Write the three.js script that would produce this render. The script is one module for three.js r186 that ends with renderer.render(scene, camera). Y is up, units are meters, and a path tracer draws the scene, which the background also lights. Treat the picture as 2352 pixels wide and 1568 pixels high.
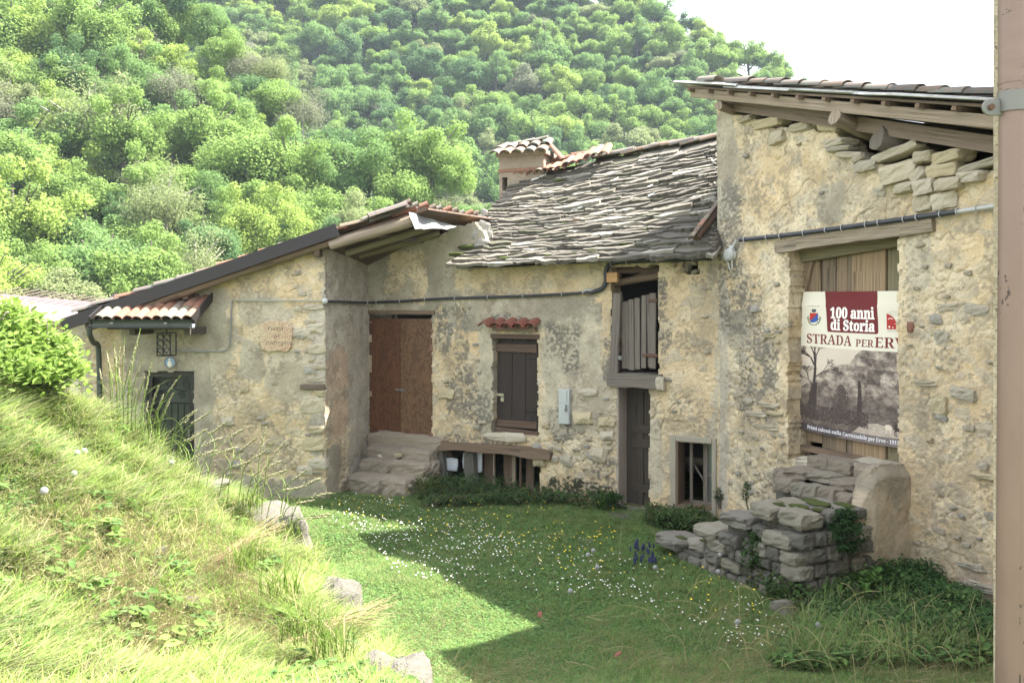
import * as THREE from 'three';
import { mergeGeometries, mergeVertices } from 'three/addons/utils/BufferGeometryUtils.js';
import { RoundedBoxGeometry } from 'three/addons/geometries/RoundedBoxGeometry.js';

// ------------------------------------------------------------------ camera, sky, sun, exposure
const V3 = THREE.Vector3;
const F = 1950, CX = 1176, HY = 690, EYE = 3.07;          // focal length and principal point, eye height over the yard
const scene = new THREE.Scene();
const camera = new THREE.PerspectiveCamera(2 * Math.atan(784 / F) * 180 / Math.PI, 2352 / 1568, 0.1, 3000);
camera.position.set(0, EYE, 0);
camera.lookAt(0, EYE, -10);
camera.setViewOffset(2352, 1568, 0, 94, 2352, 1568);      // lens shifted down, verticals stay upright
const SUN = new V3(0.70, 1, -0.17).normalize();           // behind the houses, to the right, high
const SUN_I = 4.8, SKY_I = 1.18, EXPOSURE = 5.8;
const sun = new THREE.DirectionalLight(new THREE.Color().setRGB(1, 0.95, 0.86), SUN_I);
sun.name = 'sun';
sun.position.copy(SUN).multiplyScalar(60).add(new V3(0, 0, -12));
sun.target.position.set(0, 0, -12);
sun.castShadow = true;
sun.shadow.radius = 1;
sun.shadow.mapSize.set(4096, 4096);
Object.assign(sun.shadow.camera, { left: -30, right: 30, top: 30, bottom: -30, near: 1, far: 200 });
scene.add(sun, sun.target);
{
  const w = 256, h = 128, d = new Float32Array(w * h * 4);
  for (let j = 0; j < h; j++) for (let i = 0; i < w; i++) {
    const el = ((j + 0.5) / h - 0.5) * Math.PI, az = ((i + 0.5) / w - 0.5) * 2 * Math.PI;
    const x = Math.cos(az) * Math.cos(el), y = Math.sin(el), z = Math.sin(az) * Math.cos(el);
    const c = x * SUN.x + y * SUN.y + z * SUN.z, t = Math.pow(Math.max(0, y), 0.55);
    const glow = 0.25 * Math.pow(Math.max(0, c), 6), k = (i + j * w) * 4, low = y < 0 ? 0.45 : 1;
    d[k] = low * (0.47 - 0.15 * t + glow); d[k + 1] = low * (0.475 - 0.125 * t + glow); d[k + 2] = low * (0.475 - 0.07 * t + glow); d[k + 3] = 1;
  }
  const sky = new THREE.DataTexture(d, w, h, THREE.RGBAFormat, THREE.FloatType);
  sky.mapping = THREE.EquirectangularReflectionMapping; sky.magFilter = sky.minFilter = THREE.LinearFilter; sky.needsUpdate = true;
  scene.background = sky; scene.environment = sky;
  scene.backgroundIntensity = SKY_I; scene.environmentIntensity = SKY_I;
}
const renderer = new THREE.WebGLRenderer({ antialias: true });
renderer.setSize(1024, 682);
renderer.toneMapping = THREE.LinearToneMapping;
renderer.toneMappingExposure = EXPOSURE;
renderer.shadowMap.enabled = true;
scene.fog = new THREE.FogExp2(new THREE.Color().setRGB(0.72, 0.84, 1.0), 0.00032);

// ------------------------------------------------------------------ helpers
let seedNow = 7;
function rng(seed) { let a = (seed * 2654435761) >>> 0; return () => { a = (a + 0x6d2b79f5) | 0; let t = Math.imul(a ^ (a >>> 15), 1 | a); t = (t + Math.imul(t ^ (t >>> 7), 61 | t)) ^ t; return ((t ^ (t >>> 14)) >>> 0) / 4294967296; }; }
const hash = (x, y, s) => { let h = Math.imul(x | 0, 374761393) + Math.imul(y | 0, 668265263) + Math.imul(s | 0, 1274126177); h = Math.imul(h ^ (h >>> 13), 1274126177); h ^= h >>> 15; h = Math.imul(h, 2246822519); return ((h ^ (h >>> 16)) >>> 0) / 4294967296; };
function noise(x, y, s = 0) { const i = Math.floor(x), j = Math.floor(y); let a = x - i, b = y - j; a = a * a * (3 - 2 * a); b = b * b * (3 - 2 * b); const p = hash(i, j, s), q = hash(i + 1, j, s), r = hash(i, j + 1, s), t = hash(i + 1, j + 1, s); return (p + (q - p) * a) + ((r + (t - r) * a) - (p + (q - p) * a)) * b; }
function fbm(x, y, o = 4, s = 0) { let v = 0, a = 0.5, n = 0; for (let i = 0; i < o; i++) { v += a * noise(x, y, s + i * 17); n += a; a *= 0.5; x = x * 2.03 + 3.1; y = y * 2.03 + 1.7; } return v / n; }
function worley(x, y, s) { const i = Math.floor(x), j = Math.floor(y); let f1 = 9, f2 = 9, id = 0; for (let b = -1; b < 2; b++) for (let a = -1; a < 2; a++) { const dx = i + a + hash(i + a, j + b, s) - x, dy = j + b + hash(i + a, j + b, s + 5) - y, d = dx * dx + dy * dy; if (d < f1) { f2 = f1; f1 = d; id = hash(i + a, j + b, s + 9); } else if (d < f2) f2 = d; } return [Math.sqrt(f1), Math.sqrt(f2), id]; }
const clamp = (x, a = 0, b = 1) => Math.min(b, Math.max(a, x)), lerp = (a, b, t) => a + (b - a) * t, smooth = (a, b, x) => { const t = clamp((x - a) / (b - a)); return t * t * (3 - 2 * t); };
const mix3 = (a, b, t) => [lerp(a[0], b[0], t), lerp(a[1], b[1], t), lerp(a[2], b[2], t)];
const P = (px, py, Z) => new V3((px - CX) / F * Z, EYE + (HY - py) / F * Z, -Z);          // a point seen at that place of the photograph (2352 wide), Z metres away
const used = new Map();
const numbered = (n) => { const k = used.get(n) ?? 0; used.set(n, k + 1); return k ? n + '_' + String(k).padStart(3, '0') : n; };
function tag(o, label, category, group, kind) { if (label) o.userData.label = label; if (category) o.userData.category = category; if (group) o.userData.group = group; if (kind) o.userData.kind = kind; return o; }
function thing(name, label, category, group, at) { const o = new THREE.Group(); o.name = numbered(name); scene.add(o); if (at) o.position.copy(at); return tag(o, label, category, group); }
function part(name, geo, m, parent) { const o = new THREE.Mesh(geo, m); o.name = parent === scene ? numbered(name) : name; o.castShadow = o.receiveShadow = true; parent.add(o); return o; }
function std(rgb, rough = 0.9, more = {}) { const m = new THREE.MeshStandardMaterial({ roughness: rough, side: THREE.DoubleSide, ...more }); m.color.setRGB(...rgb); return m; }
function phys(rgb, rough = 0.9, more = {}) { const m = new THREE.MeshPhysicalMaterial({ roughness: rough, side: THREE.DoubleSide, ...more }); m.color.setRGB(...rgb); return m; }
const toS = (x) => { x = clamp(x); return 255 * (x <= 0.0031308 ? x * 12.92 : 1.055 * Math.pow(x, 1 / 2.4) - 0.055); };
// textures from a function (s, t) -> [r, g, b, height], linear colours
function tex2(w, h, fn, wantBump = true) {
  const c = new Uint8Array(w * h * 4), b = new Uint8Array(w * h * 4);
  for (let j = 0; j < h; j++) for (let i = 0; i < w; i++) {
    const r = fn((i + 0.5) / w, (j + 0.5) / h), k = (i + j * w) * 4, q = clamp(r[3] ?? 0.5) * 255;
    c[k] = toS(r[0]); c[k + 1] = toS(r[1]); c[k + 2] = toS(r[2]); c[k + 3] = 255; b[k] = b[k + 1] = b[k + 2] = q; b[k + 3] = 255;
  }
  const mk = (d, srgb) => { const t = new THREE.DataTexture(d, w, h, THREE.RGBAFormat); t.magFilter = t.minFilter = THREE.LinearFilter; t.wrapS = t.wrapT = THREE.RepeatWrapping; if (srgb) t.colorSpace = THREE.SRGBColorSpace; t.needsUpdate = true; return t; };
  return { map: mk(c, true), bumpMap: wantBump ? mk(b, false) : null };
}
// uv in metres from the dominant axis of each face; 'along' is the axis the grain runs along (v)
function boxUV(g0, scale = 1, along = 'y', ou = 0, ov = 0) {
  const g = g0.index ? g0.toNonIndexed() : g0, p = g.attributes.position, uv = new Float32Array(p.count * 2), a = new V3(), b = new V3(), c = new V3(), n = new V3();
  for (let i = 0; i < p.count; i += 3) {
    a.fromBufferAttribute(p, i); b.fromBufferAttribute(p, i + 1); c.fromBufferAttribute(p, i + 2);
    n.crossVectors(b.clone().sub(a), c.clone().sub(a)); const ax = Math.abs(n.x), ay = Math.abs(n.y), az = Math.abs(n.z);
    [a, b, c].forEach((q, k) => {
      let s = ax >= ay && ax >= az ? [q.z, q.y] : ay >= az ? [q.x, q.z] : [q.x, q.y];
      if (along === 'x' && !(ax >= ay && ax >= az)) s = [s[1], s[0]];
      if (along === 'z' && ax >= ay && ax >= az) s = [s[1], s[0]];
      uv[(i + k) * 2] = s[0] * scale + ou; uv[(i + k) * 2 + 1] = s[1] * scale + ov;
    });
  }
  g.setAttribute('uv', new THREE.BufferAttribute(uv, 2)); return g;
}
const strip = (g) => { const o = g.index ? g.toNonIndexed() : g; for (const k of Object.keys(o.attributes)) if (!['position', 'normal', 'uv'].includes(k)) o.deleteAttribute(k); return o; };
const merge = (list) => mergeGeometries(list.map(strip));
function box(w, h, d, x = 0, y = 0, z = 0, bev = 0) { const g = bev ? new RoundedBoxGeometry(w, h, d, 1, Math.min(bev, w / 2.1, h / 2.1, d / 2.1)) : new THREE.BoxGeometry(w, h, d); return g.translate(x, y, z); }
function tube(pts, r, seg = 24, rad = 7, closed = false) { return new THREE.TubeGeometry(new THREE.CatmullRomCurve3(pts, closed, 'catmullrom', 0.3), seg, r, rad, closed); }
// a tapered, slightly crooked round pole from a to b with capped ends
function pole(a, b, r0, r1, seed = 1, seg = 5, rad = 8, bend = 0.15) {
  const R = rng(seed), pos = [], idx = [], uv = [], d = b.clone().sub(a), L = d.length(), t = d.clone().normalize(), s = Math.abs(t.y) < 0.9 ? new V3(0, 1, 0).cross(t).normalize() : new V3(1, 0, 0).cross(t).normalize(), q = t.clone().cross(s);
  const ph = R() * 6, am = bend * Math.max(r0, r1);
  for (let i = 0; i <= seg; i++) {
    const k = i / seg, r = lerp(r0, r1, k), c = a.clone().lerp(b, k).addScaledVector(s, Math.sin(k * 4 + ph) * am).addScaledVector(q, Math.cos(k * 3 + ph) * am);
    for (let j = 0; j <= rad; j++) { const w = j / rad * 2 * Math.PI, rr = r * (0.9 + 0.2 * hash(j % rad, i, seed)); const v = c.clone().addScaledVector(s, Math.cos(w) * rr).addScaledVector(q, Math.sin(w) * rr); pos.push(v.x, v.y, v.z); uv.push(j / rad * 2 * Math.PI * r, k * L); }
  }
  for (let i = 0; i < seg; i++) for (let j = 0; j < rad; j++) { const o = i * (rad + 1) + j; idx.push(o, o + 1, o + rad + 1, o + 1, o + rad + 2, o + rad + 1); }
  for (const e of [0, seg]) { const o = pos.length / 3; let c = new V3(); for (let j = 0; j < rad; j++) c.add(new V3().fromArray(pos, (e * (rad + 1) + j) * 3)); c.divideScalar(rad); pos.push(c.x, c.y, c.z); uv.push(0, 0); for (let j = 0; j < rad; j++) { const v = new V3().fromArray(pos, (e * (rad + 1) + j) * 3); pos.push(v.x, v.y, v.z); uv.push((v.x - c.x), (v.y - c.y)); } for (let j = 0; j < rad; j++) e ? idx.push(o, o + 1 + j, o + 1 + (j + 1) % rad) : idx.push(o, o + 1 + (j + 1) % rad, o + 1 + j); }
  const g = new THREE.BufferGeometry(); g.setAttribute('position', new THREE.Float32BufferAttribute(pos, 3)); g.setAttribute('uv', new THREE.Float32BufferAttribute(uv, 2)); g.setIndex(idx); g.computeVertexNormals(); return g;
}
// a rough stone: cube pushed towards a superellipsoid with noise; unit size before scaling
function stoneGeo(seed, seg = 2, pw = 4, rough = 0.12, flat = false) {
  let g = new THREE.BoxGeometry(1, 1, 1, seg, seg, seg); g.deleteAttribute('uv'); g.deleteAttribute('normal'); g = mergeVertices(g, 1e-4);
  const p = g.attributes.position, v = new V3();
  for (let i = 0; i < p.count; i++) {
    v.fromBufferAttribute(p, i); const a = Math.max(Math.abs(v.x), Math.abs(v.y), Math.abs(v.z)) * 2, l = Math.pow(Math.pow(Math.abs(v.x * 2), pw) + Math.pow(Math.abs(v.y * 2), pw) + Math.pow(Math.abs(v.z * 2), pw), 1 / pw);
    v.multiplyScalar(a / l); const k = Math.round((v.x + 2) * 50), m = Math.round((v.y + 2) * 50 + (v.z + 2) * 977);
    v.x += (hash(k, m, seed) - 0.5) * rough * 1.6; v.y += (hash(k, m, seed + 1) - 0.5) * rough * 1.6; v.z += (hash(k, m, seed + 2) - 0.5) * rough * 1.6;
    p.setXYZ(i, v.x, v.y, v.z);
  }
  if (flat) { g = g.toNonIndexed(); }
  g.computeVertexNormals(); return boxUVKeep(g);
}
// a broken, chipped stone: finer cube with layered noise, flat faces
function chippedGeo(seed, seg = 5, pw = 9, big = 0.16, fine = 0.035) {
  let g = new THREE.BoxGeometry(1, 1, 1, seg, seg, seg); g.deleteAttribute('uv'); g.deleteAttribute('normal'); g = mergeVertices(g, 1e-4);
  const p = g.attributes.position, v = new V3();
  for (let i = 0; i < p.count; i++) {
    v.fromBufferAttribute(p, i); const a = Math.max(Math.abs(v.x), Math.abs(v.y), Math.abs(v.z)) * 2, l = Math.pow(Math.pow(Math.abs(v.x * 2), pw) + Math.pow(Math.abs(v.y * 2), pw) + Math.pow(Math.abs(v.z * 2), pw), 1 / pw); v.multiplyScalar(a / l);
    const n = (x, y, z, s) => noise(x + z * 0.7 + 9, y - z * 0.6 + 9, s) - 0.5, X = v.x * 2.1, Y = v.y * 2.1, Z = v.z * 2.1;
    v.x *= 1 + big * 1.4 * n(X, Y, Z, seed); v.y *= 1 + big * 1.6 * n(Y, Z, X, seed + 1); v.z *= 1 + big * n(Z, X, Y, seed + 2);
    const k = Math.round((p.getX(i) + 2) * 97), m = Math.round((p.getY(i) + 2) * 89 + (p.getZ(i) + 2) * 977); v.x += (hash(k, m, seed) - 0.5) * fine * 2; v.y += (hash(k, m, seed + 1) - 0.5) * fine * 2; v.z += (hash(k, m, seed + 2) - 0.5) * fine * 2;
    p.setXYZ(i, v.x, v.y, v.z);
  }
  g = g.toNonIndexed(); g.computeVertexNormals(); return boxUV(g);
}
function boxUVKeep(g) { const h = boxUV(g.index ? g.toNonIndexed() : g); return h; }

// a wall plane: u along it from a to b, v up, w outwards (towards the camera)
class Wall {
  constructor(a, b) { this.A = new V3(a[0], 0, -a[1]); this.B = new V3(b[0], 0, -b[1]); this.U = this.B.clone().sub(this.A); this.len = this.U.length(); this.U.normalize(); this.N = new V3(-this.U.z, 0, this.U.x).negate(); if (this.N.dot(this.A.clone().add(this.B)) > 0) this.N.negate(); this.theta = Math.atan2(-this.U.z, this.U.x); }
  hit(px, py, out = 0) { const d = new V3((px - CX) / F, (HY - py) / F, -1), O = new V3(0, EYE, 0), t = (this.A.clone().addScaledVector(this.N, out).sub(O)).dot(this.N) / d.dot(this.N), p = O.addScaledVector(d, t); return [p.clone().sub(this.A).dot(this.U), p.y, t]; }
  L(px, py, out = 0) { const h = this.hit(px, py, out); return new V3(h[0], h[1], out); }                 // local point
  at(u, v, out = 0) { return this.A.clone().addScaledVector(this.U, u).addScaledVector(this.N, out).setY(v); }
  place(o) { o.position.copy(this.A); o.rotation.y = this.theta; o.updateMatrixWorld(true); return o; }
}
const loc = (o, v) => o.worldToLocal(v.clone());
// a displaced wall sheet with openings; boundary edges are returned inwards by depth(u, v)
function wallSheet({ u0, u1, v0, v1, step, inside, disp, depth }) {
  const nu = Math.ceil((u1 - u0) / step), nv = Math.ceil((v1 - v0) / step), pos = [], uv = [], id = new Int32Array((nu + 1) * (nv + 1)).fill(-1), idx = [], on = new Uint8Array(nu * nv);
  const X = (i) => lerp(u0, u1, i / nu), Y = (j) => lerp(v0, v1, j / nv), D = new Float32Array((nu + 1) * (nv + 1));
  for (let j = 0; j < nv; j++) for (let i = 0; i < nu; i++) on[i + j * nu] = inside(X(i + 0.5), Y(j + 0.5)) ? 1 : 0;
  for (let j = 0; j <= nv; j++) for (let i = 0; i <= nu; i++) D[i + j * (nu + 1)] = disp(X(i), Y(j));
  const vert = (i, j) => { const k = i + j * (nu + 1); if (id[k] < 0) { id[k] = pos.length / 3; pos.push(X(i), Y(j), D[k]); uv.push(X(i), Y(j)); } return id[k]; };
  for (let j = 0; j < nv; j++) for (let i = 0; i < nu; i++) if (on[i + j * nu]) { const a = vert(i, j), b = vert(i + 1, j), c = vert(i + 1, j + 1), d = vert(i, j + 1); idx.push(a, b, c, a, c, d); }
  const g = new THREE.BufferGeometry(); g.setAttribute('position', new THREE.Float32BufferAttribute(pos, 3)); g.setAttribute('uv', new THREE.Float32BufferAttribute(uv, 2)); g.setIndex(idx); g.computeVertexNormals();
  const ep = [], eu = [], ei = [];
  const edge = (i, j, k, l) => { const o = ep.length / 3, z0 = D[i + j * (nu + 1)], z1 = D[k + l * (nu + 1)], dd = depth((X(i) + X(k)) / 2, (Y(j) + Y(l)) / 2), vert_ = i === k; ep.push(X(i), Y(j), z0, X(k), Y(l), z1, X(k), Y(l), -dd, X(i), Y(j), -dd); const e = vert_ ? [dd, 0] : [0, dd]; eu.push(X(i), Y(j), X(k), Y(l), X(k) + e[0], Y(l) + e[1], X(i) + e[0], Y(j) + e[1]); ei.push(o, o + 1, o + 2, o, o + 2, o + 3); };
  const is = (i, j) => i >= 0 && j >= 0 && i < nu && j < nv && on[i + j * nu];
  for (let j = 0; j < nv; j++) for (let i = 0; i < nu; i++) if (on[i + j * nu]) { if (!is(i - 1, j)) edge(i, j + 1, i, j); if (!is(i + 1, j)) edge(i + 1, j, i + 1, j + 1); if (!is(i, j - 1)) edge(i, j, i + 1, j); if (!is(i, j + 1)) edge(i + 1, j + 1, i, j + 1); }
  const e = new THREE.BufferGeometry(); e.setAttribute('position', new THREE.Float32BufferAttribute(ep, 3)); e.setAttribute('uv', new THREE.Float32BufferAttribute(eu, 2)); e.setIndex(ei); e.computeVertexNormals();
  return merge([g, e]);
}
// is (x, y) inside a polygon
const inPoly = (q, x, y) => { let c = false; for (let i = 0, j = q.length - 1; i < q.length; j = i++) { const a = q[i], b = q[j]; if ((a[1] > y) !== (b[1] > y) && x < (b[0] - a[0]) * (y - a[1]) / (b[1] - a[1]) + a[0]) c = !c; } return c; };
const lineAt = (q, x) => { if (x <= q[0][0]) return q[0][1]; for (let i = 1; i < q.length; i++) if (x <= q[i][0]) return lerp(q[i - 1][1], q[i][1], (x - q[i - 1][0]) / (q[i][0] - q[i - 1][0])); return q[q.length - 1][1]; };
// ------------------------------------------------------------------ materials
const woodTex = tex2(256, 512, (s, t) => { const x = s * 0.5, y = t * 1.5, w = fbm(x * 14, y * 1.3, 3, 3), g = fbm(x * 130 + w * 5, y * 2.2, 3, 11), f = fbm(x * 300, y * 6, 2, 21), k = 0.55 + 0.6 * g + 0.25 * (f - 0.5); const crack = smooth(0.30, 0.22, g) * 0.5; return [k * (1 - crack), k * (1 - crack), k * (1 - crack), g * 0.8 + f * 0.2]; });
for (const t of [woodTex.map, woodTex.bumpMap]) t.repeat.set(2, 0.66);
const wood = (rgb, rough = 0.85) => std(rgb, rough, { map: woodTex.map, bumpMap: woodTex.bumpMap, bumpScale: 0.006 });
const M = {
  greyWood: wood([0.175, 0.148, 0.122]), paleWood: wood([0.30, 0.235, 0.17]), roofWood: wood([0.21, 0.155, 0.115]), darkWood: wood([0.034, 0.022, 0.016], 0.75), oldWood: wood([0.19, 0.13, 0.085]), brownWood: wood([0.12, 0.075, 0.05]), lintelWood: wood([0.29, 0.235, 0.165]), blackWood: wood([0.075, 0.06, 0.045]), mossWood: wood([0.22, 0.19, 0.11]),
  plank: wood([0.26, 0.185, 0.115]), plank2: wood([0.20, 0.15, 0.10]), plank3: wood([0.34, 0.24, 0.14]),
  fascia: std([0.022, 0.018, 0.018], 0.5, { metalness: 0.2 }), copper: std([0.06, 0.072, 0.06], 0.6, { metalness: 0.4 }), iron: std([0.02, 0.02, 0.02], 0.5, { metalness: 0.6 }), rust: std([0.10, 0.05, 0.03], 0.8), steel: std([0.19, 0.185, 0.17], 0.6, { metalness: 0.6 }), brass: std([0.45, 0.42, 0.30], 0.4, { metalness: 0.6 }),
  conduit: std([0.028, 0.03, 0.036], 0.45), conduitPale: std([0.42, 0.42, 0.40], 0.5), clip: std([0.45, 0.45, 0.43], 0.5), plasticGrey: std([0.45, 0.46, 0.44], 0.5), metalBox: std([0.46, 0.48, 0.48], 0.42, { metalness: 0.3 }), boxDark: std([0.15, 0.15, 0.15], 0.5),
  white: std([0.22, 0.22, 0.215], 0.5), glassDark: phys([0.7, 0.75, 0.72], 0.08, { transmission: 0.9, ior: 1.45 }),
};
const mottle = (fq, lo, hi, seed) => tex2(256, 256, (s, t) => { const n = fbm(s * fq, t * fq, 5, seed), m = fbm(s * fq * 5, t * fq * 5, 3, seed + 3), k = lerp(lo, hi, n * 0.65 + m * 0.35); return [k, k, k, n * 0.5 + m * 0.5]; });
const stoneTex = mottle(5, 0.62, 1.35, 31);
for (const t of [stoneTex.map, stoneTex.bumpMap]) t.repeat.set(2.2, 2.2);
const stoneM = (rgb, flat = false) => std(rgb, 0.95, { map: stoneTex.map, bumpMap: stoneTex.bumpMap, bumpScale: 0.02, flatShading: flat });
const STONE = [stoneM([0.55, 0.48, 0.35], true), stoneM([0.48, 0.43, 0.33], true), stoneM([0.57, 0.48, 0.31], true), stoneM([0.44, 0.41, 0.35], true), stoneM([0.60, 0.53, 0.41], true)];
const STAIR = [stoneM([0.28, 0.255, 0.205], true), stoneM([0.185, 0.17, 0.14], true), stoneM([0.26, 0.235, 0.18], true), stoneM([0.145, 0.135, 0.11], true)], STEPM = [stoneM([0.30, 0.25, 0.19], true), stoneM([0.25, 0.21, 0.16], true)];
// slates, lichen grey
const slateTex = tex2(256, 256, (s, t) => { const n = fbm(s * 5, t * 5, 5, 71), l = smooth(0.52, 0.62, fbm(s * 14, t * 14, 4, 77)), k = lerp(0.7, 1.2, n); return [k * lerp(0.9, 1.25, l), k * lerp(0.92, 1.24, l), k * lerp(0.95, 1.15, l), n]; });
for (const t of [slateTex.map, slateTex.bumpMap]) t.repeat.set(2, 2);
const SLATE = [[0.155, 0.134, 0.102], [0.085, 0.073, 0.055], [0.27, 0.245, 0.195], [0.108, 0.094, 0.072], [0.075, 0.07, 0.042]].map((c) => std(c, 0.8, { map: slateTex.map, bumpMap: slateTex.bumpMap, bumpScale: 0.015 }));
const tileTex = tex2(256, 256, (s, t) => { const n = fbm(s * 4, t * 4, 4, 91), m = smooth(0.48, 0.66, fbm(s * 9, t * 9, 4, 95)); return [lerp(0.75, 1.15, n) * lerp(1, 0.75, m), lerp(0.75, 1.15, n) * lerp(1, 1.05, m), lerp(0.75, 1.15, n) * lerp(1, 1.25, m), n]; });
for (const t of [tileTex.map, tileTex.bumpMap]) t.repeat.set(2, 2);
const tileM = (c) => std(c, 0.85, { map: tileTex.map, bumpMap: tileTex.bumpMap, bumpScale: 0.008 });
const TILE = [tileM([0.22, 0.095, 0.06]), tileM([0.19, 0.125, 0.085]), tileM([0.25, 0.125, 0.08]), tileM([0.15, 0.105, 0.078]), tileM([0.20, 0.16, 0.115])];
const TILE_GREY = [tileM([0.14, 0.11, 0.095]), tileM([0.18, 0.15, 0.125]), tileM([0.11, 0.085, 0.072])];
const redTile = tileM([0.24, 0.082, 0.054]);
const mossM = std([0.085, 0.11, 0.02], 1, { map: stoneTex.map, bumpMap: stoneTex.bumpMap, bumpScale: 0.03 });

// old lime plaster over rubble: colour and relief in wall metres
const OCHRE = [0.55, 0.42, 0.25], LIME = [0.56, 0.465, 0.315], GREY = [0.275, 0.245, 0.185], PALE = [0.42, 0.375, 0.28], STAIN = [0.12, 0.11, 0.09], STONEC = [[0.40, 0.36, 0.28], [0.50, 0.43, 0.31], [0.34, 0.32, 0.27], [0.54, 0.47, 0.34]], MOSS = [0.035, 0.035, 0.018], PINK = [0.46, 0.335, 0.235], LILAC = [0.38, 0.35, 0.315];
function plasterAt(u, v, seed, blobs, rubble = 0.5) {
  const wu = u + 0.16 * (fbm(u * 3, v * 3, 3, seed + 40) - 0.5) + 0.07 * (fbm(u * 13, v * 13, 2, seed + 43) - 0.5), wv = v + 0.16 * (fbm(u * 3, v * 3, 3, seed + 41) - 0.5) + 0.07 * (fbm(u * 13, v * 13, 2, seed + 44) - 0.5);
  const n1 = fbm(u * 1.3, v * 1.3, 4, seed), n2 = fbm(u * 6, v * 6, 4, seed + 7), n3 = fbm(u * 26, v * 30, 3, seed + 13), n4 = fbm(u * 70, v * 70, 2, seed + 17);
  let c = mix3(OCHRE, LIME, smooth(0.38, 0.66, n1 * 0.6 + n2 * 0.4)), h = 0.45 + 0.20 * (n2 - 0.5) + 0.24 * (n3 - 0.5) + 0.22 * (n4 - 0.5), sm = 0, ex = rubble;
  const w = {};
  for (const b of blobs) { const dx = (wu - b.u) / b.ru, dy = (wv - b.v) / b.rv, d = Math.pow(dx * dx * dx * dx + dy * dy * dy * dy, 0.25), t = smooth(1.06, 0.97, d + 0.5 * (n2 - 0.5) + 0.25 * (n3 - 0.5) * (b.k === 'stain' ? 3 : 1)); if (t > (w[b.k] ?? 0)) w[b.k] = t; if (b.k === 'ochre') for (const k of ['grey', 'pale', 'stain']) if (w[k]) w[k] = Math.min(w[k], 1 - t); }
  ex += (w.rubble ?? 0) * 0.5 - Math.max(w.grey ?? 0, w.pale ?? 0, w.lilac ?? 0) * 0.35;
  // rubble stones showing through the plaster
  const q = worley(wu * 3.6, wv * 6.4, seed + 60), e = q[1] - q[0], show = smooth(0.56, 0.64, q[2] * 0.55 + 0.62 * fbm(u * 1.7, v * 1.7, 3, seed + 70) + (ex - 0.5) * 0.7) * smooth(0.05, 0.16, e);
  if (w.grey) { c = mix3(c, mix3(GREY, PALE, smooth(0.35, 0.7, n1 * 0.5 + fbm(u * 2.4, v * 2.4, 3, seed + 90) * 0.5)), w.grey); sm = Math.max(sm, w.grey); }
  if (w.pale) { c = mix3(c, mix3(PALE, LIME, 0.3 * n2), w.pale); sm = Math.max(sm, w.pale * 0.8); }
  if (w.lilac) { c = mix3(c, mix3(LILAC, PALE, n1), w.lilac * 0.9); sm = Math.max(sm, w.lilac * 0.6); }
  if (w.pink) { c = mix3(c, PINK, w.pink * 0.9); sm = Math.max(sm, 0.6 * w.pink); }
  if (w.ochre) { c = mix3(c, mix3(OCHRE, LIME, 0.35 * n2 + 0.1), w.ochre); sm *= 1 - w.ochre; }
  h = lerp(h, 0.56 + 0.10 * (n3 - 0.5), sm * 0.75);
  const sc = STONEC[Math.floor(q[2] * 97) % 4]; c = mix3(c, [sc[0], sc[1], sc[2]], show * 0.5); h = lerp(h, 0.54 + 0.10 * (0.5 - q[0]) + 0.22 * (n3 - 0.5) + 0.2 * (n4 - 0.5), show * 0.8);
  const gap = smooth(0.07, 0.01, e) * smooth(0.45, 0.8, ex) * smooth(0.45, 0.62, n1 * 0.4 + n2 * 0.6); h -= 0.30 * gap;
  // cracks
  const cr = Math.abs(fbm(u * 1.15 + 7, v * 0.8, 4, seed + 80) - 0.5); const crk = smooth(0.006, 0.0015, cr) * smooth(0.4, 0.6, n1 + 0.1); h -= 0.35 * crk * (1 - sm);
  const k = 0.47 + 0.42 * n2 + 0.44 * n3 + 0.24 * n4; c = [c[0] * k, c[1] * k, c[2] * k];
  const pit = smooth(0.31, 0.21, n3) * (1 - sm) * smooth(0.4, 0.6, n1 * 0.5 + n2 * 0.5); h -= 0.25 * pit;
  const grime = smooth(0.50, 0.66, fbm(u * 2.2 + 3, v * 1.6, 4, seed + 101) * 0.60 + n3 * 0.40), gr2 = smooth(0.51, 0.66, fbm(u * 5.5 + 9, v * 4.5, 4, seed + 121) * 0.55 + n3 * 0.45); c = mix3(c, [0.26, 0.215, 0.15], grime * 0.6); c = mix3(c, [0.175, 0.15, 0.11], gr2 * 0.5);
  if (w.stain) c = mix3(c, STAIN, w.stain * smooth(0.36, 0.60, n3 * 0.55 + n2 * 0.45) * 0.82);
  if (w.moss) c = mix3(c, MOSS, w.moss * smooth(0.3, 0.55, n3 * 0.5 + n2 * 0.5));
  return [c[0], c[1], c[2], clamp(h)];
}
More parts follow.
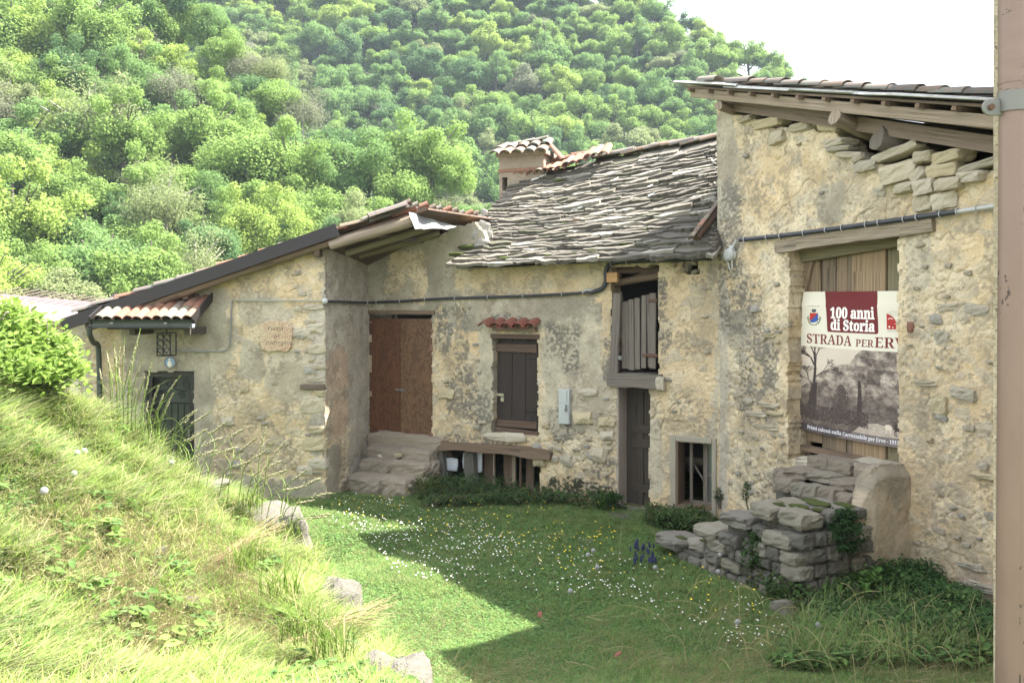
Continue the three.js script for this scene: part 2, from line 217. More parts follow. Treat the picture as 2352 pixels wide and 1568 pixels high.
function wallSurface(Wl, seed, px, u0, u1, v0, v1, res, rubble) {
  const blobs = px.map(([x, y, rx, ry, k]) => { const c = Wl.hit(x, y), a = Wl.hit(x + rx, y), b = Wl.hit(x, y - ry); return { u: c[0], v: c[1], ru: Math.abs(a[0] - c[0]), rv: Math.abs(b[1] - c[1]), k }; });
  const w = Math.min(2048, Math.round((u1 - u0) * res)), h = Math.min(2048, Math.round((v1 - v0) * res));
  const cache = new Float32Array(w * h);
  const t = tex2(w, h, (s, q) => { const r = plasterAt(lerp(u0, u1, s), lerp(v0, v1, q), seed, blobs, rubble); cache[Math.min(w - 1, Math.floor(s * w)) + Math.min(h - 1, Math.floor(q * h)) * w] = r[3]; return r; });
  for (const m of [t.map, t.bumpMap]) { m.repeat.set(1 / (u1 - u0), 1 / (v1 - v0)); m.offset.set(-u0 / (u1 - u0), -v0 / (v1 - v0)); }
  const height = (u, v) => { let s = 0; const x = (u - u0) / (u1 - u0) * w, y = (v - v0) / (v1 - v0) * h; for (let b = -1; b <= 1; b++) for (let a = -1; a <= 1; a++) s += cache[clamp(Math.round(x + a * 1.3), 0, w - 1) + clamp(Math.round(y + b * 1.3), 0, h - 1) * w]; return s / 9; };
  return { mat: std([1, 1, 1], 0.97, { map: t.map, bumpMap: t.bumpMap, bumpScale: 0.022 }), height };
}
// ------------------------------------------------------------------ ground: yard, bank at the left, one sheet to the horizon
const G0 = [];
{
  const yard = [[-2, 13.5], [-1, 12], [0, 11], [1, 12.3], [2.5, 11.5], [0.5, 9.5], [3.5, 9.5], [2, 8.5], [0.2, 8.3], [4.4, 8.3], [-1.4, 9.6], [-2, 11.6], [-2.9, 12.7], [-4, 12.6], [-5.4, 12.8], [3, 14], [-1, 16], [4, 18], [-4, 17]];
  for (const [x, z] of yard) G0.push([x, z, 0]);
  for (const [x, z, y] of [[0, 6.3, 0.22], [2, 6.4, 0.2], [3.6, 6.6, 0.2], [1.5, 4, 0.85], [2.5, 2.5, 1.2], [0, 4, 0.95], [0, 1.5, 1.5], [-2, 1.5, 1.55], [-6.5, 11.3, 0.9], [-5, 11.7, 0.35], [-8, 10, 2.1], [-8.5, 13, 1.2], [-4, 11.6, 0.15], [5.5, 6, 0.3], [-9, 7, 2.7], [-5, 3, 2.0], [-9, 3, 2.9], [-10, 17, 0.6]]) G0.push([x, z, y]);
  for (const [px, py, Z] of [[960, 1568, 6.0], [820, 1412, 7.8], [700, 1275, 10], [640, 1178, 10.3], [520, 1138, 10.2], [440, 1104, 9.8], [350, 1034, 9.4], [270, 990, 9.0], [200, 915, 8.6], [100, 880, 8.3], [0, 870, 8], [-150, 820, 8], [600, 1300, 8], [500, 1400, 6.6], [300, 1400, 5.8], [100, 1400, 5.2], [0, 1568, 4.2], [400, 1568, 5], [700, 1568, 5.4], [700, 1420, 7], [300, 1200, 7], [100, 1150, 6.2], [450, 1250, 7.6], [0, 1010, 6.5], [180, 1030, 7.5]]) { const p = P(px, py, Z); G0.push([p.x, Z, p.y - (py < 1200 && Z > 7 ? 0.17 : 0.05)]); }
}
const TPS = (() => {
  const n = G0.length, k = n + 3, A = [], phi = (r2) => (r2 < 1e-9 ? 0 : 0.5 * r2 * Math.log(r2)), X = new Float64Array(k);
  for (let i = 0; i < k; i++) { A.push(new Float64Array(k + 1)); }
  for (let i = 0; i < n; i++) { for (let j = 0; j < n; j++) A[i][j] = phi((G0[i][0] - G0[j][0]) ** 2 + (G0[i][1] - G0[j][1]) ** 2) + (i === j ? 0.02 : 0); A[i][n] = A[n][i] = 1; A[i][n + 1] = A[n + 1][i] = G0[i][0]; A[i][n + 2] = A[n + 2][i] = G0[i][1]; A[i][k] = G0[i][2]; }
  for (let c = 0; c < k; c++) { let m = c; for (let r = c; r < k; r++) if (Math.abs(A[r][c]) > Math.abs(A[m][c])) m = r; [A[c], A[m]] = [A[m], A[c]]; for (let r = c + 1; r < k; r++) { const f = A[r][c] / A[c][c]; if (f) for (let q = c; q <= k; q++) A[r][q] -= f * A[c][q]; } }
  for (let c = k - 1; c >= 0; c--) { let s = A[c][k]; for (let q = c + 1; q < k; q++) s -= A[c][q] * X[q]; X[c] = s / A[c][c]; }
  return (x, z) => { let s = X[n] + X[n + 1] * x + X[n + 2] * z; for (let i = 0; i < n; i++) s += X[i] * phi((x - G0[i][0]) ** 2 + (z - G0[i][1]) ** 2); return s; };
})();
function groundY(x, Z) {                                   // Z metres in front of the camera
  const cx = clamp(x, -9.5, 6), cz = clamp(Z, 1.2, 17), far = Math.hypot(x - cx, Z - cz);
  const flat = smooth(-2.6, -1.6, x) * smooth(7.6, 8.6, Z);
  let y = TPS(cx, cz); y = lerp(y, Math.min(Math.max(y, -0.08), 0.12), flat);
  if (Z > 12.4 && x > -7) y = lerp(y, Math.min(y, 0.1), smooth(12.4, 12.9, Z));
  return y * Math.max(0, 1 - far / 14) - Math.min(far * 0.02, 2) + 0.05 * (fbm(x * 1.7, Z * 1.7, 3, 5) - 0.5);
}
const ground = (() => {
  const axis = (lo, hi, step, far) => { const a = []; for (let x = lo; x <= hi + 1e-6; x += step) a.push(x); let s = step, l = lo, h = a[a.length - 1]; while (h < far) { s *= 1.45; h += s; a.push(h); } s = step; while (l > -far) { s *= 1.45; l -= s; a.unshift(l); } return a; };
  const xs = axis(-9, 6, 0.1, 900), zs = axis(1.4, 16.5, 0.1, 900), pos = [], uv = [], idx = [];
  for (const z of zs) for (const x of xs) { pos.push(x, groundY(x, z), -z); uv.push(x, z); }
  const w = xs.length; for (let j = 0; j + 1 < zs.length; j++) for (let i = 0; i + 1 < w; i++) { const a = j * w + i; idx.push(a, a + 1, a + w + 1, a, a + w + 1, a + w); }
  const g = new THREE.BufferGeometry(); g.setAttribute('position', new THREE.Float32BufferAttribute(pos, 3)); g.setAttribute('uv', new THREE.Float32BufferAttribute(uv, 2)); g.setIndex(idx); g.computeVertexNormals();
  const t = tex2(1024, 1024, (s, q) => { const x = s * 8, y = q * 8, n = fbm(x * 1.5, y * 1.5, 4, 201), m = fbm(x * 9, y * 9, 4, 207), f = fbm(x * 40, y * 40, 2, 211); const green = mix3([0.055, 0.085, 0.02], [0.10, 0.12, 0.03], n), soil = mix3([0.12, 0.095, 0.06], [0.30, 0.25, 0.15], f); const c = mix3(green, soil, smooth(0.52, 0.66, m * 0.6 + n * 0.4) * 0.7), k = 0.7 + 0.6 * f; return [c[0] * k, c[1] * k, c[2] * k, m * 0.5 + f * 0.5]; });
  for (const m of [t.map, t.bumpMap]) m.repeat.set(1 / 8, 1 / 8);
  const o = part('ground', g, std([1, 1, 1], 1, { map: t.map, bumpMap: t.bumpMap, bumpScale: 0.03 }), scene); o.userData.kind = 'structure'; return o;
})();
const GP = (px, py, y = 0) => { const d = new V3((px - CX) / F, (HY - py) / F, -1), t = (y - EYE) / d.y; return new V3(0, EYE, 0).addScaledVector(d, t); };  // where a sight line meets the level y
function onGround(px, py) { const d = new V3((px - CX) / F, (HY - py) / F, -1); let t = 1.5; for (; t < 40; t += 0.03) { const y = EYE + d.y * t; if (y < groundY(d.x * t, t)) break; } return new V3(d.x * t, groundY(d.x * t, t), -t); }

// wooded slopes behind: each rises away from us, its ground a few metres under the crowns
const SPUR_EDGE = [[-700, -700], [-200, -300], [200, -140], [390, 0], [600, 155], [760, 290], [870, 352], [960, 420], [1060, 470], [1125, 500], [1180, 560], [1400, 660]], FAR_EDGE = [[-900, -420], [-200, -400], [1300, -90], [1545, 22], [1640, 80], [1740, 120], [1800, 152], [1870, 200], [1960, 240], [2060, 282], [2300, 370], [3300, 560]];
const spurZ = (x, y) => 40 + (700 - y) * 0.062 + x * 0.016, farZ = (x, y) => 124 + (520 - y) * 0.135;
function slope(name, x0, x1, bottom, edge, depth, drop, push, nu = 90, nv = 40) {
  const pos = [], uv = [], idx = [];
  for (let j = 0; j <= nv + 4; j++) for (let i = 0; i <= nu; i++) { const px = lerp(x0, x1, i / nu), top = lineAt(edge, px) + 46, s = Math.min(1, j / nv), py = lerp(bottom, Math.min(top, bottom - 5), s), p = P(px, py, depth(px, py) + push); p.y -= drop - 1.2 * (fbm(px * 0.02, py * 0.02, 3, 9) - 0.5); if (j > nv) { p.z -= (j - nv) * 12; p.y -= (j - nv) * 2; } pos.push(p.x, p.y, p.z); uv.push(p.x, p.z); }
  for (let j = 0; j < nv + 4; j++) for (let i = 0; i < nu; i++) { const a = j * (nu + 1) + i; idx.push(a, a + 1, a + nu + 2, a, a + nu + 2, a + nu + 1); }
  const g = new THREE.BufferGeometry(); g.setAttribute('position', new THREE.Float32BufferAttribute(pos, 3)); g.setAttribute('uv', new THREE.Float32BufferAttribute(uv, 2)); g.setIndex(idx); g.computeVertexNormals();
  const m = mottle(6, 0.6, 1.4, 301); m.map.repeat.set(0.05, 0.05); m.bumpMap.repeat.set(0.05, 0.05);
  const o = part(name, g, std([0.05, 0.08, 0.028], 1, { map: m.map }), scene); o.userData.kind = 'structure';
}
slope('far_hillside', -900, 3200, 640, FAR_EDGE, farZ, 2.0, 3);
slope('near_hillside', -700, 1400, 730, SPUR_EDGE, spurZ, 3.6, 3);
// ------------------------------------------------------------------ tiles and slabs shared by the roofs
// barrel tile: axis along +x from the narrow upper end to the wide lower end, arch up +y
function barrel(len = 0.42, r0 = 0.068, r1 = 0.085, th = 0.013, seg = 8) {
  const pos = [], idx = [], n = 3;
  for (const s of [0, 1]) for (let i = 0; i <= n; i++) for (let j = 0; j <= seg; j++) { const k = i / n, r = lerp(r0, r1, k) - s * th, a = Math.PI * (0.03 + 0.94 * j / seg); pos.push(k * len, Math.sin(a) * r * 0.92, -Math.cos(a) * r); }
  const w = seg + 1, off = (n + 1) * w, q = (a, b, c, d) => idx.push(a, b, c, a, c, d);
  for (let i = 0; i < n; i++) for (let j = 0; j < seg; j++) { const a = i * w + j; q(a, a + 1, a + w + 1, a + w); q(off + a, off + a + w, off + a + w + 1, off + a + 1); }
  for (let j = 0; j < seg; j++) { q(j, off + j, off + j + 1, j + 1); const a = n * w + j; q(a, a + 1, off + a + 1, off + a); }
  for (let i = 0; i < n; i++) { const a = i * w; q(a, a + w, off + a + w, off + a); const b = a + seg; q(b, off + b, off + b + w, b + w); }
  const g = new THREE.BufferGeometry(); g.setAttribute('position', new THREE.Float32BufferAttribute(pos, 3)); g.setIndex(idx);
  const h = boxUV(g, 1, 'x'); h.computeVertexNormals(); return h;
}
const BARREL = [barrel(), barrel(0.40, 0.064, 0.082), barrel(0.43, 0.07, 0.088)];
function orient(o, at, xdir, ydir) { const x = xdir.clone().normalize(), z = x.clone().cross(ydir).normalize(), y = z.clone().cross(x); o.matrix.makeBasis(x, y, z).setPosition(at); o.matrix.decompose(o.position, o.quaternion, o.scale); return o; }
// rubble: stones set in a wall (local u, v, out); size in metres
const STONEG = Array.from({ length: 8 }, (_, i) => stoneGeo(500 + i * 13, 2, 3.4, 0.13));
const STONEF = Array.from({ length: 6 }, (_, i) => chippedGeo(700 + i * 17, 4, 8, 0.2, 0.04));
function setStone(parent, u, v, w, h, d, out, rot, R, mats = STONE, geos = STONEG) { const o = part('stone', geos[Math.floor(R() * geos.length)], mats[Math.floor(R() * mats.length)], parent); o.position.set(u, v, out); o.rotation.set((R() - 0.5) * 0.15, (R() - 0.5) * 0.3, rot); o.scale.set(w, h, d); return o; }
function scatterStones(Wl, parent, boxes, seed, clear) { const R = rng(seed), got = []; for (const [x0, y0, x1, y1, n, size = 1] of boxes) for (let k = 0, tries = 0; k < n && tries < n * 12; tries++) { const [u, v] = Wl.hit(lerp(x0, x1, R()), lerp(y0, y1, R())), w = (0.09 + 0.17 * R() * R()) * size, h = w * (0.35 + 0.35 * R()); if (clear(u, v, w) || got.some((q) => Math.abs(q[0] - u) < (q[2] + w) * 0.5 && Math.abs(q[1] - v) < (q[3] + h) * 0.55)) continue; got.push([u, v, w, h]); setStone(parent, u, v, w, h, 0.07, -0.008 + 0.014 * R(), (R() - 0.5) * 0.3, R); k++; } }

// ================================================================== right-hand house
const RW = new Wall([2.88, 11.85], [4.98, 7.55]);
const rightHouse = RW.place(thing('stone_house', 'tall ochre plastered stone house with a banner in its boarded window', 'house'));
const RH = { win: [[1811, 572], [2063, 540], [2063, 1058], [1811, 1052]].map(([x, y]) => RW.hit(x, y)), top: [[1630, 224], [1648, 238], [1690, 262], [1760, 288], [1830, 300], [1880, 305], [1915, 300], [1940, 335], [1962, 366], [2050, 378], [2110, 408], [2150, 440], [2200, 420], [2245, 402], [2300, 385], [2420, 420]].map(([x, y]) => RW.hit(x, y)) };
const rightSurf = wallSurface(RW, 11, [[1700, 700, 60, 75, 'stain'], [1740, 860, 50, 120, 'stain'], [1680, 560, 30, 150, 'stain'], [1668, 380, 24, 130, 'grey'], [1675, 520, 18, 120, 'stain'], [1905, 470, 36, 45, 'grey'], [1730, 890, 70, 120, 'rubble'], [2160, 780, 80, 200, 'rubble'], [2200, 1230, 70, 120, 'rubble'], [1760, 1120, 60, 50, 'rubble'], [2000, 1120, 50, 130, 'lilac'], [1690, 760, 30, 40, 'grey'], [1660, 900, 12, 260, 'lilac'], [2110, 600, 30, 60, 'pale'], [2250, 1380, 60, 60, 'pink']], -0.3, 4.9, -0.4, 6.4, 230, 0.52);
const winL = RH.win[0][0], winR = RH.win[1][0];
{
  const wob = (u, v, s) => 0.035 * (fbm(u * 9, v * 9, 3, s) - 0.5) * 2;
  const g = wallSheet({
    u0: -0.02, u1: 4.75, v0: -0.35, v1: 6.3, step: 0.021,
    inside: (u, v) => { const y = v + wob(u, v, 3), x = u + wob(u, v, 5); if (y > lineAt(RH.top, x) + 0.04 * (noise(x * 7, 1, 2) - 0.5)) return false; if (x > winL && x < winR && y > lerp(RH.win[3][1], RH.win[2][1] - 0.12, (x - winL) / (winR - winL)) && y < lerp(RH.win[0][1], RH.win[1][1], (x - winL) / (winR - winL))) return false; const q = RW.hit(1832, 862); return Math.hypot(u - q[0] + 0.14, (v - q[1])) > 0.05; },
    disp: (u, v) => 0.055 * (rightSurf.height(u, v) - 0.5) + 0.05 * (fbm(u * 1.1, v * 1.1, 3, 15) - 0.5), depth: (u, v) => (v > 3.6 && (u < winL - 0.1 || u > winR + 0.1 || v > 4.2) ? 0.35 : 0.40),
  });
  part('wall', g, rightSurf.mat, rightHouse);
  const core = std([0.30, 0.25, 0.17], 1);
  part('back_wall', merge([box(0.3, 6.25, 4.2, -0.13, 2.8, -2.5), new THREE.ExtrudeGeometry(new THREE.Shape([[0, -0.3], [4.9, -0.3], [4.9, 5.05], [0, 6.2]].map((q) => new THREE.Vector2(...q))), { depth: 0.3, bevelEnabled: false }).translate(0, 0, -4.5), box(0.3, 4.95, 4.2, 4.8, 2.15, -2.5), box(4.3, 0.1, 4.0, 2.33, 3.05, -2.3)]), core, rightHouse);
  // stones of the broken wall head and of the rubble
  const R = rng(77);
  for (const [x, y, w, h, rot, out = 0.0] of [[2055, 350, 115, 24, 0.17, 0.03], [2124, 361, 38, 32, 0, 0.03], [2178, 360, 78, 33, 0.05, 0.02], [2068, 394, 88, 52, 0.1, 0.05], [1990, 380, 54, 30, 0.05, 0.02], [2112, 402, 34, 30, 0.5, 0.02], [2168, 390, 68, 38, 0, 0.05], [2238, 405, 60, 30, -0.05, 0.05], [2256, 378, 86, 22, 0.16, 0.04], [2186, 422, 58, 34, 0.03, 0.07], [2128, 428, 46, 42, 0.03, 0.08], [2082, 434, 48, 27, 0.1, 0.03], [2172, 459, 56, 50, 0.1, 0.02], [2122, 469, 40, 42, 0.05, 0.03], [1925, 328, 58, 20, -0.03, 0.05], [1932, 343, 60, 14, -0.05, 0.06], [1955, 356, 60, 18, -0.15, 0.03], [1975, 366, 26, 15, 0.3, 0.05], [1716, 272, 38, 15, 0.05, 0.03], [1765, 280, 95, 26, -0.06, 0.03], [1788, 317, 42, 34, 0.1, 0.02], [1838, 292, 50, 22, -0.05, 0.02], [1862, 278, 42, 30, 0, -0.08], [1902, 292, 48, 28, -0.2, 0.0], [2020, 440, 32, 30, 0, 0.0], [2270, 1092, 60, 12, 0.05, 0.05], [2262, 1350, 70, 20, 0.0, 0.04], [2230, 1300, 50, 14, 0.1, 0.03], [2180, 705, 44, 22, 0.1, 0.02], [2240, 710, 50, 28, -0.1, 0.02], [2165, 770, 32, 34, 0.1, 0.03], [2215, 905, 44, 30, -0.1, 0.03], [2160, 930, 30, 46, 0, 0.02], [2130, 880, 40, 14, 0, 0.03], [1770, 930, 54, 12, 0, 0.04], [1740, 950, 50, 12, 0.02, 0.04], [1780, 948, 40, 11, 0, 0.04], [1760, 980, 62, 13, 0.02, 0.03], [1720, 920, 32, 14, 0, 0.03], [1730, 800, 40, 15, 0.05, 0.02], [1770, 770, 30, 12, 0, 0.02]]) {
    const [u, v, Z] = RW.hit(x, y), f = F / Z; setStone(rightHouse, u, v, w / f * (y > 480 ? 1.35 : 1.15), h / f * (y > 480 ? 1 : 0.86), 0.22 + 0.1 * R(), y > 480 ? out - 0.125 : out - 0.10, rot, R, [STONE[0], STONE[2], STONE[4], STONE[1]], STONEF);
  }
  const clear = (u, v, w) => (u > winL - w && u < winR + w && v > 0.7 && v < 4.05) || v > lineAt(RH.top, u) - 0.15;
  scatterStones(RW, rightHouse, [[1660, 620, 1800, 1130, 34, 0.8], [2070, 560, 2285, 1350, 24, 0.8], [1660, 300, 2280, 520, 4, 0.7], [1700, 1000, 1850, 1150, 10, 0.8]], 78, clear);
  const rim = part('brick', stoneGeo(91, 2, 5, 0.05), TILE[0], rightHouse); { const q = RW.L(2093, 751, 0.01); rim.position.copy(q); rim.scale.set(0.09, 0.13, 0.04); }

  // boarded window: planks deep in the reveal, lintels
  const win = new THREE.Group(); win.name = 'boarded_window'; rightHouse.add(win);
  const dz = -0.30, pl = (x0, x1, y0, y1, m, o = 0, lean = 0) => { const a = RW.L(x0, y1, dz), b = RW.L(x1, y0, dz), w = b.x - a.x, h = b.y - a.y, g = boxUV(new RoundedBoxGeometry(w, h, 0.035, 1, 0.006), 1, 'y', R(), R()), q = part('plank', g, m, win); q.position.set((a.x + b.x) / 2, (a.y + b.y) / 2, dz - 0.02 + o); q.rotation.z = lean; return q; };
  pl(1845, 1888, 575, 1010, M.plank, 0.012, 0.012); pl(1889, 1920, 575, 1062, M.plank2, 0); pl(1921, 1946, 578, 1062, M.plank, 0.008, -0.01); pl(1944, 1962, 578, 1062, M.plank2, 0.0, 0.012); pl(1959, 2036, 560, 1062, M.plank3, 0.016); pl(2037, 2082, 560, 1062, M.mossWood, -0.012); pl(1838, 1862, 990, 1060, M.plank2, 0);
  { const a = RW.L(1849, 575, dz + 0.03), b = RW.L(1872, 680, dz + 0.03), q = part('plank', boxUV(new THREE.BoxGeometry(0.14, a.distanceTo(b) * 1.1, 0.03)), M.plank, win); q.position.copy(a).lerp(b, 0.5).add(new V3(-0.05, 0, 0)); q.rotation.z = -Math.atan2(a.x - b.x, a.y - b.y) * -1; }
  { const a = RW.L(1842, 592, dz + 0.04), b = RW.L(2075, 552, dz + 0.04); part('crossbeam', boxUV(new RoundedBoxGeometry(a.distanceTo(b) + 0.1, 0.17, 0.1, 2, 0.02).rotateZ(Math.atan2(b.y - a.y, b.x - a.x)).translate((a.x + b.x) / 2, (a.y + b.y) / 2 + 0.02, dz + 0.05), 1, 'x'), M.mossWood, win); }
  { const a = RW.L(1838, 1050, dz + 0.06), b = RW.L(2075, 1046, dz + 0.06); part('crossbeam', boxUV(box(a.distanceTo(b), 0.07, 0.07, (a.x + b.x) / 2, (a.y + b.y) / 2, dz + 0.07), 1, 'x'), M.oldWood, win); }
  { const a = RW.L(1783, 566, 0.02), b = RW.L(2146, 513, 0.02), ang = Math.atan2(b.y - a.y, b.x - a.x), L = a.distanceTo(b); let g = new THREE.BoxGeometry(L, 0.14, 0.36, 14, 2, 2); const p = g.attributes.position; for (let i = 0; i < p.count; i++) { p.setY(i, p.getY(i) + 0.03 * (noise(p.getX(i) * 5, p.getZ(i) * 3, 3) - 0.5)); p.setZ(i, p.getZ(i) + 0.03 * (noise(p.getX(i) * 6, p.getY(i) * 9, 4) - 0.5)); } g.rotateZ(ang).translate((a.x + b.x) / 2, (a.y + b.y) / 2 - 0.01, -0.13); g = boxUV(g, 1, 'x'); g.computeVertexNormals(); part('lintel', g, M.lintelWood, rightHouse); }
  // sill of the boarded window
  for (const [x0, x1, y, h, o] of [[1838, 1960, 1068, 0.13, 0.06], [1950, 2062, 1072, 0.13, 0.05]]) { const a = RW.L(x0, y, 0), b = RW.L(x1, y, 0); setStone(rightHouse, (a.x + b.x) / 2, (a.y + b.y) / 2 - 0.02, b.x - a.x, h, 0.5, -0.15 + o, 0, R, [STONE[1]], STONEF); }

  // roof: deck, purlins, bargeboard, corrugated sheets and barrel tiles
  const roof = new THREE.Group(); roof.name = 'roof'; rightHouse.add(roof);
  const ra = RW.L(1550, 188, 0.42), rb = RW.L(2400, 236, 0.42), sd = rb.clone().sub(ra), rlen = sd.length(); sd.normalize(); const up = new V3(-sd.y, sd.x, 0).normalize();
  const slab = (a, b, th, o0, o1, m, name, dy = 0) => { const L = a.distanceTo(b), g = boxUV(new THREE.BoxGeometry(L, th, o0 - o1), 1, 'x'), q = part(name, g, m, roof); orient(q, a.clone().lerp(b, 0.5).setZ((o0 + o1) / 2).addScaledVector(up, dy), b.clone().sub(a).setZ(0), up); return q; };
  for (let k = 0; k < 6; k++) { const o = 0.34 - k * 0.75; slab(ra.clone().addScaledVector(sd, 0.1), rb, 0.028, o, o - 0.745, M.roofWood, 'deck_board', -0.05 - 0.003 * (k % 2)); }
  for (let k = 0; k < 11; k++) { const q = part('batten', boxUV(new THREE.BoxGeometry(0.05, 0.045, 0.7)), M.oldWood, roof); orient(q, ra.clone().addScaledVector(sd, 0.35 + k * 0.42).addScaledVector(up, -0.095).setZ(0.07), sd, up); }
  const ba = RW.L(1590, 213, 0.30), bb = RW.L(2400, 291, 0.30);
  { const L = ba.distanceTo(bb), g = boxUV(new RoundedBoxGeometry(L, 0.125, 0.06, 1, 0.01), 1, 'x'), q = part('bargeboard', g, M.paleWood, roof); orient(q, ba.clone().lerp(bb, 0.5), bb.clone().sub(ba), up); }
  { const a = RW.L(1650, 250, 0.05), b = RW.L(2400, 372, 0.05), L = a.distanceTo(b), g = boxUV(new THREE.BoxGeometry(L, 0.16, 0.05), 1, 'x'), q = part('rafter_board', g, M.roofWood, roof); orient(q, a.clone().lerp(b, 0.5).add(new V3(0, 0.09, 0)), b.clone().sub(a), up); }
  slab(ba.clone().add(new V3(0.25, -0.02, 0)), bb.clone().add(new V3(0, -0.03, 0)), 0.03, 0.27, -2.2, M.roofWood, 'soffit_board', -0.035);
  part('purlin', pole(RW.L(1652, 242, 0.33), RW.L(1775, 272, -0.9), 0.062, 0.075, 3, 5, 9), M.paleWood, roof);
  part('purlin', pole(RW.L(1919, 268, 0.36), RW.L(2085, 340, -0.9), 0.085, 0.1, 5, 6, 10), M.paleWood, roof);
  part('purlin', pole(RW.L(2012, 314, 0.08), RW.L(2210, 372, -0.9), 0.135, 0.15, 9, 6, 10, 0.3), M.greyWood, roof);
  const corr = (s0, s1, o0, o1, m, dy) => { const n = Math.round((o0 - o1) / 0.018), g = new THREE.BoxGeometry(s1 - s0, 0.006, o0 - o1, Math.round((s1 - s0) / 0.16), 1, n), p = g.attributes.position; for (let i = 0; i < p.count; i++) { p.setY(i, p.getY(i) + 0.016 * Math.sin(p.getZ(i) * 2 * Math.PI / 0.076) + 0.02 * (noise(p.getX(i) * 2, 4, 7) - 0.5)); if (p.getZ(i) > (o0 - o1) / 2 - 0.01) p.setZ(i, p.getZ(i) + 0.05 * (noise(p.getX(i) * 6, 2, 5) - 0.5)); } g.computeVertexNormals(); const q = part('corrugated_sheet', boxUV(g), m, roof); orient(q, ra.clone().addScaledVector(sd, (s0 + s1) / 2).addScaledVector(up, dy).setZ((o0 + o1) / 2), sd, up); };
  const corrM = std([0.42, 0.41, 0.37], 0.8, { map: slateTex.map, bumpMap: slateTex.bumpMap, bumpScale: 0.01 });
  corr(-0.02, 1.35, 0.46, -1.2, corrM, 0.0); corr(1.1, 2.3, 0.44, -1.2, corrM, -0.02); corr(3.3, rlen, 0.45, -1.2, corrM, 0.0); corr(2.1, 3.5, 0.40, -1.2, corrM, -0.01);
  for (let row = 0; row < 6; row++) for (let k = 0; k < 15; k++) { const s = 0.12 + k * 0.315 + 0.05 * (R() - 0.5); if (row === 0 && (k < 4 && k !== 1 && k !== 3)) continue; const q = part('roof_tile', BARREL[k % 3], (row + k) % 4 ? TILE_GREY[(k + row) % 3] : TILE[3], roof); orient(q, ra.clone().addScaledVector(sd, s).addScaledVector(up, 0.03 + 0.012 * R()).setZ(0.30 - row * 0.21 + 0.03 * (R() - 0.5)), sd.clone().add(new V3(0, 0.03, 0.05 * (R() - 0.5))), up); q.scale.set(1, 1.05, 1.25); }
  part('roof_covering', boxUV(new THREE.BoxGeometry(rlen, 0.04, 3.2)), TILE_GREY[1], roof); orient(roof.children[roof.children.length - 1], ra.clone().addScaledVector(sd, rlen / 2).addScaledVector(up, 0.02).setZ(-2.6), sd, up);
}

// ================================================================== middle house
const MW = new Wall([-2.49, 14.67], [2.88, 11.85]);
const midHouse = MW.place(thing('stone_house', 'low stone house with a mossy slate roof, shuttered hatch and brown plywood door', 'house'));
const midSurf = wallSurface(MW, 23, [[1085, 560, 44, 60, 'grey'], [925, 640, 90, 90, 'grey'], [1010, 640, 40, 150, 'grey'], [935, 612, 42, 34, 'ochre'], [965, 665, 14, 40, 'ochre'], [900, 655, 24, 18, 'ochre'], [1220, 720, 170, 45, 'grey'], [1320, 860, 75, 130, 'pale'], [1120, 870, 24, 130, 'pale'], [1050, 900, 45, 70, 'stain'], [1060, 770, 16, 80, 'stain'], [1010, 860, 18, 130, 'ochre'], [1230, 640, 160, 32, 'ochre'], [1400, 760, 18, 90, 'ochre'], [1575, 800, 62, 190, 'ochre'], [1635, 850, 14, 260, 'pale'], [1530, 760, 16, 60, 'stain'], [1500, 1050, 18, 90, 'pale'], [1350, 1000, 60, 70, 'rubble'], [1290, 980, 30, 40, 'stain'], [1310, 800, 25, 60, 'stain'], [1330, 1125, 80, 22, 'moss'], [1110, 1020, 120, 18, 'stain'], [1600, 1190, 70, 22, 'stain'], [1270, 780, 22, 40, 'stain'], [1180, 735, 60, 14, 'stain'], [1100, 940, 30, 50, 'stain'], [1020, 760, 22, 60, 'stain'], [1390, 1090, 30, 40, 'stain'], [1060, 720, 30, 20, 'stain'], [1520, 680, 14, 40, 'stain'], [1400, 820, 14, 60, 'stain'], [900, 1050, 80, 60, 'lilac']], -0.2, 6.3, -0.35, 4.6, 220, 0.47);
const MO = { ply: [843, 722, 992, 1004], win: [1131, 768, 1235, 998], hatch: [1405, 612, 1513, 862], door: [1417, 882, 1491, 1215], small: [1553, 1016, 1636, 1168], hole: [1569, 600, 1606, 628], cellar: [1010, 1040, 1239, 1230] };
const mrect = Object.fromEntries(Object.entries(MO).map(([k, [a, b, c, d]]) => { const p = MW.hit(a, (b + d) / 2), q = MW.hit(c, (b + d) / 2), t = MW.hit((a + c) / 2, b), s = MW.hit((a + c) / 2, d); return [k, [p[0], q[0], s[1], t[1]]]; }));
const mDepth = { ply: 0.22, win: 0.28, hatch: 0.42, door: 0.42, small: 0.36, hole: 0.3, cellar: 0.4 };
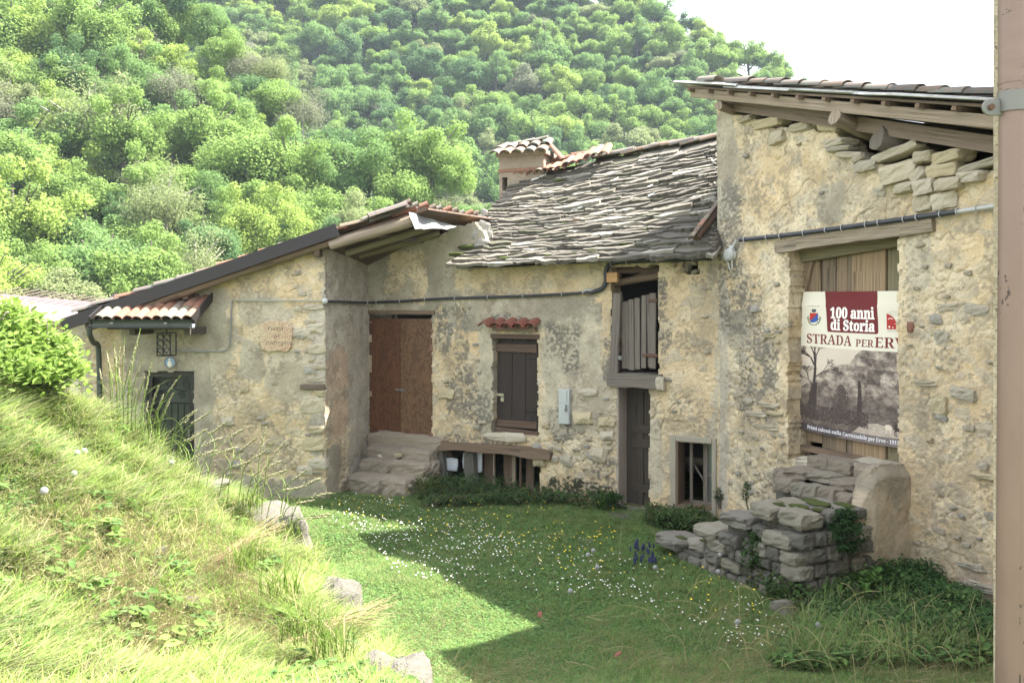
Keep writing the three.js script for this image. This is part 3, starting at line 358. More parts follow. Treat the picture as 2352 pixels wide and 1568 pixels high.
{
  const wob = (u, v, s, a = 0.03) => a * (fbm(u * 9, v * 9, 3, s) - 0.5) * 2, top = [[838, 560], [1001, 545], [1040, 522], [1090, 512], [1108, 528], [1116, 560], [1113, 600], [1400, 597], [1640, 578], [1680, 575]].map(([x, y]) => MW.hit(x, y));
  const near = (u, v, pad) => Object.entries(mrect).find(([, r]) => u > r[0] - pad && u < r[1] + pad && v > r[2] - pad && v < r[3] + pad)?.[0];
  const g = wallSheet({
    u0: -0.02, u1: 6.1, v0: -0.35, v1: 4.55, step: 0.021,
    inside: (u, v) => { const sm = near(u, v, 0.08) === 'small' ? 0.008 : 0.03, x = u + wob(u, v, 3, sm), y = v + wob(u, v, 5, sm); if (y > lineAt(top, x)) return false; if (near(x, y, 0)) return false; return true; },
    disp: (u, v) => { const f = near(u, v, 0.11) === 'small' ? 0.2 : 1; return f * (0.05 * (midSurf.height(u, v) - 0.5) + 0.06 * (fbm(u * 1.2, v * 1.2, 3, 35) - 0.5)); }, depth: (u, v) => mDepth[near(u, v, 0.1)] ?? 0.3,
  });
  part('wall', g, midSurf.mat, midHouse);
  part('back_wall', merge([box(0.3, 4.2, 1.3, -0.18, 2.0, -0.85), box(6.0, 4.2, 0.3, 3.0, 2.0, -3.2), box(0.3, 3.9, 3.2, 0.14, 1.9, -1.9), box(4.4, 0.1, 2.4, 3.7, 0.66, -1.95), box(4.9, 0.08, 2.9, 3.6, 3.62, -1.8), box(1.6, 0.08, 2.9, 0.6, 4.0, -1.8), box(0.25, 3.6, 2.9, 5.9, 1.8, -1.75)]), std([0.22, 0.19, 0.14], 1), midHouse);
  const R = rng(177), clear = (u, v, w) => !!near(u, v, w * 0.8) || v > lineAt(top, u) - 0.12;
  scatterStones(MW, midHouse, [[1000, 760, 1125, 1000, 12, 0.8], [1250, 900, 1425, 1110, 18], [1500, 620, 1645, 1000, 8, 0.7], [1000, 1000, 1250, 1060, 4]], 178, clear);
  for (const [x, y, w, h, o] of [[1340, 960, 54, 34, 0.03], [1393, 968, 44, 24, 0.02], [1352, 900, 52, 18, 0.03], [1396, 1000, 40, 26, 0.02], [1300, 1058, 36, 30, 0.0], [1372, 1045, 46, 34, 0.02], [1025, 905, 46, 24, 0.02], [1240, 1060, 34, 26, 0.03], [1165, 1003, 120, 22, 0.03]]) { const [u, v, Z] = MW.hit(x, y); setStone(midHouse, u, v, w * Z / F, h * Z / F, 0.16, o - 0.04, 0.05, R); }
  const pane = (k) => mrect[k];
  // --- plywood double door
  {
    const [a, b, c, d] = pane('ply'), door = new THREE.Group(); door.name = 'plywood_door'; midHouse.add(door); const mid = MW.hit(911, 860)[0];
    const plyT = tex2(256, 512, (s, t) => { const w = fbm(s * 2.2, t * 5, 4, 401), r = Math.abs(Math.sin((w * 9 + s * 1.5 + t * 0.8) * 3)), n = fbm(s * 30, t * 8, 3, 403), f = fbm(s * 6, t * 6, 4, 409); const c = mix3([0.06, 0.028, 0.013], [0.185, 0.098, 0.046], clamp(r * 0.55 + n * 0.3 + f * 0.3 - 0.1)); return [...c, n]; }), plyM = std([1, 1, 1], 0.62, { map: plyT.map, bumpMap: plyT.bumpMap, bumpScale: 0.004 }), plyM2 = std([0.82, 0.60, 0.48], 0.62, { map: plyT.map, bumpMap: plyT.bumpMap, bumpScale: 0.004 });
    for (const [x0, x1, m, o] of [[a - 0.06, mid - 0.012, plyM2, -0.12], [mid + 0.010, b - 0.05, plyM, -0.105]]) { const q = part('door_leaf', new RoundedBoxGeometry(x1 - x0, d - c - 0.1, 0.03, 1, 0.004), m, door); q.position.set((x0 + x1) / 2, (c + d) / 2 - 0.02, o); }
    part('lintel_board', boxUV(new RoundedBoxGeometry(b - a + 0.12, 0.07, 0.12, 1, 0.012).translate((a + b) / 2, d + 0.035, -0.03), 1, 'x'), M.oldWood, door);
    part('threshold', boxUV(box(b - a, 0.045, 0.1, (a + b) / 2, c + 0.02, -0.13), 1, 'x'), M.brownWood, door);
    for (const [x, y, m, w] of [[913, 803, M.rust, 0.16], [919, 895, M.steel, 0.2]]) { const p = MW.L(x, y, -0.08), h = part('hasp', merge([box(w, 0.028, 0.014, p.x, p.y, -0.083), box(0.05, 0.05, 0.02, p.x + w * 0.2, p.y - 0.004, -0.076)]), m, door); h; }
    { const p = MW.L(911, 727, -0.08); part('catch', box(0.03, 0.06, 0.02, p.x, p.y, -0.08, 0.005), M.steel, door); }
    for (const [x, y, w, h] of [[993, 760, 12, 12], [990, 800, 10, 20], [990, 998, 12, 14]]) { const [u, v, Z] = MW.hit(x, y), q = part('brick', STONEG[2], TILE[2], midHouse); q.position.set(u, v, -0.04); q.scale.set(w * Z / F, h * Z / F, 0.12); }
  }
  // --- dark plank shutter under the red tile hood
  {
    const [a, b, c, d] = pane('win'), sh = new THREE.Group(); sh.name = 'plank_shutter'; midHouse.add(sh); const xs = [a + 0.02, lerp(a, b, 0.36), lerp(a, b, 0.66), b - 0.04], z = -0.14;
    for (let k = 0; k < 3; k++) { const w = xs[k + 1] - xs[k] - 0.006, q = part('plank', boxUV(new RoundedBoxGeometry(w, d - c - 0.16, 0.03, 1, 0.006), 1, 'y', k * 0.37, k), M.darkWood, sh); q.position.set((xs[k] + xs[k + 1]) / 2, (c + d) / 2 - 0.0, z); q.rotation.z = -0.012; }
    for (const [y, h, m] of [[d - 0.22, 0.13, M.brownWood], [c + 0.15, 0.11, M.brownWood]]) { const q = part('ledger', boxUV(new RoundedBoxGeometry(b - a - 0.08, h, 0.035, 1, 0.006), 1, 'x'), m, sh); q.position.set((a + b) / 2 - 0.02, y, z + 0.034); }
    for (const [y, m] of [[d - 0.38, M.iron], [c + 0.36, M.iron]]) part('strap_hinge', box(0.24, 0.026, 0.01, b - 0.14, y, z + 0.022), m, sh);
    { const p = MW.L(1147, 906, z); const q = part('bolt', merge([box(0.19, 0.045, 0.02, p.x, p.y, z + 0.03, 0.004), box(0.16, 0.016, 0.03, p.x, p.y, z + 0.045, 0.006)]), M.brass, sh); q; part('padlock', merge([box(0.055, 0.06, 0.03, p.x + 0.085, p.y - 0.07, z + 0.05, 0.006), new THREE.TorusGeometry(0.02, 0.005, 5, 10, Math.PI).translate(p.x + 0.085, p.y - 0.04, z + 0.05)]), M.brass, sh); }
    part('sill_board', boxUV(new RoundedBoxGeometry(b - a - 0.02, 0.075, 0.12, 1, 0.01).rotateZ(-0.035).translate((a + b) / 2, c + 0.035, z + 0.03), 1, 'x'), M.brownWood, sh);
    part('head_board', boxUV(box(b - a + 0.05, 0.07, 0.2, (a + b) / 2, d - 0.03, -0.08), 1, 'x'), M.brownWood, sh);
    const hood = new THREE.Group(); hood.name = 'tile_hood'; midHouse.add(hood); const l = MW.L(1100, 752, 0.2), r = MW.L(1231, 752, 0.2), n = 5;
    for (let k = 0; k < n; k++) { const q = part('hood_tile', BARREL[k % 3], redTile, hood); orient(q, new V3(lerp(l.x, r.x, (k + 0.5) / n), l.y + 0.135, -0.12), new V3(0, -0.34, 1), new V3(0, 1, 0.34)); q.scale.set(0.92, 1.0, 1.22); if (k < n - 1) { const p = part('hood_tile', BARREL[(k + 1) % 3], redTile, hood); orient(p, new V3(lerp(l.x, r.x, (k + 1) / n), l.y + 0.16, -0.12), new V3(0, -0.34, 1), new V3(0, -1, -0.34)); p.scale.set(0.9, 0.6, 0.9); } }
    part('hood_support', boxUV(box(r.x - l.x - 0.25, 0.06, 0.22, (l.x + r.x) / 2 + 0.06, l.y - 0.02, 0.0), 1, 'x'), M.oldWood, hood);
  }
  // --- hay hatch with a loose grey plank shutter
  {
    const [a, b, c, d] = pane('hatch'), hs = new THREE.Group(); hs.name = 'hatch_shutter'; midHouse.add(hs); const z = -0.05;
    const P5 = [[1428, 1445, 692, 846, 0.03], [1445, 1458, 687, 850, 0.02], [1458, 1471, 684, 848, 0.012], [1474, 1486, 678, 845, -0.012], [1487, 1494, 676, 842, 0.045], [1492, 1508, 673, 846, -0.012]];
    P5.forEach(([x0, x1, y0, y1, lean], k) => { const p = MW.L(x0, y1, z), q = MW.L(x1, y0, z), m = part('plank', boxUV(new RoundedBoxGeometry(q.x - p.x - 0.004, q.y - p.y, 0.032, 1, 0.007), 1, 'y', k * 0.21, k * 0.7), M.greyWood, hs); m.position.set((p.x + q.x) / 2, (p.y + q.y) / 2, z + 0.012 * (k % 2)); m.rotation.z = lean * 0.5; });
    for (const [x0, x1, y, m] of [[1478, 1513, 815, M.rust], [1492, 1512, 690, M.rust]]) { const p = MW.L(x0, y, z), q = MW.L(x1, y, z); part('strap_hinge', box(q.x - p.x, 0.045, 0.014, (p.x + q.x) / 2, p.y, z + 0.04, 0.004), m, hs); }
    { const p = MW.L(1415, 770, 0.02), q = part('post', boxUV(new RoundedBoxGeometry(0.13, 1.25, 0.09, 1, 0.015)), M.greyWood, hs); q.position.copy(p); q.rotation.z = -0.045; const s = MW.L(1421, 790, 0.08); part('hook', tube([s, s.clone().add(new V3(0.05, 0.1, 0.02)), s.clone().add(new V3(0.07, -0.04, 0.02)), s.clone().add(new V3(0.0, -0.13, 0.01))], 0.008, 12, 5), M.rust, hs); part('latch', box(0.06, 0.06, 0.02, s.x + 0.03, s.y - 0.2, 0.1, 0.004), M.steel, hs); }
    { const p = MW.L(1405, 873, 0.05), q = MW.L(1511, 874, 0.05), g = new THREE.BoxGeometry(q.x - p.x + 0.12, 0.2, 0.3, 10, 3, 2), A = g.attributes.position; for (let i = 0; i < A.count; i++) { A.setY(i, A.getY(i) + 0.03 * (noise(A.getX(i) * 7, A.getZ(i) * 5, 6) - 0.5)); A.setZ(i, A.getZ(i) + 0.03 * (noise(A.getX(i) * 5, A.getY(i) * 14, 8) - 0.5)); } g.computeVertexNormals(); const m = part('sill_beam', boxUV(g, 1, 'x'), M.greyWood, hs); m.position.set((p.x + q.x) / 2, (p.y + q.y) / 2, -0.06); }
    part('crossbeam', pole(MW.L(1398, 652, -0.18), MW.L(1517, 634, -0.12), 0.06, 0.055, 31), M.oldWood, hs);
    part('crossbeam', pole(MW.L(1400, 622, -0.3), MW.L(1517, 618, -0.3), 0.05, 0.05, 33), M.oldWood, hs);
    part('loose_board', boxUV(box(0.4, 0.12, 0.02, 0, 0, 0)).rotateZ(0.25).translate(...MW.L(1490, 632, -0.15).toArray()), M.brownWood, hs);
    { const p = MW.L(1408, 637, 0.03), q = part('brick', new RoundedBoxGeometry(0.17, 0.15, 0.1, 1, 0.012), tileM([0.62, 0.33, 0.15]), midHouse); q.position.copy(p); }
    const e = MW.L(1518, 880, 0.03), q2 = part('jamb_block', STONEF[1], STONE[4], midHouse); q2.position.copy(e); q2.scale.set(0.12, 0.2, 0.14);
  }
  // --- low door in its deep reveal
  {
    const [a, b, c, d] = pane('door'), g = new THREE.Group(); g.name = 'low_door'; midHouse.add(g); const z = -0.36, w = b - a, y0 = -0.2;
    part('door_leaf', boxUV(box(w + 0.2, d - y0, 0.03, (a + b) / 2 + 0.05, (d + y0) / 2, z - 0.03)), M.blackWood, g);
    for (const [x, ww, yy, hh] of [[0.24, 0.1, (d + y0) / 2, d - y0], [0.68, 0.1, (d + y0) / 2, d - y0]]) part('stile', boxUV(box(ww, hh, 0.03, a + x, yy, z, 0.004)), M.blackWood, g);
    for (const t of [0.14, 0.50, 0.62, 0.96]) part('rail', boxUV(box(w - 0.06, 0.13, 0.036, (a + b) / 2 + 0.08, lerp(0, d, t), z + 0.004, 0.004), 1, 'x'), M.blackWood, g);
    const jb = part('jamb', box(0.05, d + 0.1, 0.36, a - 0.0, (d - 0.1) / 2, -0.19, 0.01), std([0.42, 0.36, 0.31], 0.95, { map: stoneTex.map, bumpMap: stoneTex.bumpMap, bumpScale: 0.01 }), g); jb;
    const st = part('threshold_stone', STONEF[2], STAIR[1], midHouse); st.position.set((a + b) / 2, -0.03, 0.1); st.scale.set(w + 0.1, 0.12, 0.5);
  }
  // --- small glazed window in a cement surround
  {
    const [a, b, c, d] = pane('small'), g = new THREE.Group(); g.name = 'small_window'; midHouse.add(g); const z = -0.20, cem = std([0.38, 0.34, 0.265], 0.95, { map: stoneTex.map, bumpMap: stoneTex.bumpMap, bumpScale: 0.008 });
    const A = MW.L(1540, 998, 0), B = MW.L(1646, 1186, 0);
    part('surround', merge([box(a - A.x, A.y - B.y, 0.03, (a + A.x) / 2, (A.y + B.y) / 2, 0.002, 0.01), box(B.x - b, A.y - B.y, 0.03, (b + B.x) / 2, (A.y + B.y) / 2, 0.004, 0.01), box(b - a, A.y - d, 0.03, (a + b) / 2, (A.y + d) / 2, 0.006, 0.01), box(b - a, c - B.y, 0.03, (a + b) / 2, (c + B.y) / 2, 0.006, 0.01)]), cem, g);
    part('side_board', boxUV(box(0.025, d - c, 0.34, a + 0.015, (c + d) / 2, -0.17)), M.oldWood, g);
    part('sill_board', boxUV(box(b - a - 0.03, 0.03, 0.36, (a + b) / 2, c + 0.014, -0.17), 1, 'x'), M.oldWood, g);
    const fr = new THREE.Group(); fr.name = 'casement'; g.add(fr);
    part('frame', boxUV(merge([box(0.04, d - c, 0.04, a + 0.17, (c + d) / 2, z), box(0.05, d - c, 0.05, lerp(a, b, 0.74), (c + d) / 2, z), box(0.04, d - c, 0.04, b - 0.02, (c + d) / 2, z), box(b - a - 0.17, 0.04, 0.04, (a + b) / 2 + 0.07, d - 0.02, z), box(b - a - 0.17, 0.05, 0.04, (a + b) / 2 + 0.07, c + 0.05, z), box(b - lerp(a, b, 0.76), 0.03, 0.03, lerp(a, b, 0.87), lerp(c, d, 0.48), z)])), M.greyWood, fr);
    part('glass_pane', box(b - lerp(a, b, 0.77), (d - c) * 0.9, 0.004, lerp(a, b, 0.87), (c + d) / 2, z), M.glassDark, fr);
    part('brace', pole(new V3(a + 0.16, lerp(c, d, 0.63), -0.3), new V3(lerp(a, b, 0.72), lerp(c, d, 0.30), -0.28), 0.018, 0.018, 4), M.greyWood, g);
  }
  // --- hole with loose stones under the eaves
  { const R2 = rng(5), [a, b, c, d] = pane('hole'); for (const [x, y, w, h, o] of [[1578, 612, 14, 24, -0.05], [1590, 601, 22, 12, -0.03], [1566, 622, 26, 10, 0.0], [1597, 624, 20, 8, 0], [1545, 606, 22, 16, 0.0]]) { const [u, v, Z] = MW.hit(x, y); setStone(midHouse, u, v, w * Z / F, h * Z / F, 0.14, o, (R2() - 0.5), R2); } }
  // --- cellar opening under a crooked beam
  {
    const [a, b, c, d] = pane('cellar'), g = new THREE.Group(); g.name = 'cellar_opening'; midHouse.add(g);
    const p = MW.L(978, 1021, 0.06), q = MW.L(1266, 1046, 0.06), pts = [p, MW.L(1060, 1026, 0.09), MW.L(1170, 1034, 0.08), q]; let bg = new THREE.BoxGeometry(1, 0.15, 0.26, 14, 2, 2); { const A = bg.attributes.position, C = new THREE.CatmullRomCurve3(pts); for (let i = 0; i < A.count; i++) { const t = clamp(A.getX(i) + 0.5), o = C.getPoint(t); A.setXYZ(i, o.x, o.y + A.getY(i) * (0.75 + 0.3 * noise(t * 9, 1, 3)) + 0.02 * (noise(t * 14, A.getZ(i) * 9, 5) - 0.5), o.z - 0.08 + A.getZ(i)); } bg.computeVertexNormals(); }
    part('beam', boxUV(bg, 1, 'x'), M.oldWood, g);
    for (const [x, w, m, o] of [[1135, 0.03, M.paleWood, -0.12], [1181, 0.05, M.paleWood, -0.08], [1196, 0.03, M.brownWood, -0.12], [1168, 0.16, M.oldWood, -0.3], [1218, 0.13, M.oldWood, -0.3], [1122, 0.16, M.oldWood, -0.3]]) { const t = MW.L(x, 1060, o); part('post', boxUV(box(w, 0.95, 0.035, t.x, 0.22, o)), m, g); }
    for (const [x0, x1, y0, y1, o] of [[1022, 1052, 1052, 1080, -0.1], [1096, 1108, 1036, 1085, -0.14], [1062, 1090, 1040, 1078, -0.2]]) { const s = MW.L(x0, y1, o), t = MW.L(x1, y0, o), m = part('white_slab', stoneGeo(x0, 2, 6, 0.05), std([0.55, 0.58, 0.60], 0.8), g); m.position.set((s.x + t.x) / 2, (s.y + t.y) / 2, o); m.scale.set(t.x - s.x, t.y - s.y, 0.05); }
    for (const [x, w] of [[1010, 0.24], [1075, 0.14], [1085, 0.12]]) { const t = MW.L(x, 1070, -0.02); setStone(g, t.x, 0.3, w, 0.8, 0.2, -0.06, 0.08, R, [STAIR[3]]); }
  }
  // --- steps up to the plywood door
  {
    const st = new THREE.Group(); st.name = 'steps'; midHouse.add(st);
    const big = Array.from({ length: 4 }, (_, i) => chippedGeo(900 + i * 7, 8, 12, 0.22, 0.022));
    const step = (x0, x1, y0, y1, out, dep, k) => { const a = MW.L(x0, y1, out), b = MW.L(x1, y0, out), q = part('step_stone', big[k % 4], STEPM[k % 2], st); q.position.set((a.x + b.x) / 2, (a.y + b.y) / 2, out - dep / 2); q.scale.set(b.x - a.x, b.y - a.y + 0.03, dep); };
    step(838, 1000, 1008, 1038, 0.16, 0.3, 0); step(838, 915, 1036, 1066, 0.42, 0.5, 1); step(912, 985, 1040, 1068, 0.36, 0.5, 2); step(818, 890, 1066, 1100, 0.72, 0.6, 3); step(886, 970, 1070, 1102, 0.66, 0.6, 0); step(795, 870, 1102, 1150, 1.0, 0.7, 1); step(866, 930, 1106, 1150, 0.94, 0.7, 2);
    for (let k = 0; k < 8; k++) { const x = 840 + R() * 150, y = 1040 + R() * 90; const p = MW.L(x, y, 1.0 - (1140 - y) / 110 * 0.7); setStone(st, p.x, p.y, 0.12 + R() * 0.12, 0.07, 0.1, p.z - 0.02, 0, R); }
  }
  // --- slate roof: two slopes are one sagging sheet of rows of rough slabs
  {
    const roof = new THREE.Group(); roof.name = 'slate_roof'; midHouse.add(roof);
    const l = (px, py, Z) => loc(midHouse, P(px, py, Z)), E0 = l(1042, 606, 13.45), E1 = l(1640, 580, 11.55), R1 = l(1662, 318, 13.9), R0 = l(1192, 404, 15.9);
    const S = (s, t) => { const a = E0.clone().lerp(E1, s), b = R0.clone().lerp(R1, s), p = a.lerp(b, t); p.y += -0.09 * Math.sin(Math.PI * t) * Math.sin(Math.PI * s) + 0.06 * (fbm(s * 4, t * 4, 2, 9) - 0.5); return p; };
    const nrm = (s, t) => S(s + 0.02, t).sub(S(s - 0.02, t)).cross(S(s, t + 0.02).sub(S(s, t - 0.02))).normalize();
    const dg = new THREE.BufferGeometry(), pos = [], id = []; for (let j = 0; j <= 12; j++) for (let i = 0; i <= 12; i++) { const p = S(i / 12, j / 12).addScaledVector(nrm(i / 12, j / 12), -0.09); pos.push(p.x, p.y, p.z); } for (let j = 0; j < 12; j++) for (let i = 0; i < 12; i++) { const a = j * 13 + i; id.push(a, a + 1, a + 14, a, a + 14, a + 13); }
    dg.setAttribute('position', new THREE.Float32BufferAttribute(pos, 3)); dg.setIndex(id); dg.computeVertexNormals(); part('roof_deck', boxUV(dg), M.blackWood, roof);
    const SL = Array.from({ length: 10 }, (_, n) => { const r = rng(1300 + n), q = [], m = 9; for (let i = 0; i <= m; i++) q.push([-0.5 + i / m, 0.5 - 0.12 * r() - 0.12 * Math.pow(Math.abs(i / m - 0.5) * 2, 3)]); q.push([0.5, -0.5], [-0.5, -0.5]); const sh = new THREE.Shape(q.map((p) => new THREE.Vector2(p[0], p[1]))), g = new THREE.ExtrudeGeometry(sh, { depth: 1, bevelEnabled: false }); g.rotateX(Math.PI / 2).translate(0, 0.5, 0); const A = g.attributes.position; for (let i = 0; i < A.count; i++) A.setY(i, A.getY(i) * (0.6 + 0.8 * noise(A.getX(i) * 4 + n, 1, n)) + 0.45 * (noise(A.getX(i) * 3, A.getZ(i) * 2, n + 3) - 0.5)); g.computeVertexNormals(); return boxUV(g, 0.5); });
    const rows = 31, rr = rng(61), all = [];
    for (let r = 0; r < rows; r++) {
      const t = r / rows * 0.985; let s = -0.015 + rr() * 0.03; const end = 1.0;
      while (s < end) {
        const L = S(0, t).distanceTo(S(1, t)), w = (0.30 + 0.62 * rr() * rr() + 0.12 * rr()), ds = Math.min(w / L, Math.max(0.03, 1.0 - s)), th = 0.036 + 0.032 * rr(), sc = Math.min(s + ds / 2, 1), tt = t + (rr() - 0.5) * 0.013;
        all.push({ s: sc, t: tt, w: ds * L, th, g: Math.floor(rr() * 10), m: rr() < 0.14 ? 2 : rr() < 0.35 ? 1 : rr() < 0.5 ? 3 : rr() < 0.25 ? 4 : 0, a: (rr() - 0.5) * (rr() < 0.1 ? 0.4 : 0.08), b: (rr() - 0.5) * (rr() < 0.1 ? 0.2 : 0.04), lift: rr() * 0.02 });
        s += ds * (0.94 + 0.05 * rr());
      }
    }
    const place = (o, k) => { const n = nrm(clamp(k.s, 0.03, 0.97), clamp(k.t, 0.03, 0.97)), x = S(Math.min(k.s + 0.03, 1), k.t).sub(S(k.s - 0.03, k.t)).normalize(), down = x.clone().cross(n).normalize(); const fl = down.clone().multiplyScalar(Math.cos(0.27)).addScaledVector(n, Math.sin(0.27)); const z = fl, y = z.clone().cross(x).normalize(); x.applyAxisAngle(y, k.a); z.applyAxisAngle(y, k.a); x.applyAxisAngle(z, k.b); y.applyAxisAngle(z, k.b); o.matrix.makeBasis(x, y, z).setPosition(S(k.s, k.t).addScaledVector(n, 0.0 + k.lift)); o.matrix.decompose(o.position, o.quaternion, o.scale); o.scale.set(k.w, k.th, 0.44); return o; };
    const rest = [];
    all.forEach((k, i) => { if (i < 300) place(part('slate', SL[k.g], SLATE[k.m], roof), k); else { const o = new THREE.Object3D(); place(o, k); o.updateMatrix(); (rest[k.m] ??= []).push(SL[k.g].clone().applyMatrix4(o.matrix)); } });
    rest.forEach((gs, m) => { const o = part('slates', merge(gs), SLATE[m], roof); o.userData.kind = 'stuff'; });
    // moss cushions on the slates
    for (const [s, t, w] of [[0.03, 0.13, 0.26], [0.0, 0.06, 0.2], [0.10, 0.0, 0.1], [0.22, 0.01, 0.18], [0.30, 0.01, 0.12], [0.5, 0.02, 0.1], [0.27, 0.83, 0.2], [0.1, 0.5, 0.1], [0.4, 0.35, 0.12], [0.6, 0.55, 0.1], [0.05, 0.3, 0.13], [0.75, 0.2, 0.1], [0.35, 0.7, 0.1], [0.15, 0.22, 0.09], [0.45, 0.12, 0.11], [0.62, 0.3, 0.09], [0.68, 0.08, 0.12], [0.85, 0.1, 0.1], [0.3, 0.45, 0.09], [0.2, 0.62, 0.11], [0.5, 0.8, 0.09], [0.82, 0.4, 0.09], [0.92, 0.3, 0.1], [0.57, 0.03, 0.13], [0.4, 0.01, 0.12]]) { const q = part('moss', stoneGeo(1500 + Math.round(s * 100), 4, 2.2, 0.10), mossM, roof); q.position.copy(S(s, t).addScaledVector(nrm(clamp(s, 0.03, 1), clamp(t, 0.03, 1)), 0.05)); q.scale.set(w * 1.5, w * 0.35, w * 0.8); }
    // pale broken flakes lying loose, one terracotta shard
    for (const [s, t, m, w] of [[0.06, 0.16, 2, 0.16], [0.42, 0.5, 2, 0.2], [0.44, 0.37, 'r', 0.17], [0.74, 0.55, 2, 0.16], [0.72, 0.63, 2, 0.1], [0.14, 0.9, 2, 0.3], [0.55, 0.74, 2, 0.13], [0.02, 0.45, 2, 0.12]]) { const q = part('loose_flake', SL[2], m === 'r' ? TILE[2] : std([0.60, 0.59, 0.55], 0.8), roof); const k = { s, t, w, th: 0.02, a: 0.5, b: 0.2, lift: 0.06 }; place(q, k); q.scale.set(w, 0.02, w * 0.8); }
    // ridge tiles and the row of tile ends below the ridge at the left
    const along = R1.clone().sub(R0).normalize(), rl = R0.distanceTo(R1);
    for (let k = 0; k < 12; k++) { const t = 0.46 + k * 0.046; const q = part('ridge_tile', BARREL[k % 3], [TILE_GREY[0], TILE[3], TILE_GREY[1], TILE[1]][k % 4], roof); orient(q, S(t + 0.05, 1).add(new V3(0, 0.02 + 0.05 * R(), 0)), along.clone().negate().add(new V3(0, 0.16 * (R() - 0.5) - 0.06, 0.3 * (R() - 0.5))), new V3(0, 1, 0)); q.scale.set(1, 1.2, 1.3); }
    for (let k = 0; k < 13; k++) { const t = 0.04 + k * 0.036, n = nrm(clamp(t, 0.05, 1), 0.95), q = part('ridge_tile', BARREL[k % 3], [TILE[0], TILE[2], TILE[0], TILE[4]][k % 4], roof); orient(q, S(t, 1.0).add(new V3(0, 0.10 + (k > 6 ? 0.05 : 0) + (k > 9 ? 0.06 : 0), 0)), S(t, 0.8).sub(S(t, 1)).add(new V3(0, 0.12, 0)), n); q.scale.set(1.05, 1.2, 1.25); }
    for (let k = 0; k < 4; k++) { const t = 0.10 + k * 0.075, q = part('ridge_tile', BARREL[k % 3], TILE[k % 2 ? 0 : 2], roof); orient(q, S(t + 0.06, 1).add(new V3(0, 0.17, -0.12)), along.clone().negate(), new V3(0, 1, 0)); q.scale.set(1, 1.2, 1.3); }
    // back slope, unseen but there
    const B0 = R0.clone().add(new V3(0.2, -1.3, -2)), B1 = R1.clone().add(new V3(0.2, -1.3, -2)), bg = new THREE.BufferGeometry(); bg.setAttribute('position', new THREE.Float32BufferAttribute([R0, R1, B1, B0].flatMap((p) => p.toArray()), 3)); bg.setIndex([0, 1, 2, 0, 2, 3]); bg.computeVertexNormals(); part('back_slope', boxUV(bg), SLATE[1], roof);
    const gg = new THREE.BufferGeometry(); gg.setAttribute('position', new THREE.Float32BufferAttribute([S(0.03, 0).add(new V3(0, -0.1, 0)), S(0.03, 1).add(new V3(0, -0.1, 0)), S(0.03, 1).setY(2.4), S(0.03, 0).setY(2.4)].flatMap((p) => p.toArray()), 3)); gg.setIndex([0, 1, 2, 0, 2, 3]); gg.computeVertexNormals(); 
    // broken rafter and tile run against the taller house, at the lower right
    const d0 = l(1600, 548, 11.75), d1 = l(1648, 484, 12.1); part('broken_rafter', pole(d0, d1, 0.06, 0.06, 41), M.brownWood, roof);
    for (let k = 0; k < 5; k++) { const q = part('flashing_tile', BARREL[k % 3], TILE[[3, 4, 2][k % 3]], roof); orient(q, d1.clone().lerp(d0, k / 5).add(new V3(0, 0.09, 0)), d0.clone().sub(d1), new V3(-0.5, 1, 0)); q.scale.set(0.7, 0.6, 0.8); }
    // chimney
    const ch = new THREE.Group(); ch.name = 'chimney'; midHouse.add(ch); const cz = 15.7, cb = l(1210, 420, cz), cm = std([0.27, 0.22, 0.165], 0.95, { map: stoneTex.map, bumpMap: stoneTex.bumpMap, bumpScale: 0.03 }); ch.position.copy(cb); ch.rotation.y = 0.12;
    const W = 0.86, D = 0.6, hh = (y) => (420 - y) * cz / F;   // heights relative to the group
    const o0 = -0.40, o1 = -0.27, yb = hh(440), yt = hh(410), y1 = hh(362), y0 = -0.9;
    part('stack', boxUV(merge([box(W, yb - y0, D, 0, (yb + y0) / 2, 0), box(0.06, yt - yb, D, -W / 2 + 0.03, (yt + yb) / 2, 0), box(W / 2 - o1, yt - yb, D, (W / 2 + o1) / 2, (yt + yb) / 2, 0), box(W, y1 - yt, D, 0, (y1 + yt) / 2, 0)])), cm, ch);
    part('brick_band', box(W + 0.04, 0.06, D + 0.04, 0, yt + 0.12, 0, 0.01), TILE[2], ch);
    for (let k = 0; k < 5; k++) for (const s of [0, 1]) { const q = part('chimney_tile', BARREL[(k + s) % 3], [TILE[3], TILE_GREY[1], TILE[1]][(k + s) % 3], ch); orient(q, new V3(-W / 2 + 0.02 + k * 0.205, y1 + 0.27 - s * 0.12 + 0.03 * k * (1 - s) * 0.3, -0.1 + s * 0.25), new V3(0.05 * (k - 2), -0.42, 1), new V3(0, 1, 0.4)); q.scale.set(1, 1.1, 1.3); }
    part('chimney_cap', boxUV(box(W + 0.12, 0.09, D + 0.1, 0, y1 + 0.03, 0, 0.02)), cm, ch);
    { const q = part('chimney_tile', BARREL[0], TILE[0], ch); orient(q, new V3(W / 2 - 0.05, y1 + 0.24, -0.05), new V3(0.8, -0.9, 0.1), new V3(1, 1, 0)); q.scale.set(1.1, 1.1, 1.5); }
    for (let k = 0; k < 3; k++) { const q = part('slate', SL[k], SLATE[0], ch); q.position.set(-0.3 + k * 0.27, y1 + 0.29 + 0.03 * k, -0.05); q.scale.set(0.3, 0.03, 0.3); q.rotation.set(0.3, 0.2, 0.15); }
  }
}

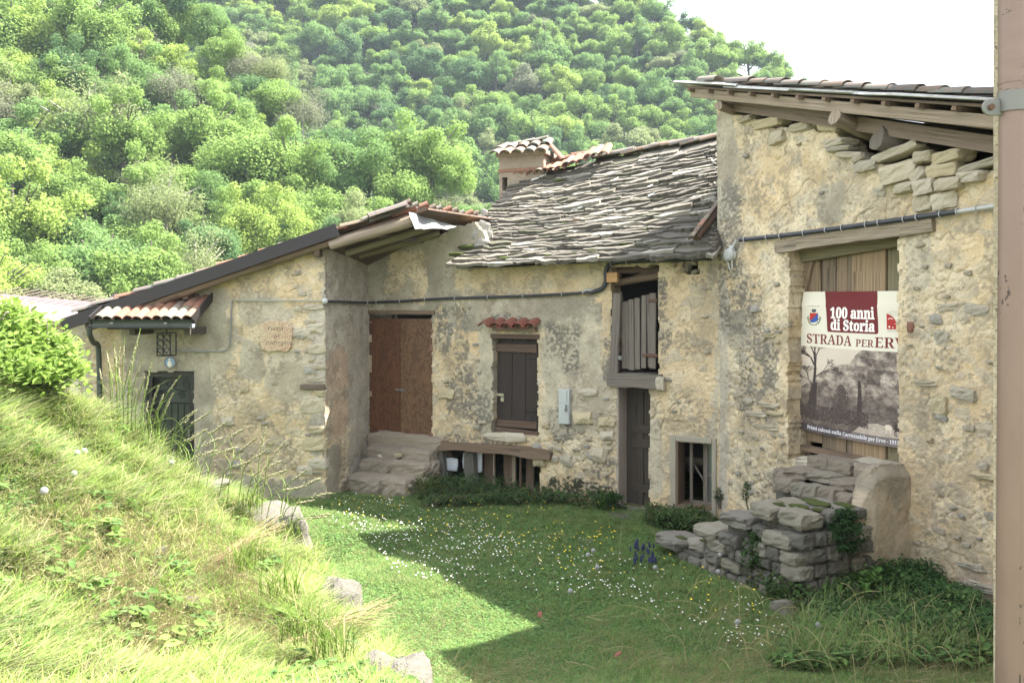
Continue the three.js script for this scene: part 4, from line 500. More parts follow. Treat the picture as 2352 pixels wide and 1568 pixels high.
// ================================================================== left wing
const LW = new Wall([-6.78, 13.3], [-2.9, 13.15]), SW = new Wall([-2.9, 13.15], [-2.47, 14.72]);
const wing = LW.place(thing('stone_house', 'ochre and grey stone wing with a black iron gate and dark metal verge', 'house'));
const wingSurf = wallSurface(LW, 37, [[300, 900, 160, 260, 'grey'], [420, 760, 110, 100, 'grey'], [575, 838, 30, 48, 'grey'], [500, 850, 20, 45, 'pale'], [645, 625, 80, 55, 'ochre'], [735, 620, 22, 55, 'grey'], [560, 970, 60, 90, 'ochre'], [660, 860, 50, 60, 'pale'], [610, 700, 60, 40, 'pale'], [690, 650, 50, 60, 'ochre'], [600, 1040, 70, 60, 'ochre'], [700, 1000, 40, 60, 'rubble'], [610, 1130, 130, 40, 'grey'], [240, 830, 40, 100, 'ochre'], [470, 900, 26, 160, 'grey'], [735, 850, 20, 200, 'lilac']], -0.25, 4.0, -0.35, 4.3, 230, 0.52);
const sideSurf = wallSurface(SW, 43, [[800, 700, 60, 160, 'lilac'], [825, 850, 25, 300, 'lilac'], [770, 640, 20, 60, 'pale'], [775, 900, 25, 100, 'pink'], [760, 1080, 20, 60, 'grey']], -0.1, 1.8, -0.35, 4.6, 220, 0.5);
{
  const gate = (() => { const a = LW.hit(331, 853), b = LW.hit(444, 1100); return [a[0], b[0], -0.05, a[1]]; })(), top = [[160, 752], [205, 740], [745, 552], [760, 547]].map(([x, y]) => LW.hit(x, y)), wob = (u, v, s) => 0.012 * (fbm(u * 9, v * 9, 3, s) - 0.5) * 2, corner = (v) => LW.len + 0.03 * (noise(v * 7, 3, 8) - 0.5) + 0.03 * (noise(v * 19, 3, 9) - 0.5);
  const g = wallSheet({ u0: -0.02, u1: LW.len + 0.03, v0: -0.35, v1: 4.25, step: 0.021, inside: (u, v) => v < lineAt(top, u) && u < corner(v) && !(u + wob(u, v, 1) > gate[0] && u + wob(u, v, 1) < gate[1] && v < gate[3] + wob(u, v, 2)), disp: (u, v) => 0.05 * (wingSurf.height(u, v) - 0.5) + 0.05 * (fbm(u * 1.2, v * 1.2, 3, 55) - 0.5), depth: () => 0.3 });
  part('wall', g, wingSurf.mat, wing);
  const side = wallSheet({ u0: -0.0, u1: SW.len, v0: -0.35, v1: 4.5, step: 0.021, inside: (u, v) => v < lerp(4.05, 4.02, u / SW.len) + 0.1, disp: (u, v) => 0.06 * (sideSurf.height(u, v) - 0.5) + 0.05 * (fbm(u * 1.2, v * 1.2, 3, 65) - 0.5), depth: () => 0.2 });
  const sm = part('side_wall', side, sideSurf.mat, wing); { const tmp = new THREE.Object3D(); SW.place(tmp); tmp.updateMatrixWorld(true); const m = wing.matrixWorld.clone().invert().multiply(tmp.matrixWorld); m.decompose(sm.position, sm.quaternion, sm.scale); }
  part('back_wall', merge([box(4.2, 3.2, 0.3, 1.7, 1.4, -3.4), box(0.3, 3.0, 3.2, 0.13, 1.35, -1.9)]), std([0.22, 0.19, 0.14], 1), wing);
  const R = rng(277), clear = (u, v, w) => (u > gate[0] - w && u < gate[1] + w && v < gate[3] + w) || v > lineAt(top, u) - 0.15 || u > LW.len - 0.06;
  scatterStones(LW, wing, [[540, 600, 740, 740, 6, 0.8], [520, 820, 740, 1090, 20], [680, 700, 740, 900, 6]], 278, clear);
  for (const [x, y, w, h] of [[725, 752, 44, 22], [728, 800, 40, 26], [722, 705, 46, 16], [730, 842, 36, 14], [726, 870, 40, 14], [718, 930, 54, 34], [728, 985, 40, 20], [722, 1020, 50, 34], [730, 1065, 40, 22], [690, 765, 40, 18], [736, 902, 26, 14], [700, 1080, 36, 24]]) { const [u, v, Z] = LW.hit(x, y); setStone(wing, u, v, w * Z / F, h * Z / F * (0.8 + 0.4 * R()), 0.22, -0.075, 0, R, [STONE[0], STONE[2], STONE[4]], STONEF); }
  { const [u, v, Z] = LW.hit(719, 888), q = part('brick', STONEF[0], TILE[3], wing); q.position.set(u, v, -0.01); q.scale.set(58 * Z / F, 14 * Z / F, 0.12); }
  // iron gate
  {
    const gt = new THREE.Group(); gt.name = 'iron_gate'; wing.add(gt); const [a, b, , d] = gate, z = -0.1, w = b - a, cx = (a + b) / 2;
    part('frame', merge([box(0.09, d + 0.1, 0.06, a + 0.045, (d - 0.1) / 2, z), box(0.09, d + 0.1, 0.06, b - 0.045, (d - 0.1) / 2, z), box(w - 0.18, 0.09, 0.06, cx, d - 0.045, z)]), std([0.035, 0.033, 0.03], 0.5, { metalness: 0.3 }), gt);
    for (let k = 1; k < 6; k++) part('bar', box(0.014, d - 0.5, 0.014, lerp(a + 0.09, b - 0.09, k / 6), (d - 0.5) / 2 + 0.0, z), M.iron, gt);
    for (const y of [0.35, 1.0, d - 0.5]) part('crossbar', box(w - 0.18, 0.02, 0.01, cx, y, z + 0.012), M.iron, gt);
    const spiral = (x, y, r, dir, turns) => { const pts = []; for (let i = 0; i <= 26; i++) { const t = i / 26, rr = r * (1 - 0.75 * t), an = dir * t * turns * 2 * Math.PI; pts.push(new V3(x + Math.cos(an) * rr * dir, y + Math.sin(an) * rr * dir, z)); } return tube(pts, 0.008, 40, 5); };
    for (const s of [-1, 1]) { part('scroll', spiral(cx + s * 0.24, d - 0.2, 0.075, s, 1.6), M.iron, gt); part('scroll', spiral(cx + s * 0.16, d - 0.38, 0.06, -s, 1.6), M.iron, gt); part('scroll', spiral(cx + s * 0.05, d - 0.2, 0.05, s, 1.4), M.iron, gt); part('scroll', tube([new V3(cx + s * 0.3, d - 0.25, z), new V3(cx + s * 0.2, d - 0.31, z), new V3(cx + s * 0.06, d - 0.28, z), new V3(cx, d - 0.16, z)], 0.008, 16, 5), M.iron, gt); }
    part('lock', box(0.03, 0.12, 0.03, b - 0.1, 1.0, z + 0.04, 0.004), M.steel, gt);
    part('gate_backing', box(w - 0.1, d + 0.1, 0.012, cx, (d - 0.1) / 2, z - 0.12), std([0.06, 0.072, 0.058], 0.4), gt);  // flat dark green sheet set behind the bars
  }
  // roof: deck, poles, tiles, dark metal verge
  {
    const roof = new THREE.Group(); roof.name = 'roof'; wing.add(roof); const l = (px, py, Z) => loc(wing, P(px, py, Z));
    const Lf = l(145, 738, 12.9), Hf = l(938, 487, 12.95), Hb = l(1112, 512, 14.6), Lb = Lf.clone().add(Hb.clone().sub(Hf)), back = Hb.clone().sub(Hf), run = Hf.clone().sub(Lf), n = run.clone().cross(back.clone().negate()).normalize(); if (n.y < 0) n.negate();
    const S = (s, t) => Lf.clone().addScaledVector(run, s).addScaledVector(back, t);
    const deck = (s0, s1, t0, t1, th, lift, m, nm) => { const c = [S(s0, t0), S(s1, t0), S(s1, t1), S(s0, t1)], q = c.map((p) => p.clone().addScaledVector(n, lift)), w = c.map((p) => p.clone().addScaledVector(n, lift - th)), g = new THREE.BufferGeometry(); g.setAttribute('position', new THREE.Float32BufferAttribute([...q, ...w].flatMap((p) => p.toArray()), 3)); g.setIndex([0, 1, 2, 0, 2, 3, 4, 6, 5, 4, 7, 6, 0, 4, 5, 0, 5, 1, 1, 5, 6, 1, 6, 2, 2, 6, 7, 2, 7, 3, 3, 7, 4, 3, 4, 0]); const h = g.toNonIndexed(); h.computeVertexNormals(); return part(nm, boxUV(h, 1, 'x'), m, roof); };
    deck(0, 1.055, 0.0, 2.4, 0.03, -0.03, M.brownWood, 'deck');
    // the dark verge
    const fa = l(141, 748, 12.86), fb = l(775, 528, 12.86); { const g = new THREE.BoxGeometry(fa.distanceTo(fb), 0.175, 0.02), q = part('verge_board', g, M.fascia, roof); orient(q, fa.clone().lerp(fb, 0.5), fb.clone().sub(fa), new V3(0, 1, 0)); const t = part('verge_cap', new THREE.BoxGeometry(fa.distanceTo(fb), 0.012, 0.11), M.fascia, roof); orient(t, fa.clone().lerp(fb, 0.5).add(new V3(-0.03, 0.09, -0.045)), fb.clone().sub(fa), new V3(0, 1, 0)); }
    part('rafter', pole(l(200, 752, 12.98), l(782, 548, 12.98), 0.06, 0.075, 51, 10, 8, 0.3), M.oldWood, roof);
    part('rafter', pole(l(758, 566, 12.95), l(945, 506, 12.95), 0.075, 0.09, 53, 6, 9), M.paleWood, roof);
    part('rafter', pole(l(795, 580, 13.5), l(985, 524, 13.4), 0.06, 0.06, 55), M.mossWood, roof);
    part('rafter', pole(l(826, 588, 14.1), l(1010, 536, 14.0), 0.06, 0.06, 57), M.mossWood, roof);
    part('purlin', pole(l(866, 536, 13.3), l(1000, 556, 14.45), 0.05, 0.06, 59), M.greyWood, roof);
    part('purlin', pole(l(905, 520, 13.6), l(1000, 545, 14.6), 0.035, 0.05, 60), M.oldWood, roof);
    for (const [x, y] of [[732, 580], [432, 678]]) { const p = l(x, y, 13.1), q = part('beam_end', boxUV(new RoundedBoxGeometry(0.09, 0.13, 0.3, 1, 0.01)), M.brownWood, roof); q.position.copy(p); q.position.z -= 0.02; }
    // tiles: columns running down the slope, the front column at the verge
    const tl = 0.33, Ls = run.length(), down = run.clone().negate();
    for (let c = 0; c < 7; c++) for (let k = 0; k < Math.floor(Ls / tl); k++) { const s = 1 - (k * tl) / Ls, t = (c * 0.2 + 0.06) / back.length(), q = part('roof_tile', BARREL[(c + k) % 3], [TILE_GREY[0], TILE[3], TILE[1], TILE_GREY[1], TILE[0]][Math.floor(hash(c, k, 5) * 5)], roof); orient(q, S(s, t).addScaledVector(n, 0.045 + 0.02 * R()).add(new V3(0, 0, 0.03 * (R() - 0.5))), down.clone().normalize().addScaledVector(n, 0.05).add(new V3(0, 0, 0.06 * (R() - 0.5))), n); q.scale.set(1, 1.15, 1.3); }
    // tile ends along the high edge
    const bd = back.clone().normalize(), out = run.clone().normalize();
    for (let k = 0; k < 10; k++) { const t = 0.03 + k * 0.1, q = part('edge_tile', BARREL[k % 3], [TILE[3], TILE_GREY[1], TILE[0]][k % 3], roof); orient(q, S(0.93, t).addScaledVector(n, 0.07 + 0.03 * R()), out.clone().addScaledVector(n, 0.08), n); q.scale.set(1.05, 1.15, 1.2); const p = part('edge_tile', BARREL[(k + 1) % 3], TILE[k % 2 ? 3 : 0], roof); orient(p, S(0.935, t + 0.05).addScaledVector(n, 0.085), out.clone().addScaledVector(n, 0.02), n.clone().negate()); p.scale.set(1.0, 0.9, 0.9); }
    { const q = part('roof_tile', barrel(0.62, 0.11, 0.13, 0.02), TILE_GREY[0], roof); orient(q, l(938, 476, 12.95), l(868, 500, 12.85).sub(l(938, 476, 12.95)), n); }
    // torn white sheet hanging from the corner
    { const a = l(939, 487, 12.85), b = l(1034, 516, 13.6), N = 14, p = [], id = []; for (let j = 0; j <= 4; j++) for (let i = 0; i <= N; i++) { const s = i / N, q = a.clone().lerp(b, s), dr = (0.24 * Math.pow(1 - s, 0.7) + 0.02 + 0.05 * (noise(s * 9, 1, 4) - 0.5)) * (j / 4); q.y -= dr; q.x += 0.10 * (j / 4) + 0.02 * Math.sin(s * 15); q.z += 0.06 * (j / 4) + 0.03 * Math.sin(s * 11 + j); p.push(q.x, q.y, q.z); } for (let j = 0; j < 4; j++) for (let i = 0; i < N; i++) { const k = j * (N + 1) + i; id.push(k, k + 1, k + N + 2, k, k + N + 2, k + N + 1); } const g = new THREE.BufferGeometry(); g.setAttribute('position', new THREE.Float32BufferAttribute(p, 3)); g.setIndex(id); g.computeVertexNormals(); part('torn_sheet', g, M.white, roof); }
    const rubM = stoneM([0.36, 0.34, 0.30], true);
    // rubble packed under the tiles at the back corner
    for (const [x, y, w, h, Z] of [[1060, 528, 44, 30, 14.4], [1088, 522, 40, 30, 14.4], [1075, 552, 50, 34, 14.2], [1048, 560, 36, 28, 14.2], [1105, 505, 30, 24, 14.5], [1100, 540, 34, 26, 13.75], [1110, 560, 34, 26, 13.65], [1116, 580, 30, 24, 13.6], [1112, 520, 34, 26, 13.85], [1098, 570, 26, 22, 13.65], [1112, 488, 20, 18, 14.6], [1120, 540, 30, 26, 13.8]]) { const p = l(x, y, Z), q = part('stone', STONEF[Math.floor(R() * 6)], rubM, wing); q.position.copy(p); q.scale.set(w * Z / F * 0.8, h * Z / F * 0.9, 0.18); q.rotation.z = (R() - 0.5) * 0.6; }
  }
  // tiled canopy over the gate
  {
    const can = new THREE.Group(); can.name = 'canopy'; wing.add(can); const o = 0.72, fl = LW.L(212, 740, o), fr = LW.L(440, 742, o), wl = LW.L(225, 704, 0.0), wr = LW.L(470, 704, 0.0), x0 = fl.x, x1 = fr.x, yF = fl.y - 0.02, yW = wl.y + 0.09, dn = new V3(0, yF - yW, o).normalize(), up = new V3(0, o, yW - yF).normalize();
    { const q = part('canopy_deck', boxUV(new THREE.BoxGeometry(x1 - x0, 0.03, Math.hypot(o, yW - yF)), 1, 'x'), M.oldWood, can); orient(q, new V3((x0 + x1) / 2, (yF + yW) / 2 - 0.03, o / 2), new V3(1, 0, 0), up); }
    const nC = 10; for (let k = 0; k < nC; k++) for (let r = 0; r < 2; r++) { const x = lerp(x0 + 0.08, x1 - 0.08, k / (nC - 1)), q = part('roof_tile', BARREL[(k + r) % 3], [TILE[2], TILE[4], TILE[3], TILE[0]][Math.floor(hash(k, r, 9) * 4)], can); orient(q, new V3(x + 0.01 * (R() - 0.5), lerp(yF, yW, 1 - r * 0.48) + 0.035 + 0.012 * R(), lerp(o, 0, 1 - r * 0.48) - (r ? 0 : 0.02)), dn, up); q.scale.set(0.98, 1.1, 1.05); if (k < nC - 1) { const p = part('roof_tile', BARREL[(k + r) % 3], TILE[3], can); orient(p, new V3(x + 0.075, lerp(yF, yW, 1 - r * 0.48) + 0.05, lerp(o, 0, 1 - r * 0.48)), dn, up.clone().negate()); p.scale.set(0.96, 0.6, 0.7); } }
    for (const [x, nm] of [[x0 - 0.02, 'a'], [x1 + 0.02, 'b']]) { const q = part('barge_strip', new THREE.BoxGeometry(0.02, 0.13, Math.hypot(o, yW - yF) + 0.06), M.fascia, can); orient(q, new V3(x, (yF + yW) / 2 + 0.06, o / 2 + 0.01), new V3(1, 0, 0), up); }
    { const pts = [], N = 8; const sh = []; for (let i = 0; i <= N; i++) { const a = Math.PI + Math.PI * i / N; sh.push([Math.cos(a) * 0.06, Math.sin(a) * 0.06]); } const g = new THREE.CylinderGeometry(0.06, 0.06, x1 - x0 + 0.1, 12, 1, true, Math.PI / 2, Math.PI).rotateZ(Math.PI / 2).translate((x0 + x1) / 2, yF - 0.0, o + 0.06); part('gutter', g, M.copper, can); pts; part('gutter_end', new THREE.CircleGeometry(0.06, 12, Math.PI, Math.PI).rotateY(Math.PI / 2).translate(x1 + 0.05, yF, o + 0.06), std([0.35, 0.40, 0.42], 0.5, { metalness: 0.4 }), can); }
    for (const x of [lerp(x0, x1, 0.22), lerp(x0, x1, 0.76)]) part('gutter_bracket', box(0.025, 0.012, 0.16, x, yF + 0.01, o + 0.05), M.steel, can);
    for (const x of [lerp(x0, x1, 0.36), x1 - 0.12]) { const q = part('bracket', boxUV(box(0.09, 0.11, 0.62, x, yF - 0.12, 0.3, 0.01), 1, 'z'), M.blackWood, can); q; }
    part('rear_batten', boxUV(box(x1 - x0 - 0.3, 0.08, 0.08, (x0 + x1) / 2, yF - 0.05, 0.55), 1, 'x'), M.blackWood, can);
    part('downspout', tube([new V3(x0 - 0.02, yF - 0.04, o + 0.06), new V3(x0 - 0.03, yF - 0.16, o + 0.03), new V3(x0 - 0.18, yF - 0.3, o - 0.35), new V3(x0 - 0.24, yF - 0.36, 0.12), new V3(x0 - 0.24, yF - 0.9, 0.08), new V3(x0 - 0.24, 0.4, 0.08)], 0.04, 30, 8), M.copper, can);
  }
}
// ================================================================== stone stair with its landing, at the taller house
{
  const o = RW.at(2.2, 0, 1.1), st = thing('stone_stair', 'rough dry-stone stair and landing below the banner window', 'stairs', null, o); st.rotation.y = RW.theta; st.updateMatrixWorld(true);
  const R = rng(61), X = (u) => u - 2.2, W = (w) => w - 1.1;                       // local axes: along the wall, up, out
  const G = Array.from({ length: 8 }, (_, i) => chippedGeo(2100 + i * 11, 5, 9, 0.2, 0.03));
  const put = (u, v, w, su, sv, sw, rot = 0, m) => { const q = part('stone', G[Math.floor(R() * 8)], m ?? STAIR[Math.floor(R() * 4)], st); q.position.set(X(u), v, W(w)); q.scale.set(su, sv, sw); q.rotation.set((R() - 0.5) * 0.08, (R() - 0.5) * 0.14, rot + (R() - 0.5) * 0.08); return q; };
  const prof = [[0.95, 0.1], [1.2, 0.24], [1.62, 0.27], [1.66, 0.5], [2.0, 0.52], [2.04, 0.72], [2.36, 0.74], [2.4, 0.88], [3.1, 0.9]];
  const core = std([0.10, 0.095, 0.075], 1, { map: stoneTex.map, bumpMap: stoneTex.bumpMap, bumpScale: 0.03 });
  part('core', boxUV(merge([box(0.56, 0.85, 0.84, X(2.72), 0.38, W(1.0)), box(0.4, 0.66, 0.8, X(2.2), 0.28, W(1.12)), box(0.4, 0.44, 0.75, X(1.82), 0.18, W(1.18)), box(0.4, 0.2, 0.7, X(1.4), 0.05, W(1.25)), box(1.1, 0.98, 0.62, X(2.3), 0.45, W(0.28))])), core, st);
  // courses on the outer face
  for (let c = 0; c < 6; c++) { let u = 0.95 + 0.1 * R(); const v = 0.05 + c * 0.145; while (u < 2.98) { const w = 0.10 + 0.2 * R() * (0.5 + R()); if (v + 0.07 < lineAt(prof, u + w / 2) - 0.09 && !(c === 0 && u > 2.2 && R() < 0.2)) put(u + w / 2, v + 0.025 * (R() - 0.5), 1.44 + 0.05 * (R() - 0.5) + (u < 2.3 ? 0.06 : 0), w * 0.97, 0.135 + 0.05 * (R() - 0.5), 0.3); u += w * 0.99 + 0.012; } }
  // courses on the near face
  for (let c = 0; c < 5; c++) { let w = 0.45 + 0.1 * R(); const v = 0.05 + c * 0.155; while (w < 1.42) { const L = 0.12 + 0.18 * R(); put(2.98, v, w + L / 2, 0.28, 0.145, L * 0.96); w += L + 0.012; } }
  // step slabs and the flags of the landing
  for (const [u, v, w, a, b, c] of [[1.12, 0.19, 1.5, 0.42, 0.13, 0.5], [1.42, 0.21, 1.3, 0.35, 0.12, 0.5], [1.76, 0.46, 1.45, 0.42, 0.13, 0.45], [1.8, 0.44, 1.05, 0.4, 0.12, 0.4], [2.2, 0.68, 1.42, 0.44, 0.13, 0.45], [2.18, 0.66, 1.0, 0.42, 0.12, 0.4]]) put(u, v, w, a, b, c);
  for (const [u, v, w, a, b, c] of [[2.55, 0.86, 1.4, 0.36, 0.15, 0.36], [2.92, 0.855, 1.36, 0.34, 0.16, 0.34], [2.5, 0.875, 1.06, 0.32, 0.09, 0.3], [2.78, 0.875, 1.05, 0.26, 0.09, 0.28], [3.02, 0.87, 1.08, 0.2, 0.12, 0.2], [3.03, 0.865, 0.88, 0.2, 0.1, 0.18], [2.62, 0.88, 0.78, 0.3, 0.09, 0.26], [2.88, 0.875, 0.80, 0.22, 0.09, 0.24], [3.02, 0.87, 0.70, 0.2, 0.1, 0.18]]) put(u, v, w, a * 0.92, b, c * 0.92);
  // two upper steps into the window
  for (const [u, v, w, a, b, c] of [[1.98, 0.95, 0.6, 0.26, 0.16, 0.24], [2.2, 0.93, 0.62, 0.18, 0.15, 0.2], [2.4, 0.95, 0.62, 0.2, 0.16, 0.24], [2.62, 0.95, 0.6, 0.22, 0.17, 0.22], [2.82, 0.93, 0.58, 0.2, 0.15, 0.2], [1.95, 1.05, 0.32, 0.34, 0.1, 0.4], [2.3, 1.06, 0.3, 0.36, 0.1, 0.4], [2.62, 1.05, 0.3, 0.34, 0.1, 0.4], [1.72, 0.9, 0.3, 0.3, 0.3, 0.4], [2.0, 1.16, 0.06, 0.3, 0.16, 0.3], [2.34, 1.17, 0.06, 0.36, 0.17, 0.3], [2.7, 1.17, 0.06, 0.34, 0.17, 0.3]]) put(u, v, w, a, b, c, 0, [STEPM[1], STAIR[2], STEPM[0]][Math.floor(R() * 3)]);
  for (const [u, v, w, s] of [[2.75, 0.93, 0.95, 0.2], [2.6, 0.925, 0.9, 0.15], [2.9, 0.92, 0.72, 0.17], [2.25, 0.74, 1.2, 0.12], [1.5, 0.27, 1.4, 0.14], [2.45, 0.9, 1.2, 0.12], [2.75, 0.925, 1.22, 0.16], [2.95, 0.925, 1.15, 0.1], [1.85, 0.53, 1.3, 0.13], [2.6, 0.93, 1.35, 0.1], [1.2, 0.25, 1.55, 0.12]]) { const q = part('moss', stoneGeo(2500 + Math.round(u * 10), 3, 2.2, 0.1), mossM, st); q.position.set(X(u), v, W(w)); q.scale.set(s * 1.5, 0.035, s); }
  for (let k = 0; k < 5; k++) put(2.95 + 0.3 * R(), 0.05, 1.55 + 0.25 * R() - k * 0.12, 0.22, 0.18, 0.2, 0.3);
}
// plastered spur wall beside the landing
{
  const o = RW.at(2.95, 0, 0), b = thing('spur_wall', 'smooth grey-lilac plaster buttress with rounded top beside the stair', 'buttress', null, o); b.rotation.y = RW.theta; b.updateMatrixWorld(true);
  const prof = [[-0.06, 1.30], [0.15, 1.34], [0.36, 1.34], [0.50, 1.30], [0.60, 1.21], [0.66, 1.06], [0.69, 0.9], [0.70, 0.75]], edge = (v) => 0.70 + 0.03 * (0.6 - v) * 0.5 + 0.05 * (fbm(v * 5, 2, 3, 611) - 0.5);
  const g = wallSheet({ u0: -0.75, u1: 0.06, v0: -0.3, v1: 1.5, step: 0.018, inside: (u, v) => -u < edge(v) && v < lineAt(prof, -u) + 0.06 * (fbm(u * 8, 1, 3, 613) - 0.5) , disp: (u, v) => 0.05 * (fbm(u * 4, v * 4, 4, 615) - 0.5) - 0.10 * smooth(0.5, 0.74, -u) - 0.08 * smooth(-0.14, 0.0, v - lineAt(prof, -u)), depth: () => 0.17 }).rotateY(Math.PI / 2).translate(0.17, 0, 0);
  const t = tex2(320, 640, (s, q) => { const x = s * 0.9, y = q * 1.9 - 0.35, n = fbm(x * 3, y * 3, 4, 601), m = fbm(x * 14, y * 14, 4, 605), f = fbm(x * 55, y * 55, 2, 609), st = smooth(0.5, 0.68, fbm(x * 3.5 + 3, y * 3.5, 4, 607) * 0.6 + m * 0.4), top = smooth(0.86, 1.12, y + 0.5 * (n - 0.5) + 0.3 * (m - 0.5)); const c = mix3(mix3(mix3([0.42, 0.345, 0.255], [0.52, 0.42, 0.30], n), [0.26, 0.225, 0.17], st * 0.55), [0.20, 0.185, 0.15], top * (0.35 + 0.5 * m)); const k = 0.75 + 0.35 * m + 0.2 * f; return [c[0] * k, c[1] * k, c[2] * k, m * 0.5 + f * 0.3 + n * 0.2]; }); for (const k of [t.map, t.bumpMap]) { k.repeat.set(1 / 0.9, 1 / 1.9); k.offset.set(0.8 / 0.9, 0.35 / 1.9); }
  part('body', g, std([1, 1, 1], 0.95, { map: t.map, bumpMap: t.bumpMap, bumpScale: 0.02 }), b);
}
// ================================================================== banner in the boarded window
{
  const z = -0.235, TL = RW.L(1847, 670, z), BL = RW.L(1836, 984, z), TRv = RW.L(2064, 668, z), BRv = RW.L(2062, 1026, z), TR = TL.clone().lerp(TRv, 1 / 0.91), BR = BL.clone().lerp(BRv, 1 / 0.91), o = RW.at(TL.x, BL.y, z), bn = thing('banner', 'cream and maroon printed cloth banner reading 100 anni di Storia', 'banner', null, o); bn.rotation.y = RW.theta; bn.updateMatrixWorld(true);
  const lim = winR - 0.01; for (const q of [TR, BR]) q.x = Math.min(q.x, Math.max(lim, q.x - 0.3));
  const N = 30, H = 40, p = [], uv = [], id = []; for (let j = 0; j <= H; j++) for (let i = 0; i <= N; i++) { const s = i / N, t = j / H, q = BL.clone().lerp(BR, s).lerp(TL.clone().lerp(TR, s), t); const fold = 0.014 * Math.sin(s * 9 + 2 * t) * (1 - t * 0.5) + 0.035 * (fbm(s * 3.5, t * 4.5, 3, 5) - 0.5) + 0.012 * (fbm(s * 9 + t * 5, t * 7, 2, 15) - 0.5) + 0.006 * Math.exp(-Math.pow((t - 0.9) / 0.012, 2)) + 0.005 * Math.exp(-Math.pow((t - 0.615) / 0.006, 2)) + (1 - t) * 0.02; p.push(q.x - TL.x, q.y - BL.y - 0.02 * Math.sin(s * 3.1) * (1 - t), fold); uv.push(s, t); }
  for (let j = 0; j < H; j++) for (let i = 0; i < N; i++) { const a = j * (N + 1) + i; id.push(a, a + 1, a + N + 2, a, a + N + 2, a + N + 1); }
  const g = new THREE.BufferGeometry(); g.setAttribute('position', new THREE.Float32BufferAttribute(p, 3)); g.setAttribute('uv', new THREE.Float32BufferAttribute(uv, 2)); g.setIndex(id); g.computeVertexNormals();
  const w = 1024, h = 1480, cv = document.createElement('canvas'); cv.width = w; cv.height = h; const c = cv.getContext('2d'), R = rng(9);
  c.fillStyle = '#ddd6c3'; c.fillRect(0, 0, w, h);
  c.fillStyle = '#6a2022'; c.beginPath(); c.moveTo(232, 0); c.lineTo(748, 0); c.lineTo(764, 395); c.quadraticCurveTo(764, 415, 744, 415); c.lineTo(282, 415); c.quadraticCurveTo(264, 415, 262, 397); c.closePath(); c.fill();
  c.fillStyle = '#f2eee3'; c.textAlign = 'center'; const say = (t, x, y, size, width, font = 'serif', weight = 'bold ') => { c.font = weight + size + 'px ' + font; const m = c.measureText(t).width; c.save(); c.translate(x, y); c.scale(width / m, 1); c.fillText(t, 0, 0); c.restore(); };
  const fat = (t, x, y, size, width, font) => { c.lineWidth = 7; c.strokeStyle = c.fillStyle; c.lineJoin = 'round'; c.font = 'bold ' + size + 'px ' + (font ?? 'serif'); const m = c.measureText(t).width; c.save(); c.translate(x, y); c.scale(width / m, 1); c.strokeText(t, 0, 0); c.fillText(t, 0, 0); c.restore(); };
  fat('100 anni', 506, 270, 150, 440, 'serif'); fat('di Storia', 512, 392, 142, 440, 'serif');
  c.fillStyle = '#6f2226'; say('STRADA', 285, 545, 140, 450); say('PER', 635, 545, 100, 175); say('ERVE', 905, 545, 140, 350);
  // coat of arms: shield, crown, two branches
  { const x = 128, y = 250; c.fillStyle = '#55606a'; say('COMUNE DI ERVE', x, 158, 17, 120, 'sans-serif', ''); c.fillStyle = '#4a5054'; c.fillRect(x - 22, y - 66, 44, 26); c.fillRect(x - 16, y - 42, 32, 10); c.fillStyle = '#b5342c'; c.beginPath(); c.moveTo(x - 42, y - 26); c.lineTo(x + 42, y - 26); c.lineTo(x - 42, y + 70); c.closePath(); c.fill(); c.fillStyle = '#31549c'; c.beginPath(); c.moveTo(x + 42, y - 26); c.lineTo(x + 42, y + 50); c.quadraticCurveTo(x, y + 92, x - 42, y + 66); c.closePath(); c.fill(); c.strokeStyle = '#5d6b4a'; c.lineWidth = 9; for (const s of [-1, 1]) { c.beginPath(); c.moveTo(x + s * 56, y + 10); c.quadraticCurveTo(x + s * 74, y + 80, x, y + 104); c.stroke(); for (let k = 0; k < 7; k++) { c.beginPath(); c.ellipse(x + s * (58 - k * 5 + (k % 2) * 14), y + 14 + k * 13, 9, 4, s * 0.9, 0, 7); c.fillStyle = k % 2 ? '#6d7a52' : '#48583c'; c.fill(); } } }
  // red and blue badge on the right
  { const x = 838, y = 215; c.fillStyle = '#cfc9b8'; c.beginPath(); c.arc(x + 62, y + 30, 62, Math.PI, 0); c.fill(); c.fillStyle = '#a92f2b'; c.beginPath(); c.moveTo(x, y); c.quadraticCurveTo(x + 60, y + 20, x + 78, y + 70); c.lineTo(x + 120, y + 100); c.lineTo(x + 128, y + 150); c.lineTo(x, y + 150); c.closePath(); c.fill(); c.fillStyle = '#2f4c98'; c.beginPath(); c.moveTo(x + 84, y + 62); c.lineTo(x + 130, y + 15); c.lineTo(x + 130, y + 96); c.closePath(); c.fill(); c.strokeStyle = '#efe9dc'; c.lineWidth = 7; c.beginPath(); c.arc(x + 34, y + 66, 22, -2.7, -0.5); c.stroke(); c.lineWidth = 4; for (let k = 0; k < 5; k++) { c.beginPath(); c.moveTo(x + 68 + k * 11, y + 100 + (k % 2) * 18); c.lineTo(x + 84 + k * 9, y + 88 + (k % 2) * 18); c.stroke(); } c.fillStyle = '#efe9dc'; c.beginPath(); c.arc(x + 22, y + 126, 9, 0, 7); c.arc(x + 52, y + 132, 6, 0, 7); c.fill(); c.fillStyle = '#67606a'; say('UNIONE SPORTIVA', x + 66, y + 172, 15, 130, 'sans-serif', ''); }
  // sepia view: pale sky, rock slope, trees, road, cart
  const y0 = 578; c.save(); c.beginPath(); c.rect(0, y0, w, h - y0); c.clip();
  const gr = [222, 208, 188], dk = [56, 45, 42], tone = (k) => { const q = mix3(dk, gr, k); return `rgb(${q[0] | 0},${q[1] | 0},${q[2] | 0})`; };
